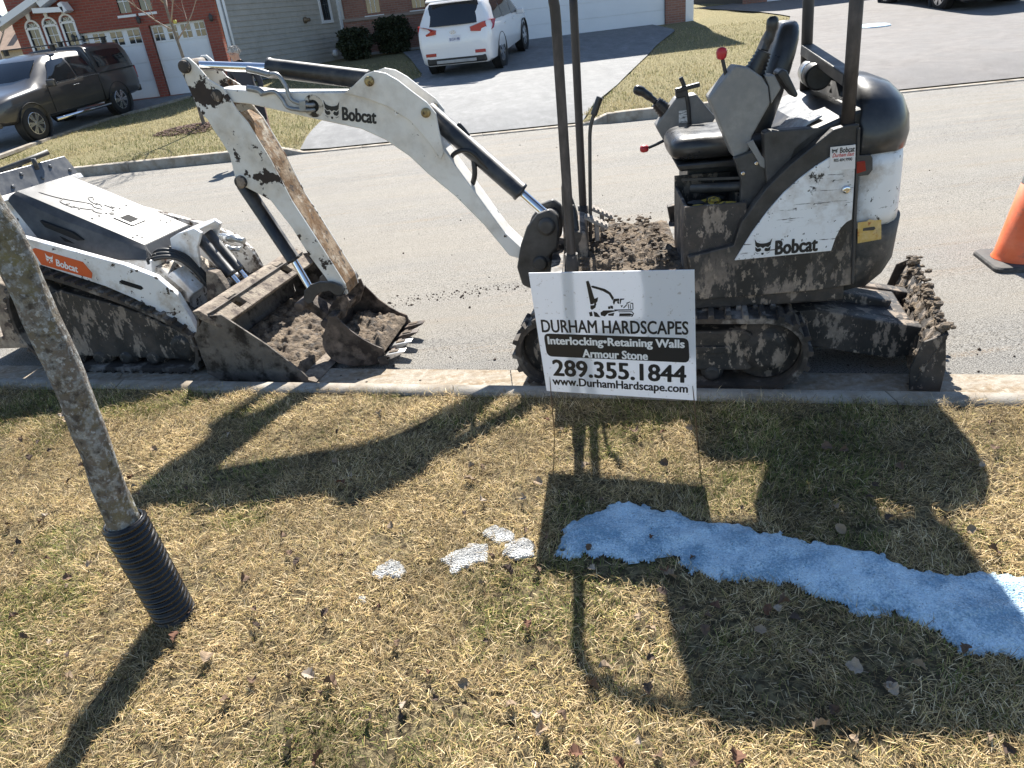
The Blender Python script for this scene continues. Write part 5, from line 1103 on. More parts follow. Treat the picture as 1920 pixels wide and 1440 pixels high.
# subdivide rings vertically for the knobbly bark
mb.rings(rs, True, True, True); tk = mb.build('trunk', bark(), tree); ss = tk.modifiers.new('s', 'SUBSURF'); ss.levels = ss.render_levels = 1
topP = path[-1]; mbr = MB()
def branch(p, d, L, r, lev):
    n = 6; pts = [p]; q = p
    for k in range(n): d = (d + Vector((random.gauss(0, .1), random.gauss(0, .1), random.gauss(.04, .06)))).normalized(); q = q + d * L / n; pts.append(q)
    mbr.tube(pts, [r * (1 - .75 * k / n) for k in range(n + 1)], 6)
    if lev > 0:
        for k in range(4): i = random.randint(2, n); dd = (d + Vector((random.gauss(0, .6), random.gauss(0, .6), random.gauss(.2, .3)))).normalized(); branch(pts[i], dd, L * .6, r * .5, lev - 1)
for k in range(7):
    a = k * .9; branch(topP - Vector((0, 0, .12 * k * .3)), Vector((math.cos(a) * .7, math.sin(a) * .7, .8)).normalized(), 1.3, .022, 2)
mbr.build('crown', MATS['lichen_bark'], tree)
guard = empty('tree_guard', tp, label='black corrugated plastic pipe sleeved around the base of the near tree', cat='tree guard')
gx = FTR.at(228, 972, 0); ax0 = Vector((0, 0, -.01)); ax1 = Vector((gx[0] + .002, 0, gx[1] - .008)); ad = (ax1 - ax0).normalized(); GL = (ax1 - ax0).length
nr = 19; prof = []
for k in range(nr):
    t0 = k / nr * GL; w = GL / nr
    prof += [(t0, .0585), (t0 + w * .18, .064), (t0 + w * .35, .0675), (t0 + w * .6, .0675), (t0 + w * .78, .064), (t0 + w * .93, .0585)]
prof += [(GL, .0585), (GL, .0545), (GL - .08, .0545)]
u_ = ad.cross(Vector((0, 1, 0))).normalized(); w_ = ad.cross(u_); rs = []; SG = 40
for t, r_ in prof:
    rs.append([ax0 + ad * t + (u_ * math.cos(2 * math.pi * k / SG + .9) + w_ * math.sin(2 * math.pi * k / SG + .9)) * r_ for k in range(SG)])
mb = MB(); mb.rings(rs, True, False, True)
# lengthwise slit overlap
mb.build('corrugated_sleeve', M('black_drain_pipe', (.006, .006, .007), .25, 0, .2, 10, layers=[((.045, .04, .036), .25, 12, .7, .15)], rvar=.05), guard)
mb = MB()
for k in range(nr):
    t0 = (k + .5) / nr * GL; a = 4.15 + .25 * (k / nr); dirv = u_ * math.cos(a) + w_ * math.sin(a); mb.bar(ax0 + ad * (t0 - GL / nr * .36) + dirv * .0662, ax0 + ad * (t0 + GL / nr * .36) + dirv * .0662, .003, .004, dirv)
mb.build('slit', M('dark_hole', (.01, .01, .01), .9), guard)

# ================================================================== TRAFFIC CONE
cp = Vector((3.30, 4.27, ROADZ + .01)); cone = empty('traffic_cone', cp, R(-12), label='orange traffic cone with white collar on black base right of the excavator', cat='cone')
org = M('cone_orange', (.85, .13, .025), .45, 0, .08, 5, layers=[((.3, .12, .08), .3, 9, .7, .06), ((.85, .25, .12), .3, 4, .5, .2)])
mb = MB(); mb.lathe((0, 0, .035), (0, 0, 1), [(0, .155), (.006, .15), (.03, .14), (.47, .072), (.47, .068)], 36); mb.build('cone_body', org, cone)
mb = MB(); mb.lathe((0, 0, .505), (0, 0, 1), [(0, .0725), (.12, .054)], 36); mb.build('reflective_collar', M('reflective_white', (.72, .72, .72), .4, 0, .06, 12, layers=[((.5, .45, .4), .3, 12, .8, .1)]), cone)
mb = MB(); mb.lathe((0, 0, .625), (0, 0, 1), [(0, .0535), (.06, .044), (.08, .038), (.085, .03)], 36); mb.build('cone_tip', org, cone)
mb = MB(); rs = []
def rsq(h, z, r=.05, n=5):
    out = []
    for i, (sx, sy) in enumerate(((1, 1), (-1, 1), (-1, -1), (1, -1))):
        for k in range(n + 1): a = math.pi / 2 * (i + k / n); out.append(Vector((sx * (h - r) + r * math.cos(a), sy * (h - r) + r * math.sin(a), z)))
    return out
mb.rings([rsq(.2, 0), rsq(.2, .022), rsq(.19, .034), rsq(.16, .037)], True, True, False); mb.build('base', M('black_rubber_base', (.025, .026, .025), .7, 0, .2, 8, layers=[((.12, .11, .1), .42, 9, .9, .12)]), cone, .003)
# ================================================================== HOUSES ACROSS THE STREET
def brick_mat(name, c1, c2, mortar, rot=0.0):
    mt = bpy.data.materials.new(name); mt.use_nodes = True; n = mt.node_tree.nodes; l = mt.node_tree.links; b = n['Principled BSDF']
    tc = n.new('ShaderNodeTexCoord'); sx = n.new('ShaderNodeSeparateXYZ'); l.new(tc.outputs['Object'], sx.inputs[0]); cx = n.new('ShaderNodeCombineXYZ')
    ad_ = n.new('ShaderNodeMath'); ad_.operation = 'ADD'; l.new(sx.outputs[0], ad_.inputs[0]); l.new(sx.outputs[1], ad_.inputs[1]); l.new(ad_.outputs[0], cx.inputs[0]); l.new(sx.outputs[2], cx.inputs[1])
    t = n.new('ShaderNodeTexBrick'); l.new(cx.outputs[0], t.inputs['Vector']); t.inputs['Scale'].default_value = 1; t.inputs['Brick Width'].default_value = .21; t.inputs['Row Height'].default_value = .068; t.inputs['Mortar Size'].default_value = .007
    for k, c in (('Color1', c1), ('Color2', c2), ('Mortar', mortar)): t.inputs[k].default_value = (*c, 1)
    nz = n.new('ShaderNodeTexNoise'); l.new(tc.outputs['Object'], nz.inputs['Vector']); nz.inputs['Scale'].default_value = 1.3; nz.inputs['Detail'].default_value = 6
    mp = n.new('ShaderNodeMapRange'); l.new(nz.outputs[0], mp.inputs[0]); mp.inputs[3].default_value = .75; mp.inputs[4].default_value = 1.2
    mx = n.new('ShaderNodeMix'); mx.data_type = 'RGBA'; mx.blend_type = 'MULTIPLY'; mx.inputs[0].default_value = 1; l.new(t.outputs[0], mx.inputs[6]); l.new(mp.outputs[0], mx.inputs[7]); l.new(mx.outputs[2], b.inputs['Base Color'])
    b.inputs['Roughness'].default_value = .85; bp = n.new('ShaderNodeBump'); bp.inputs['Strength'].default_value = .6; bp.inputs['Distance'].default_value = .006; l.new(t.outputs[1], bp.inputs['Height']); bp.invert = True; l.new(bp.outputs[0], b.inputs['Normal'])
    return mt
redbrick = brick_mat('red_brick', (.3, .075, .05), (.24, .055, .04), (.22, .15, .12)); brownbrick = brick_mat('brown_brick', (.25, .115, .085), (.3, .15, .11), (.27, .22, .19))
trim = M('white_trim', (.75, .76, .78), .5, 0, .04, 3); doorw = M('white_garage_door', (.74, .76, .79), .45, 0, .03, 2); pane = M('window_glass', (.03, .035, .04), .06, 0, .3, 3, spec=.9)
shing = M('grey_shingles', (.11, .105, .1), .9, 0, .3, 12, bump=(40, .6)); found = M('foundation_concrete', (.38, .37, .36), .9, 0, .1, 3)
def muntin(parent, F, x0, x1, z0, z1, nx, nz, o, w=.018, mat=trim):
    """glass pane with frame bars in front, in frame F at offset o (towards the street = negative)"""
    mb = MB(); mb.slab(F, [(x0, z0), (x1, z0), (x1, z1), (x0, z1)], o, o + .01); g = mb.build('pane', pane, parent)
    mb = MB()
    for i in range(1, nx): x = x0 + (x1 - x0) * i / nx; mb.slab(F, [(x - w / 2, z0), (x + w / 2, z0), (x + w / 2, z1), (x - w / 2, z1)], o - .012, o - .001)
    for j in range(1, nz): z = z0 + (z1 - z0) * j / nz; mb.slab(F, [(x0, z - w / 2), (x1, z - w / 2), (x1, z + w / 2), (x0, z + w / 2)], o - .010, o - .002)
    mb.build('glazing_bar', mat, parent); return g
def frame_rect(F, x0, x1, z0, z1, t, o0, o1, mb=None):
    mb = mb or MB()
    mb.slab(F, [(x0 - t, z0 - t), (x1 + t, z0 - t), (x1 + t, z0), (x0 - t, z0)], o0, o1); mb.slab(F, [(x0 - t, z1), (x1 + t, z1), (x1 + t, z1 + t), (x0 - t, z1 + t)], o0, o1)
    mb.slab(F, [(x0 - t, z0), (x0, z0), (x0, z1), (x0 - t, z1)], o0, o1); mb.slab(F, [(x1, z0), (x1 + t, z0), (x1 + t, z1), (x1, z1)], o0, o1); return mb
def window(parent, F, x0, x1, z0, z1, nx, nz, o=0.0, t=.06):
    mb = frame_rect(F, x0, x1, z0, z1, t, o - .04, o - .001); w = mb.build('window', trim, parent); muntin(w, F, x0 + .001, x1 - .001, z0 + .001, z1 - .001, nx, nz, o - .02)
    mb = MB(); mb.slab(F, [(x0 - t - .04, z0 - t - .06), (x1 + t + .04, z0 - t - .06), (x1 + t + .04, z0 - t), (x0 - t - .04, z0 - t)], o - .08, o - .001); mb.build('sill', trim, w); return w
def garage(parent, F, x0, x1, z0, z1, rows=4, wins=4, o=.0, lit=True):
    mb = MB(); mb.slab(F, [(x0, z0), (x1, z0), (x1, z1), (x0, z1)], o + .02, o + .05); d = mb.build('garage_door', doorw, parent); h = (z1 - z0) / rows
    for r in range(rows):
        mb = MB(); a, b = z0 + r * h + .008, z0 + (r + 1) * h - .008; mb.slab(F, [(x0 + .005, a), (x1 - .005, a), (x1 - .005, b), (x0 + .005, b)], o + .002, o + .019); mb.build('door_panel', doorw, d, .004)
        if r < rows - 1 or not wins:
            npn = 4 if wins else 1; mb = MB(); w = (x1 - x0) / npn
            for k in range(npn): mb.slab(F, [(x0 + k * w + .06, a + .07), (x0 + (k + 1) * w - .06, a + .07), (x0 + (k + 1) * w - .06, b - .07), (x0 + k * w + .06, b - .07)], o - .004, o + .0015)
            if npn == 4:
                for k in range(npn):
                    m1 = MB(); m1.slab(F, [(x0 + k * w + .06, a + .07), (x0 + (k + 1) * w - .06, a + .07), (x0 + (k + 1) * w - .06, b - .07), (x0 + k * w + .06, b - .07)], o - .004, o + .0015); m1.build('raised_panel', doorw, d, .003)
        else:
            w = (x1 - x0) / wins
            for k in range(wins): muntin(d, F, x0 + k * w + w * .16, x0 + (k + 1) * w - w * .16, a + (b - a) * .12, b - (b - a) * .12, 2, 2, o - .006, .022, doorw)
    mb = MB(); t = .09
    mb.slab(F, [(x0 - t, z0), (x0, z0), (x0, z1), (x0 - t, z1)], o - .05, o - .001); mb.slab(F, [(x1, z0), (x1 + t, z0), (x1 + t, z1), (x1, z1)], o - .05, o - .001); mb.slab(F, [(x0 - t, z1), (x1 + t, z1), (x1 + t, z1 + t), (x0 - t, z1 + t)], o - .05, o - .001); mb.build('door_frame', trim, parent); return d
def wall_with_holes(F, x0, x1, z0, z1, holes, o0, o1, mb):
    """rectangular wall minus rectangular openings, cut in vertical strips"""
    xs_ = sorted({x0, x1, *[h[0] for h in holes], *[h[1] for h in holes]})
    for a, b in zip(xs_, xs_[1:]):
        hs = sorted([h for h in holes if h[0] < (a + b) / 2 < h[1]], key=lambda h: h[2]); z = z0
        for h in hs:
            if h[2] > z + 1e-4: mb.slab(F, [(a, z), (b, z), (b, h[2]), (a, h[2])], o0, o1)
            z = h[3]
        if z < z1: mb.slab(F, [(a, z), (b, z), (b, z1), (a, z1)], o0, o1)
    return mb

# ---- left: red brick house with two garage doors and arched windows
HL = Vector((-9.7, 23, .36)); FH = Frame(HL, 0)
hl = empty('red_brick_house', HL, label='red brick house with tan siding flank and two white garage doors behind the pickup', cat='house')
def hx(px, py): return FH.at(px, py, 0)
g1 = (hx(150, 120)[0] + .0, hx(280, 115)[0], .08, hx(258, 50)[1]); g2 = (hx(318, 178)[0] - .02, hx(404, 120)[0], .08, hx(330, 42)[1])
x_left, x_right = hx(25, 52)[0], hx(437, 118)[0] - .12; z_top = 3.9
# arched windows: sill .. spring .. px from the 0,0,320,240 crop at 6x
aw = []
for l_, r_, sp, bt in (((52, 55), (70, 53), 50, 118), ((84, 49), (102, 48), 43, 112), ((116, 43), (128, 42), 38, 106)):
    xa, za = hx(*l_); xb, zb = hx(*r_); aw.append((xa, xa + .30, hx(l_[0] + 20, bt)[1] - .25, za))
holes = [g1, g2]
ups = [(hx(222, 15)[0], hx(244, 12)[0], hx(230, 25)[1], hx(230, 25)[1] + .85), (hx(262, 12)[0], hx(284, 10)[0], hx(270, 20)[1], hx(270, 20)[1] + .85)]
holes += ups; holes += [(a, b, z0, z1 + .13) for a, b, z0, z1 in aw]
mb = wall_with_holes(FH, x_left, x_right, -.1, z_top, holes, 0, .25, MB()); mb.build('wall', redbrick, hl)
mb = MB(); mb.slab(FH, [(x_left, -.1), (x_right, -.1), (x_right, z_top), (x_left, z_top)], .4, 9); mb.build('interior', M('dark_room', (.05, .045, .04), .9), hl)
garage(hl, FH, *g1, 4, 4, .12); garage(hl, FH, *g2, 4, 4, .12)
for u_ in ups: window(hl, FH, *u_, 2, 3, .06, .05)
for a, b, z0, z1 in aw:                        # arched window: frame, panes, fanlight, keystone
    w = b - a; cxm = (a + b) / 2; mb = MB(); t = .06
    mb.slab(FH, [(a - t, z0), (a, z0), (a, z1), (a - t, z1)], -.03, .03); mb.slab(FH, [(b, z0), (b + t, z0), (b + t, z1), (b, z1)], -.03, .03); mb.slab(FH, [(a, z1 - .03), (b, z1 - .03), (b, z1 + .03), (a, z1 + .03)], -.03, .03)
    arc = [(cxm + (w / 2 + t) * math.cos(k * math.pi / 12), z1 + (w / 2 + t) * math.sin(k * math.pi / 12) * 1.05) for k in range(13)]; arci = [(cxm + w / 2 * math.cos(k * math.pi / 12), z1 + .03 + w / 2 * math.sin(k * math.pi / 12) * .95) for k in range(13)]
    for k in range(12): mb.slab(FH, [arc[k], arc[k + 1], arci[k + 1], arci[k]], -.03, .03)
    wd = mb.build('arched_window', trim, hl); muntin(wd, FH, a, b, z0, z1 - .03, 2, 5, .035, .015)
    mb = MB(); mb.slab(FH, arci, .035, .045); mb.build('fanlight', pane, wd)
    mb = MB()
    for k in (3, 6, 9): mb.bar(FH.P(cxm, .03, z1 + .03), FH.P(*[arci[k][0], .03, arci[k][1]]), .012, .012)
    mb.build('fanlight_bar', trim, wd)
    mb = MB(); mb.slab(FH, [(cxm - .04, z1 + w / 2 + .06), (cxm + .04, z1 + w / 2 + .06), (cxm + .07, z1 + w / 2 + .3), (cxm - .07, z1 + w / 2 + .3)], -.06, -.001); mb.build('keystone', trim, hl)
# roof: shallow main roof and the small front gable with white rakes
mb = MB(); mb.rings([[FH.P(x, -.35, z_top), FH.P(x, 4.5, z_top + .9), FH.P(x, 9.4, z_top), FH.P(x, 9.4, z_top - .12), FH.P(x, -.35, z_top - .12)] for x in (x_left - .3, x_right + .35)], True, True, False); rf = mb.build('roof', shing, hl)
mb = MB(); mb.slab(FH, [(x_left - .3, z_top - .16), (x_right + .35, z_top - .16), (x_right + .35, z_top + .02), (x_left - .3, z_top + .02)], -.40, -.352); mb.build('fascia', trim, hl)
pa, pb, pc = hx(-30, 60), hx(8, 45), hx(92, -5)
def beamw(a, b, w, o0, o1, name='gable_trim'):
    a, b = Vector(a), Vector(b); d = (b - a).normalized(); nn = Vector((-d.y, d.x)) * w; mb = MB(); mb.slab(FH, [tuple(a), tuple(b), tuple(b + nn), tuple(a + nn)], o0, o1); return mb.build(name, trim, hl)
beamw(hx(8, 58), hx(102, -8), .16, -.5, -.05); beamw(hx(-2, 40), hx(16, 52), .2, -.5, -.05); beamw(hx(78, 25), hx(134, 22), .12, -.45, -.05); beamw(hx(92, 14), hx(150, -30), .16, -.48, -.05); beamw(hx(122, 8), hx(134, 24), .12, -.45, -.051)
mb = MB(); mb.slab(FH, [hx(36, 34), hx(102, -8), hx(180, -50), hx(140, 20)][:3] + [hx(90, 10)], -.03, -.004); mb.build('gable_brick', redbrick, hl)
for q in ((142, 72), (398, 34), (263, 38)):
    a, z = hx(*q); mb = MB(); mb.lathe(FH.P(a, -.12, z - .08), (0, 0, 1), [(0, .03), (.02, .05), (.15, .055), (.17, .03), (.2, .01)], 10); mb.bar(FH.P(a, -.12, z + .04), FH.P(a, 0, z + .04), .03, .03); mb.build('wall_lamp', blackm, hl)
mb = MB(); mb.slab(FH, [(x_right + .1, -.1), (x_right + .2, -.1), (x_right + .2, z_top), (x_right + .1, z_top)], -.03, .08); mb.build('corner_trim', trim, hl, .004)
mb = MB(); mb.tube([FH.P(x_right + .28, .0, -.1), FH.P(x_right + .28, .0, z_top)], .035, 8); mb.build('downpipe', trim, hl)

s0, s1 = Vector((HL.x + x_right + .16, 23.06, .42)), Vector((-4.40, 28.05, .42)); ang = math.degrees(math.atan2(s1.y - s0.y, s1.x - s0.x)); FSd = Frame(s0, ang, HL)   # the flank runs back to the right
LSd = (s1 - s0).length; sid = M('tan_vinyl_siding', (.46, .44, .4), .6, 0, .05, 1.5, layers=[((.4, .375, .33), .4, 2, .7, .2)])
bh = .145; nb = 27
board = None
fro = 1 if FSd.n.dot(Vector((0, -1, 0))) > 0 else -1
for k in range(nb):
    z0 = .12 + k * bh; mb = MB(); mb.rings([[FSd.P(x, fro * .028, z0), FSd.P(x, fro * .006, z0 + bh + .004), FSd.P(x, -fro * .05, z0 + bh + .004), FSd.P(x, -fro * .05, z0)] for x in (0, LSd)], True, True, False); mb.build('siding_board', sid, hl)
mb = MB(); mb.slab(FSd, [(0, -.3), (LSd, -.3), (LSd, .12), (0, .12)], -fro * .05, fro * .02); mb.build('foundation', found, hl)
mb = MB(); mb.slab(FSd, [(LSd - .1, -.1), (LSd + .02, -.1), (LSd + .02, 3.9), (LSd - .1, 3.9)], -fro * .03, fro * .06); mb.build('corner_trim', trim, hl)
def sdat(px, py): return FSd.at(px, py, 0)
a, z = sdat(604, 20); z2 = sdat(612, 38)[1]; fw0 = a - .1
mb = frame_rect(FSd, fw0, fw0 + .45, z2, z2 + 1.2, .09, fro * .03, fro * .07); wsd = mb.build('window', trim, hl); mb = MB(); mb.slab(FSd, [(fw0, z2), (fw0 + .45, z2), (fw0 + .45, z2 + 1.2), (fw0, z2 + 1.2)], fro * .029, fro * .04); mb.build('pane', pane, wsd)
a, z = sdat(570, 38); mb = MB(); mb.lathe(FSd.P(a, fro * .03, z), FSd.n * fro, [(0, .09), (.05, .09), (.06, .05), (.16, .06), (.2, .05)], 12); mb.build('wall_lamp', M('brass_lamp', (.2, .15, .1), .5, .5), hl)
a, z = sdat(625, 100); mb = MB(); mb.lathe(FSd.P(a, fro * .03, z), FSd.n * fro, [(0, .11), (.1, .11), (.12, .06)], 12); mb.build('dryer_vent', trim, hl)
# ---- middle: siding side wall, brick front, wide garage
HM = Vector((0, 25.4, .64)); FM = Frame(HM, 0); hm = empty('brown_brick_house', HM, label='brown brick house with wide white garage door behind the white SUV', cat='house')
FB2 = Frame((0, 28.1, .64), 0, HM); zt2 = 5.6
wA = FB2.at(690, 20, 0); wins = [(FB2.at(688, 20, 0)[0], FB2.at(713, 20, 0)[0], FB2.at(700, 24, 0)[1], 2.7), (FB2.at(773, 12, 0)[0], FB2.at(797, 12, 0)[0], FB2.at(785, 14, 0)[1], 2.7)]
mb = wall_with_holes(FB2, -4.43, 1.2, -.3, zt2, wins, 0, .25, MB()); mb.build('brick_front', brownbrick, hm)
mb = MB(); zs = FB2.at(720, 26, 0)[1]; mb.slab(FB2, [(-4.43, zs - .12), (1.2, zs - .12), (1.2, zs - .03), (-4.43, zs - .03)], -.06, -.001); mb.build('sill_course', M('stone_sill', (.3, .24, .21), .8, 0, .1, 4), hm)
mb = MB(); mb.slab(FB2, [(-4.43, -.32), (1.2, -.32), (1.2, .16), (-4.43, .16)], -.03, -.002); mb.build('foundation', found, hm)
for w_ in wins: window(hm, FB2, *w_, 3, 3, .06, .07)
mb = MB(); mb.tube([FB2.P(-4.30, -.06, zs - .03), FB2.P(-4.30, -.06, 5)], .045, 8); mb.build('downpipe', trim, hm)
gx0, gx1 = 1.0, FM.at(1248, 40, 0)[0]; gz1 = 2.25
mb = wall_with_holes(FM, .5, 6.85, -.3, 5.9, [(gx0, gx1, .02, gz1)], 0, .25, MB()); mb.build('garage_wall', brownbrick, hm)
garage(hm, FM, gx0, gx1, .02, gz1, 5, 0, .1)
mb = MB(); mb.slab(FM, [(6.85, -.3), (7.1, -.3), (7.1, 5.9), (6.85, 5.9)], -.01, .3); mb.build('corner_trim', trim, hm)
mb = MB(); mb.slab(FM, [(6.86, -.3), (7.05, -.3), (7.05, 5.9), (6.86, 5.9)], .31, 9); mb.build('right_side_wall', sid, hm)
mb = MB(); mb.rings([[FM.P(x, -.4, 5.9), FM.P(x, 4.4, 8.0), FM.P(x, 9.6, 5.9), FM.P(x, 9.6, 5.75), FM.P(x, -.4, 5.75)] for x in (-4.6, 7.4)], True, True, False); mb.build('roof', shing, hm)
mb = MB(); mb.slab(FM, [(.7, -.25), (6.8, -.25), (6.8, 5.7), (.7, 5.7)], .4, 9); mb.slab(FB2, [(-4.3, -.25), (.6, -.25), (.6, 5.3), (-4.3, 5.3)], .4, 6); mb.build('interior', M('dark_room', (.05, .045, .04), .9), hm)

# ---- right: house whose shade falls over the right driveway
HR = Vector((15.5, 32, .76)); FR = Frame(HR, 0); hr = empty('brick_house', HR, label='brick house at the head of the right driveway behind the black vehicle', cat='house')
mb = wall_with_holes(FR, -4.5, 6, -.3, 6.6, [(-3.6, 1.2, .0, 2.2), (2.4, 3.8, 1.0, 2.3), (-2.6, -1.2, 3.4, 4.7), (1.6, 3.0, 3.4, 4.7)], 0, .25, MB()); mb.build('wall', brownbrick, hr)
garage(hr, FR, -3.6, 1.2, .0, 2.2, 4, 0, .1)
for w_ in ((2.4, 3.8, 1.0, 2.3), (-2.6, -1.2, 3.4, 4.7), (1.6, 3.0, 3.4, 4.7)): window(hr, FR, *w_, 3, 3, .06, .07)
mb = MB(); mb.rings([[FR.P(x, -.4, 6.6), FR.P(x, 4.4, 10.4), FR.P(x, 9.6, 6.6), FR.P(x, 9.6, 6.45), FR.P(x, -.4, 6.45)] for x in (-4.9, 6.4)], True, True, False); mb.build('roof', shing, hr)
mb = MB(); mb.slab(FR, [(-4.3, -.25), (5.8, -.25), (5.8, 6.4), (-4.3, 6.4)], .4, 9); mb.build('interior', MATS['dark_room'], hr)

# ---- far left background: tan-roofed house, fence line
HB = Vector((-38, 62, .6)); hb = empty('distant_house', HB, label='distant house with pale tan roof at the far left edge', cat='house')
FBk = Frame(HB, 0); mb = MB(); mb.slab(FBk, [(-9, 0), (6, 0), (6, 2.2), (-9, 2.2)], 0, 8); mb.build('wall', M('pale_wall', (.45, .4, .34), .8), hb)
mb = MB(); mb.rings([[FBk.P(x, -.6, 2.1), FBk.P(x, 4, 4.6), FBk.P(x, 8.6, 2.1)] for x in (-9.6, 6.6)], True, True, False); rfb = mb.build('roof', M('tan_shingles', (.36, .25, .18), .9, 0, .15, 2), hb)
for x in (-3, .5, 3.5): mb = MB(); mb.box(FBk.P(x, 1.6, 3.6), (.5, .5, .3)); mb.build('roof_vent', M('pale_wall', (.45, .4, .34), .8), rfb)
fx = Vector((-21, 33, .5)); fen = empty('wooden_fence', fx, label='weathered wooden fence with pickets beyond the red brick house', cat='fence'); fm = M('weathered_wood', (.28, .24, .19), .9, 0, .2, 6)
pk = MB(); pk.box((0, 0, .6), (.13, .025, 1.2)); pme = pk.mesh('picket'); pme.materials.append(fm)
for k in range(60):
    o = link('picket', pme, None, fen); o.location = (-6 + .15 * k, 0, random.uniform(-.02, .02))
mb = MB(); mb.bar((-6, .04, .3), (3, .04, .3), .04, .09); mb.bar((-6, .04, .95), (3, .04, .95), .04, .09); mb.build('fence_rail', fm, fen)
# ================================================================== VEHICLES
tyre_m = M('tyre_rubber', (.018, .018, .018), .8, 0, .2, 10); rim_m = M('alloy_rim', (.55, .56, .58), .25, .9, .05, 5); tint = M('tinted_glass', (.012, .014, .017), .05, 0, .2, 2, spec=.8); trimb = M('black_trim', (.02, .02, .02), .55, 0, .2, 8); redl = M('red_lamp', (.35, .015, .015), .15, 0, .15, 10, spec=.8); clear = M('clear_lamp', (.6, .62, .64), .08, .3, .2, 12)
def car(name, loc, rz, pitch, st, paint, wheels, wr, glass_spec, label, cat, zs=1.0):
    """st stations front +x: (x, zbot, zbelt, zroof, wbot, wbelt, wroof)"""
    root = empty(name, loc, 0, label=label, cat=cat); root.rotation_euler = (0, -pitch, rz); root.scale = (1, 1, zs)
    def half(s):
        x, zb, zl, zr, wb, wl, wr_ = s; zm = zb + (zl - zb) * .5
        return [(x, 0, zb), (x, wb * .86, zb), (x, wb, zb + .07), (x, (wb + wl) / 2 + .015, zb + (zl - zb) * .32), (x, wl + .012, zm + (zl - zb) * .12), (x, wl, zl - .03), (x, wl - .012, zl), (x, wr_ + (wl - wr_) * .5 + .01, zl + (zr - zl) * .52), (x, wr_, zl + (zr - zl) * .9), (x, wr_ * .86, zr - .012 if zr - zl > .2 else zr), (x, wr_ * .5, zr + .01), (x, 0, zr + .015)]
    xs_ = [s[0] for s in st]
    def interp(x):
        for a, b in zip(st, st[1:]):
            lo, hi = (a, b) if a[0] < b[0] else (b, a)
            if lo[0] <= x <= hi[0]:
                t = (x - lo[0]) / max(1e-6, hi[0] - lo[0]); return tuple(lo[i] + (hi[i] - lo[i]) * t for i in range(7))
        return st[0] if abs(x - st[0][0]) < abs(x - st[-1][0]) else st[-1]
    rs = []
    for s in st: h = half(s); rs.append([Vector(p) for p in h] + [Vector((p[0], -p[1], p[2])) for p in h[-2:0:-1]])
    mb = MB(); mb.rings(rs, True, True, True); body = mb.build('body', paint, root)
    bv = body.modifiers.new('bev', 'BEVEL'); bv.width = .03; bv.segments = 3; bv.limit_method = 'ANGLE'; bv.angle_limit = R(38)
    def patch(nm, xa, xb, ta, tb, mat, side=1, n=6, lift=.012, tilt=(0, 0)):
        """glass patch on the flank between x stations and height fractions (belt 0 .. roof 1); tilt skews top corners"""
        mb = MB(); vs = []; m_ = 4
        for i in range(n + 1):
            for j in range(m_ + 1):
                v = ta + (tb - ta) * j / m_; u = i / n; x = xa + (xb - xa) * u + (tilt[0] * (1 - u) + tilt[1] * u) * j / m_; s = interp(x); h = half(s)
                q = [h[6], h[7], h[8]]; k = min(1, v / .55) if v < .55 else (v - .55) / .45
                p = Vector(q[0]).lerp(Vector(q[1]), k) if v < .55 else Vector(q[1]).lerp(Vector(q[2]), k)
                vs.append((p.x, side * (p.y + lift), p.z))
        mb.add(vs, [(i * (m_ + 1) + j, (i + 1) * (m_ + 1) + j, (i + 1) * (m_ + 1) + j + 1, i * (m_ + 1) + j + 1) for i in range(n) for j in range(m_)], True); return mb.build(nm, mat, root)
    for g in glass_spec:
        for sd in (1, -1): patch('side_window', g[0], g[1], g[2], g[3], tint, sd, tilt=g[4] if len(g) > 4 else (0, 0))
    wl = max(s[5] for s in st)
    tm = MB(); tm.lathe((0, -.12, 0), (0, 1, 0), [(0, wr * .62), (0, wr * .9), (.02, wr * .98), (.05, wr), (.19, wr), (.22, wr * .98), (.24, wr * .9), (.24, wr * .62)], 28); tme = tm.mesh('tyre'); tme.materials.append(tyre_m)
    rm = MB(); rm.lathe((0, -.115, 0), (0, 1, 0), [(.02, wr * .1), (.0, wr * .6), (.012, wr * .64), (.23, wr * .64)], 28)
    rme = rm.mesh('rim_barrel'); rme.materials.append(trimb); sp = MB()
    for k in range(6):
        a = 2 * math.pi * k / 6
        for da in (-.16, .16): sp.bar((math.cos(a) * wr * .1, -.118, math.sin(a) * wr * .1), (math.cos(a + da) * wr * .6, -.112, math.sin(a + da) * wr * .6), .05, .016, (0, 1, 0))
    sp.lathe((0, -.126, 0), (0, 1, 0), [(0, wr * .08), (.02, wr * .14)], 12)
    ro = []
    for k in range(25): a = 2 * math.pi * k / 24; ro.append([Vector((math.cos(a) * r_, y, math.sin(a) * r_)) for r_, y in ((wr * .58, -.118), (wr * .65, -.124), (wr * .65, -.10), (wr * .58, -.10))])
    sp.rings(ro, True, False, True); sme = sp.mesh('spokes'); sme.materials.append(rim_m)
    for (x, sd) in [(w_, s_) for w_ in wheels for s_ in (-1, 1)]:
        am = MB(); am.lathe((x, sd * (wl - .17), wr), (0, sd, 0), [(0, wr * 1.17), (.175 + .005, wr * 1.17), (.175 + .014, wr * 1.2), (.175 + .008, wr * 1.22)], 30, caps=False); am.lathe((x, sd * (wl - .2), wr), (0, sd, 0), [(0, .02), (.01, wr * 1.17)], 30, caps=False); am.build('wheel_arch', trimb, root)
        w = link('wheel', tme, None, root); w.location = (x, sd * (wl - .125), wr); w.rotation_euler = (0, 0, 0 if sd < 0 else math.pi)
        link('rim_barrel', rme, None, w); link('rim', sme, None, w)
    return root, interp, half, patch
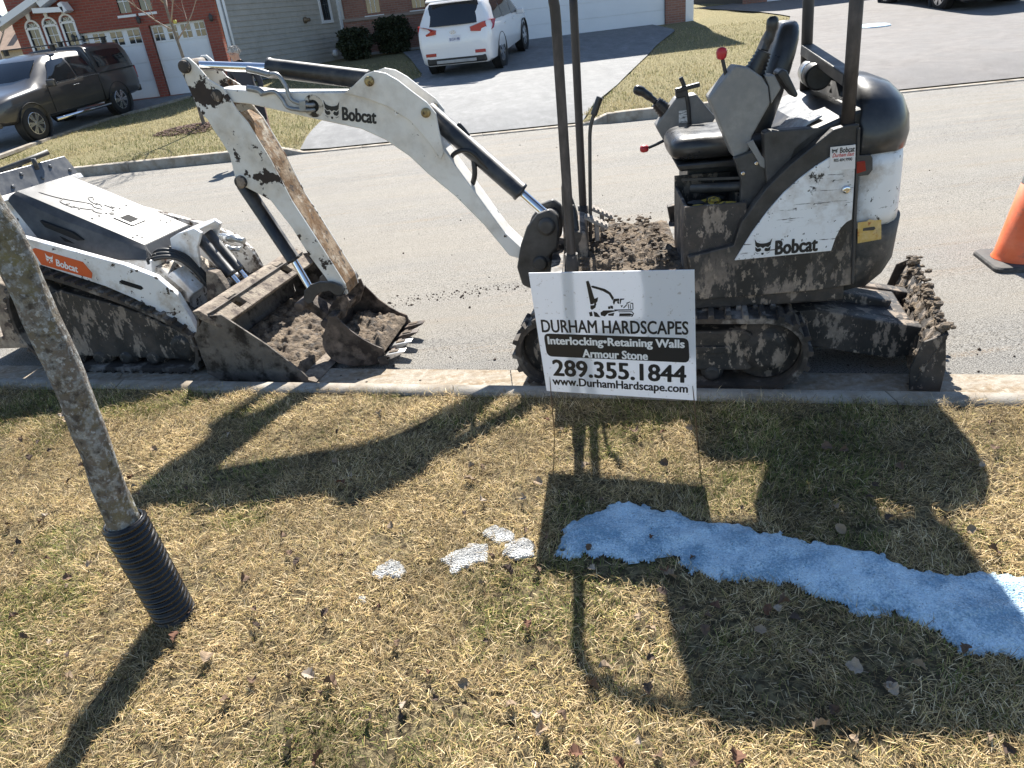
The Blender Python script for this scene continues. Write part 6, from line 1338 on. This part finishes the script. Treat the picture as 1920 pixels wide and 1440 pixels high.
# ---- white SUV
wp_ = M('white_car_paint', (.74, .75, .77), .25, 0, .02, 2, coat=.6)
p1_, p2_ = fargnd(822, 142), fargnd(940, 126); hdg = R(90 - 16); mid = (p1_ + p2_) / 2 + Vector((0, .05, .02)); pit = math.atan2(.21, 2.7)
axd = Vector((math.cos(hdg), math.sin(hdg), 0)); loc = mid + axd * 1.35 + Vector((0, 0, .13))
suv_st = [(-2.33, .42, .62, .66, .74, .80, .76), (-2.30, .34, .95, 1.0, .82, .87, .80), (-2.24, .27, 1.03, 1.12, .85, .89, .80), (-2.14, .25, 1.06, 1.36, .87, .905, .74), (-1.98, .24, 1.06, 1.58, .88, .915, .69), (-1.75, .24, 1.05, 1.655, .885, .92, .67), (-1.2, .24, 1.02, 1.685, .89, .925, .67), (-.3, .24, 1.0, 1.69, .89, .925, .66), (.35, .24, .98, 1.655, .89, .92, .655), (.8, .24, .97, 1.45, .885, .915, .68), (1.15, .24, .97, 1.18, .88, .91, .72), (1.35, .25, .97, 1.05, .88, .90, .74), (1.9, .27, .90, .96, .85, .87, .70), (2.2, .32, .78, .84, .78, .78, .62), (2.34, .4, .62, .68, .62, .6, .5)]
suv, it, hf, pt = car('suv', loc, hdg, pit, suv_st, wp_, (-1.35, 1.35), .36, [(-1.72, -.98, .12, .82, (.25, .03)), (-.92, .0, .1, .86), (.07, .98, .08, .86, (0, -.62))], 'white SUV parked nose-in on the middle driveway, seen from behind', 'suv')
def rear_patch(nm, z0, z1, y0, y1, mat, root, stx, lift=.012, n=6, skew=0):
    """patch on the tail: x from the station table by height"""
    mb = MB(); vs = []
    def xr(z, y):
        best = None
        tz_ = [(s[0], s[3]) for s in stx]; tz_.sort(key=lambda q: q[1])
        for (xa, za), (xb, zb) in zip(tz_, tz_[1:]):
            if za <= z <= zb: return xa + (xb - xa) * (z - za) / (zb - za + 1e-9)
        return tz_[0][0] if z < tz_[0][1] else tz_[-1][0]
    for i in range(n + 1):
        for j in range(4):
            y = y0 + (y1 - y0) * i / n; z = z0 + (z1 - z0) * j / 3 + skew * i / n; vs.append((xr(z, y) - lift + .05 * abs(y) ** 3, y, z))
    mb.add(vs, [(i * 4 + j, (i + 1) * 4 + j, (i + 1) * 4 + j + 1, i * 4 + j + 1) for i in range(n) for j in range(3)], True); return mb.build(nm, mat, root)
tail = suv_st[:6]
# explicit tail surface: glass, lamps, plate, bumper
def tailbox(nm, c, size, mat, root, bev=.015, rot=0):
    mb = MB(); mb.box(c, size, Matrix.Rotation(rot, 3, 'Y')); return mb.build(nm, mat, root, bev)
mb = MB(); gq = [(-2.265, 1.13, .70), (-2.16, 1.37, .66), (-2.03, 1.585, .60)]; vs = []
for x, z, w in gq: vs += [(x - .035 + .09 * abs(t) ** 3, t * w, z) for t in (-1, -.6, -.2, .2, .6, 1)]
mb.add(vs, [(r_ * 6 + i, r_ * 6 + i + 1, r_ * 6 + 7 + i, r_ * 6 + 6 + i) for r_ in range(2) for i in range(5)], True); mb.build('rear_window', tint, suv)
mb = MB(); vs = [(-1.95, -.66, 1.66), (-1.95, .66, 1.66), (-2.16, .62, 1.635), (-2.16, -.62, 1.635)]; mb.add(vs + [(x, y, z + .03) for x, y, z in vs], [(0, 3, 2, 1), (4, 5, 6, 7), (0, 1, 5, 4), (1, 2, 6, 5), (2, 3, 7, 6), (3, 0, 4, 7)]); mb.build('spoiler', wp_, suv, .01)
for sd in (-1, 1):
    mb = MB(); pr = [(-2.325, .44, .97), (-2.325, .44, 1.06), (-2.27, .76, 1.14), (-2.10, .91, 1.16), (-1.80, .935, 1.13), (-2.05, .935, .97), (-2.25, .86, .92)]; c_ = [Vector((x, sd * y, z)) for x, y, z in pr]; o_ = Vector((-.02, sd * .012, 0)); mb.add([p + o_ for p in c_], [tuple(range(7))]); mb.add([p + o_ for p in c_] + [p - o_ * 2 for p in c_], [(i, (i + 1) % 7, 7 + (i + 1) % 7, 7 + i) for i in range(7)]); mb.build('tail_light', redl, suv)
    tailbox('reflector', (-2.335, sd * .62, .53), (.03, .26, .07), redl, suv, .01)
    mb = MB(); mb.box((.72, sd * 1.0, 1.02), (.12, .2, .13)); mb.build('mirror', wp_, suv, .03)
    for x in (-.85, .1): tailbox('door_handle', (x, sd * .932, .93), (.2, .02, .03), wp_, suv, .008)
tailbox('rear_bumper', (-2.27, 0, .38), (.13, 1.5, .17), trimb, suv, .04); tailbox('bumper_insert', (-2.345, 0, .36), (.03, 1.0, .07), M('silver_plastic', (.35, .35, .35), .4), suv, .01)
pl_ = tailbox('license_plate', (-2.315, -.02, .84), (.012, .32, .16), M('plate_white', (.7, .72, .78), .5), suv, .004)
place('plate_lettering', text_fit('BKGW 498', .25, .06, .02), M('blue_ink', (.05, .08, .25), .5), suv, (-2.323, -.02, .835), (0, -1, 0), (0, 0, 1))
def oval(rx, ry, t, n=24):
    return [[(rx * math.cos(a), ry * math.sin(a)), (rx * math.cos(b), ry * math.sin(b)), ((rx - t) * math.cos(b), (ry - t) * math.sin(b)), ((rx - t) * math.cos(a), (ry - t) * math.sin(a))] for a, b in [(2 * math.pi * k / n, 2 * math.pi * (k + 1) / n) for k in range(n)]]
emb_polys = oval(.075, .04, .01) + [[(-.035, -.026), (-.022, -.026), (-.008, .026), (-.021, .026)], [(.012, -.026), (.025, -.026), (.036, .026), (.023, .026)], [(-.02, -.008), (.02, .004), (.02, .012), (-.02, .0)]]
place('emblem', poly_mesh('emblem', emb_polys), rim_m, suv, (-2.336, 0, .985), (0, -1, 0), (0, 0, 1))
# ---- brown pickup with cap
bp_ = M('brown_metallic_paint', (.075, .07, .066), .28, .3, .1, 3, coat=.6)
f_, r_ = fargnd(72, 268), fargnd(237, 215); hd = (f_ - r_); hd.z = 0; WB = 3.26; hdir = hd.normalized(); hang = math.atan2(hdir.y, hdir.x); sidev = Vector((-hdir.y, hdir.x, 0))   # left side faces the camera
cen = (f_ + r_) / 2 - sidev * .84; pit2 = math.atan2(f_.z - r_.z, hd.length)
pk_st = [(-2.72, .62, .95, 1.02, .82, .84, .80), (-2.69, .52, 1.08, 1.12, .88, .90, .84), (-2.64, .46, 1.12, 1.60, .9, .915, .82), (-2.5, .44, 1.13, 1.80, .9, .92, .80), (-1.8, .42, 1.13, 1.84, .9, .925, .80), (-1.06, .42, 1.13, 1.83, .9, .925, .79), (-1.04, .42, 1.13, 1.78, .9, .925, .68), (-.98, .42, 1.13, 1.76, .9, .925, .665), (-.4, .42, 1.12, 1.79, .9, .925, .66), (.25, .42, 1.11, 1.77, .9, .925, .655), (.6, .42, 1.10, 1.64, .9, .92, .66), (1.0, .42, 1.09, 1.36, .895, .915, .70), (1.28, .42, 1.08, 1.16, .89, .91, .74), (2.0, .44, 1.02, 1.1, .88, .895, .74), (2.42, .48, .94, 1.02, .85, .86, .70), (2.62, .55, .82, .88, .76, .74, .6)]
pick, it2, hf2, pt2 = car('pickup_truck', cen + Vector((0, 0, .04)), hang, pit2, pk_st, bp_, (-1.63, 1.63), .385, [(-.92, -.32, .12, .84), (-.25, .86, .08, .86, (0, -.5))], 'dark brown pickup truck with matching cap and roof bars on the left driveway', 'pickup truck', .93)
for sd in (1, -1):
    pt2('cap_window', -2.45, -1.18, .22, .84, tint, sd, tilt=(.12, 0))
    mb = MB(); mb.box((.82, sd * 1.02, 1.16), (.1, .2, .17)); mb.build('mirror', bp_, pick, .03); tailbox('door_handle', (-.12, sd * .94, 1.0), (.22, .02, .03), rim_m, pick, .008)
    tailbox('tail_light', (-2.68, sd * .86, .98), (.1, .1, .34), redl, pick, .02); mb = MB(); mb.box((2.44, sd * .68, .84), (.2, .34, .14)); mb.build('headlight', clear, pick, .03); tailbox('fog_lamp', (2.56, sd * .66, .56), (.1, .2, .1), clear, pick, .02)
    mb = MB(); mb.tube([(-1.05, sd * .97, .36), (1.05, sd * .97, .36)], .04, 10); mb.build('side_step', chrome, pick)
    mb = MB(); mb.box((-.1, sd * .936, 1.135), (2.0, .012, .02)); mb.build('window_trim', rim_m, pick)
    mb = MB(); mb.tube([(-1.03, sd * .925, .5), (-1.03, sd * .935, 1.0), (-1.03, sd * .925, 1.14), (-1.03, sd * .86, 1.48), (-1.03, sd * .76, 1.79)], .018, 6); mb.build('panel_gap', trimb, pick)
    mb = MB(); mb.box((-1.85, sd * .93, 1.14), (1.62, .02, .022)); mb.build('cap_rail', trimb, pick); mb = MB(); mb.box((.88, sd * .93, .8), (.012, .014, .6)); mb.build('door_gap', trimb, pick)
mb = MB(); vs = []
for x, z, w in ((1.19, 1.16, .74), (.95, 1.42, .66), (.57, 1.665, .60)): vs += [(x + .035 - .08 * abs(t) ** 3, t * w, z + .02) for t in (-1, -.5, 0, .5, 1)]
mb.add(vs, [(r0 * 5 + i, r0 * 5 + i + 1, r0 * 5 + 6 + i, r0 * 5 + 5 + i) for r0 in range(2) for i in range(4)], True); mb.build('windshield', tint, pick)
tailbox('grille', (2.58, 0, .74), (.12, .9, .2), trimb, pick, .02); tailbox('rear_bumper', (-2.74, 0, .55), (.14, 1.7, .18), trimb, pick, .03); tailbox('front_bumper', (2.56, 0, .52), (.2, 1.6, .14), bp_, pick, .03)
for x in (-2.2, -.2, .35)[:2]:
    mb = MB(); mb.bar((x, -.72, 1.95), (x, .72, 1.95), .06, .03); rb = mb.build('roof_bar', trimb, pick, .008)
    for sd in (-1, 1): mb = MB(); mb.box((x, sd * .62, 1.88), (.1, .08, .13)); mb.build('bar_foot', trimb, rb, .01)
# ---- dark vehicle at the right edge
dv_p = fargnd(1785, 24); dk = M('black_car_paint', (.012, .012, .013), .3, 0, .1, 3, coat=.5)
dv_, *_r = car('dark_van', Vector((dv_p.x + 1.0, dv_p.y + 2.1, dv_p.z + .1)), R(90), R(3), [(a, b, c, d, e * 1.05, f_2 * 1.05, g * 1.12) for a, b, c, d, e, f_2, g in suv_st], dk, (-1.35, 1.35), .37, [(-1.72, -.98, .12, .82), (-.92, .0, .1, .86), (.07, .98, .08, .86, (0, -.62))], 'black vehicle cut off by the top right corner on the right driveway', 'van')
mb = MB(); mb.box((-2.3, 0, .42), (.16, 1.85, .34)); mb.build('rear_bumper', trimb, dv_, .03)

# ================================================================== PLANTS ACROSS THE STREET
def leaf_cloud(N, rad, c, size, squash=1.0, seed=1, shell=.35):
    g = np.random.default_rng(seed); d = g.normal(size=(N, 3)); d /= np.linalg.norm(d, axis=1)[:, None]; r_ = (shell + (1 - shell) * g.random(N) ** .5)
    bumps = 1 + .16 * np.sin(d[:, 0] * 7 + 1) * np.sin(d[:, 1] * 6) + .12 * np.sin(d[:, 2] * 9 + 2)
    P = d * (r_ * bumps)[:, None] * np.array(rad) + np.array(c); keep = P[:, 2] > .03; P = P[keep]; N = len(P)
    a = g.normal(size=(N, 3)); a /= np.linalg.norm(a, axis=1)[:, None]; b = np.cross(a, g.normal(size=(N, 3))); b /= np.linalg.norm(b, axis=1)[:, None]; s = size * g.uniform(.6, 1.3, N)[:, None]
    V = np.stack([P - a * s, P + b * s * .5, P + a * s, P - b * s * .5], 1).reshape(-1, 3); return V, [(4 * i, 4 * i + 1, 4 * i + 2, 4 * i + 3) for i in range(N)]
shm = M('dark_boxwood_leaf', (.028, .035, .016), .6, 0, .4, 4, spec=.3)
for k, (q, rw, rh, lb) in enumerate((((668, 114), .58, .50, 'left one of two clipped round evergreen shrubs against the brick front'), ((740, 102), .66, .6, 'larger right one of two clipped round shrubs, next to the SUV'))):
    p = fargnd(*q); p.y = min(p.y + .4, 27.2); p.z = zfar(p.x, p.y); sh = empty('round_shrub', p, label=lb, cat='shrub', group='clipped shrubs by the brick front')
    V, F_ = leaf_cloud(7000, (rw, rw, rh), (0, 0, rh * .98), .045, seed=40 + k); mb = MB(); mb.add(V.tolist(), F_); mb.build('foliage', shm, sh); mb = MB(); mb.tube([(0, 0, -.05), (.02, 0, .3), (0, .02, .6)], [.05, .04, .02], 8); mb.build('stem', M('shrub_stem', (.08, .06, .04), .9), sh)
barkf = M('young_tree_bark', (.19, .16, .13), .9, 0, .25, 8, bump=(60, .4)); twm = M('pale_twig', (.3, .23, .18), .8, 0, .2, 8)
def bare_tree(name, p, H, r, label, seed, nb=9, group=None, lev=2, mat=None, start=.45):
    global mbr
    random.seed(seed); t = empty(name, p, label=label, cat='tree', group=group); n = 10; pts = [Vector((0, 0, -.05))]; d = Vector((0, 0, 1))
    for k in range(n): d = (d + Vector((random.gauss(0, .03), random.gauss(0, .03), 0))).normalized(); pts.append(pts[-1] + d * H / n)
    mb = MB(); mb.tube(smooth_path(pts, 3), [r * (1 - .7 * k / (3 * n)) for k in range(3 * n + 1)], 10); mb.build('trunk', mat or barkf, t); mbr = MB()
    for k in range(nb):
        i = start + (1 - start) * k / nb; q = pts[int(i * n)].lerp(pts[min(n, int(i * n) + 1)], i * n % 1); a = k * 2.4 + random.random(); branch(q, Vector((math.cos(a) * .75, math.sin(a) * .75, .75)).normalized(), H * .36 * (1.15 - i * .6), r * .4, lev)
    mbr.build('crown', twm if mat is None else mat, t); return t
ftp = fargnd(385, 240); bt = bare_tree('young_tree', ftp, 3.7, .04, 'slender bare young tree in a mulch ring on the lawn across the street', 11, 13)
mb = MB(); mb.lathe((0, 0, 1.9), (0, 0, 1), [(0, .031), (.06, .031)], 10); mb.build('yellow_tag', M('yellow_tape', (.5, .45, .1), .6), bt)
random.seed(21); mul = empty('mulch_ring', ftp, label='ring of brown bark mulch around the young tree across the street', cat='mulch'); mb = MB()
for k in range(700):
    a = random.uniform(0, 6.28); r_ = random.random() ** .6 * .75; x, y = r_ * math.cos(a) * 1.15 - .15, r_ * math.sin(a) * .85; z = zfar(ftp.x + x, ftp.y + y) - ftp.z + .02 + .07 * max(0, 1 - r_ / .75)
    mb.box((x, y, z), (random.uniform(.03, .09), random.uniform(.015, .03), .012), Matrix.Rotation(random.uniform(0, 3), 3, 'Z') @ Matrix.Rotation(random.gauss(0, .3), 3, 'X'))
ml = mb.build('bark_chips', M('bark_mulch', (.12, .07, .05), .95, 0, .4, 30), mul); ml['kind'] = 'stuff'
for k, (x, y, H) in enumerate(((-30, 52, 9), (-26, 58, 11), (-41, 56, 10), (-48, 66, 12), (-34, 75, 13), (-58, 80, 13), (-22, 70, 12))):
    bare_tree('bare_tree', Vector((x, y, .5)), H, .14, ['tall bare grey tree beyond the houses at the far left'][0], 60 + k, 10, 'leafless trees beyond the houses', 2, M('grey_bark', (.22, .19, .17), .9), .25)
random.seed(5)
for k, (x, y, s_) in enumerate(((-16.2, 27.5, .55), (-17.6, 28.5, .7), (-15.2, 29.5, .5))):
    p = Vector((x, y, .62)); b_ = empty('garden_bush', p, label=['low brownish bush nearest the left corner of the red brick house', 'largest brownish bush left of the red brick house', 'small brown bush by the fence left of the red house'][k], cat='bush', group='winter bushes by the red brick house')
    V, F_ = leaf_cloud(2600, (s_ * 1.3, s_, s_ * .8), (0, 0, s_ * .7), .06, seed=90 + k, shell=.1); mb = MB(); mb.add(V.tolist(), F_); mb.build('foliage', M('winter_bush_leaf', (.13, .1, .06), .8, 0, .4, 4), b_)
# odds and ends on the right driveway
p = fargnd(1636, 48, .045); mb = MB(); pr = [(math.cos(a) * (.42 + .05 * math.sin(3 * a)), math.sin(a) * (.5 + .06 * math.cos(2 * a))) for a in [2 * math.pi * k / 26 for k in range(26)]]
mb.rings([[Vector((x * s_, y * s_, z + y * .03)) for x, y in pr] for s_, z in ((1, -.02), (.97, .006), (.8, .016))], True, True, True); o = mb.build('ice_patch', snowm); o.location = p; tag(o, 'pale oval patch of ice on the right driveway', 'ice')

# ================================================================== PERSON
def person():
    base = fargnd(499, 284); root = empty('person', Vector((base.x - .05, base.y + .15, zfar(base.x, base.y + .15) + .03)), label='grey haired person in dark jacket and trousers standing behind the excavator boom', cat='person')
    J = {}; E_ = []; Rr = []; V = []
    def v(n, x, y, z, r): J[n] = len(V); V.append((x, y, z)); Rr.append(r)
    v('pel', 0, 0, .82, (.15, .12)); v('abd', -.02, 0, .98, (.135, .105)); v('chest', -.05, -.02, 1.16, (.16, .115)); v('neckb', -.07, -.04, 1.29, (.075, .07)); v('neck', -.08, -.05, 1.35, (.05, .05)); v('head', -.09, -.07, 1.43, (.078, .09)); v('crown', -.09, -.065, 1.51, (.05, .06))
    for s_, n in ((-1, 'l'), (1, 'r')):
        v('hip' + n, s_ * .085, .0, .76, (.095, .095)); v('knee' + n, s_ * .1 + .02, -.03 * s_, .42, (.062, .062)); v('ank' + n, s_ * .11 + .03, -.02 * s_ + .03, .08, (.042, .045)); v('toe' + n, s_ * .12, -.02 * s_ - .14, .035, (.035, .03))
        v('sh' + n, s_ * .17 - .05, -.02, 1.24, (.062, .062)); v('el' + n, s_ * .23 - .04, .02, .98, (.048, .048)); v('wr' + n, s_ * .21 - .05, -.1, .80, (.03, .034)); v('palm' + n, s_ * .205 - .05, -.13, .735, (.022, .035))
        for k in range(4): v('f%d%s' % (k, n), s_ * .205 - .05, -.165 + .02 * k, .665 - .008 * (k == 1), (.0085, .0085))
        v('th' + n, s_ * .18 - .05, -.175, .715, (.01, .01))
    def e(a, b): E_.append((J[a], J[b]))
    for a, b in (('pel', 'abd'), ('abd', 'chest'), ('chest', 'neckb'), ('neckb', 'neck'), ('neck', 'head'), ('head', 'crown')): e(a, b)
    for n in 'lr':
        e('pel', 'hip' + n); e('hip' + n, 'knee' + n); e('knee' + n, 'ank' + n); e('ank' + n, 'toe' + n); e('chest', 'sh' + n); e('sh' + n, 'el' + n); e('el' + n, 'wr' + n); e('wr' + n, 'palm' + n); e('palm' + n, 'th' + n)
        for k in range(4): e('palm' + n, 'f%d%s' % (k, n))
    me = bpy.data.meshes.new('p'); me.from_pydata(V, E_, []); o = bpy.data.objects.new('p', me); COL.objects.link(o); sk = o.modifiers.new('skin', 'SKIN'); sk.use_smooth_shade = True
    for i, r_ in enumerate(Rr): me.skin_vertices[0].data[i].radius = r_
    me.skin_vertices[0].data[0].use_root = True; ss = o.modifiers.new('s', 'SUBSURF'); ss.levels = ss.render_levels = 2
    dg = bpy.context.evaluated_depsgraph_get(); bmh = bpy.data.meshes.new_from_object(o.evaluated_get(dg)); bpy.data.objects.remove(o); bmh.materials.clear()
    for mt in (M('dark_trousers', (.02, .02, .025), .85, 0, .2, 10), M('dark_jacket', (.03, .032, .042), .75, 0, .25, 8, bump=(25, .4)), M('skin', (.45, .27, .2), .55, 0, .05, 8), M('black_shoe', (.015, .015, .015), .5)): bmh.materials.append(mt)
    for p in bmh.polygons:
        z = p.center.z; x, y = p.center.x, p.center.y; p.material_index = 3 if z < .075 else 0 if (z < .80 and abs(x + .02) < .19 and y > -.095 and not (abs(x) > .165 and z < .79)) else 2 if (z > 1.345 or (z < .79 and abs(x + .05) > .15)) else 1
        p.use_smooth = True
    link('body', bmh, None, root)
    V_, F_ = leaf_cloud(900, (.088, .095, .075), (-.09, -.04, 1.475), .02, seed=3, shell=.75)
    mb = MB(); keep = [i for i, f in enumerate(F_) if not (V_[4 * i][1] < -.10 and V_[4 * i][2] < 1.475)]; mb.add(V_.tolist(), [F_[i] for i in keep]); mb.ico((-.09, -.045, 1.475), .085, 2, .03, (1, 1.05, .85)); mb.build('hair', M('grey_hair', (.42, .4, .38), .7, 0, .2, 30), root)
    mb = MB(); mb.ico((-.12, -.158, 1.445), .008, 1); mb.ico((-.06, -.158, 1.445), .008, 1); mb.build('eyes', blackm, root); mb = MB(); mb.ico((-.09, -.165, 1.425), .014, 1, 0, (.8, 1.2, 1.3)); mb.build('nose', MATS['skin'], root)
person()
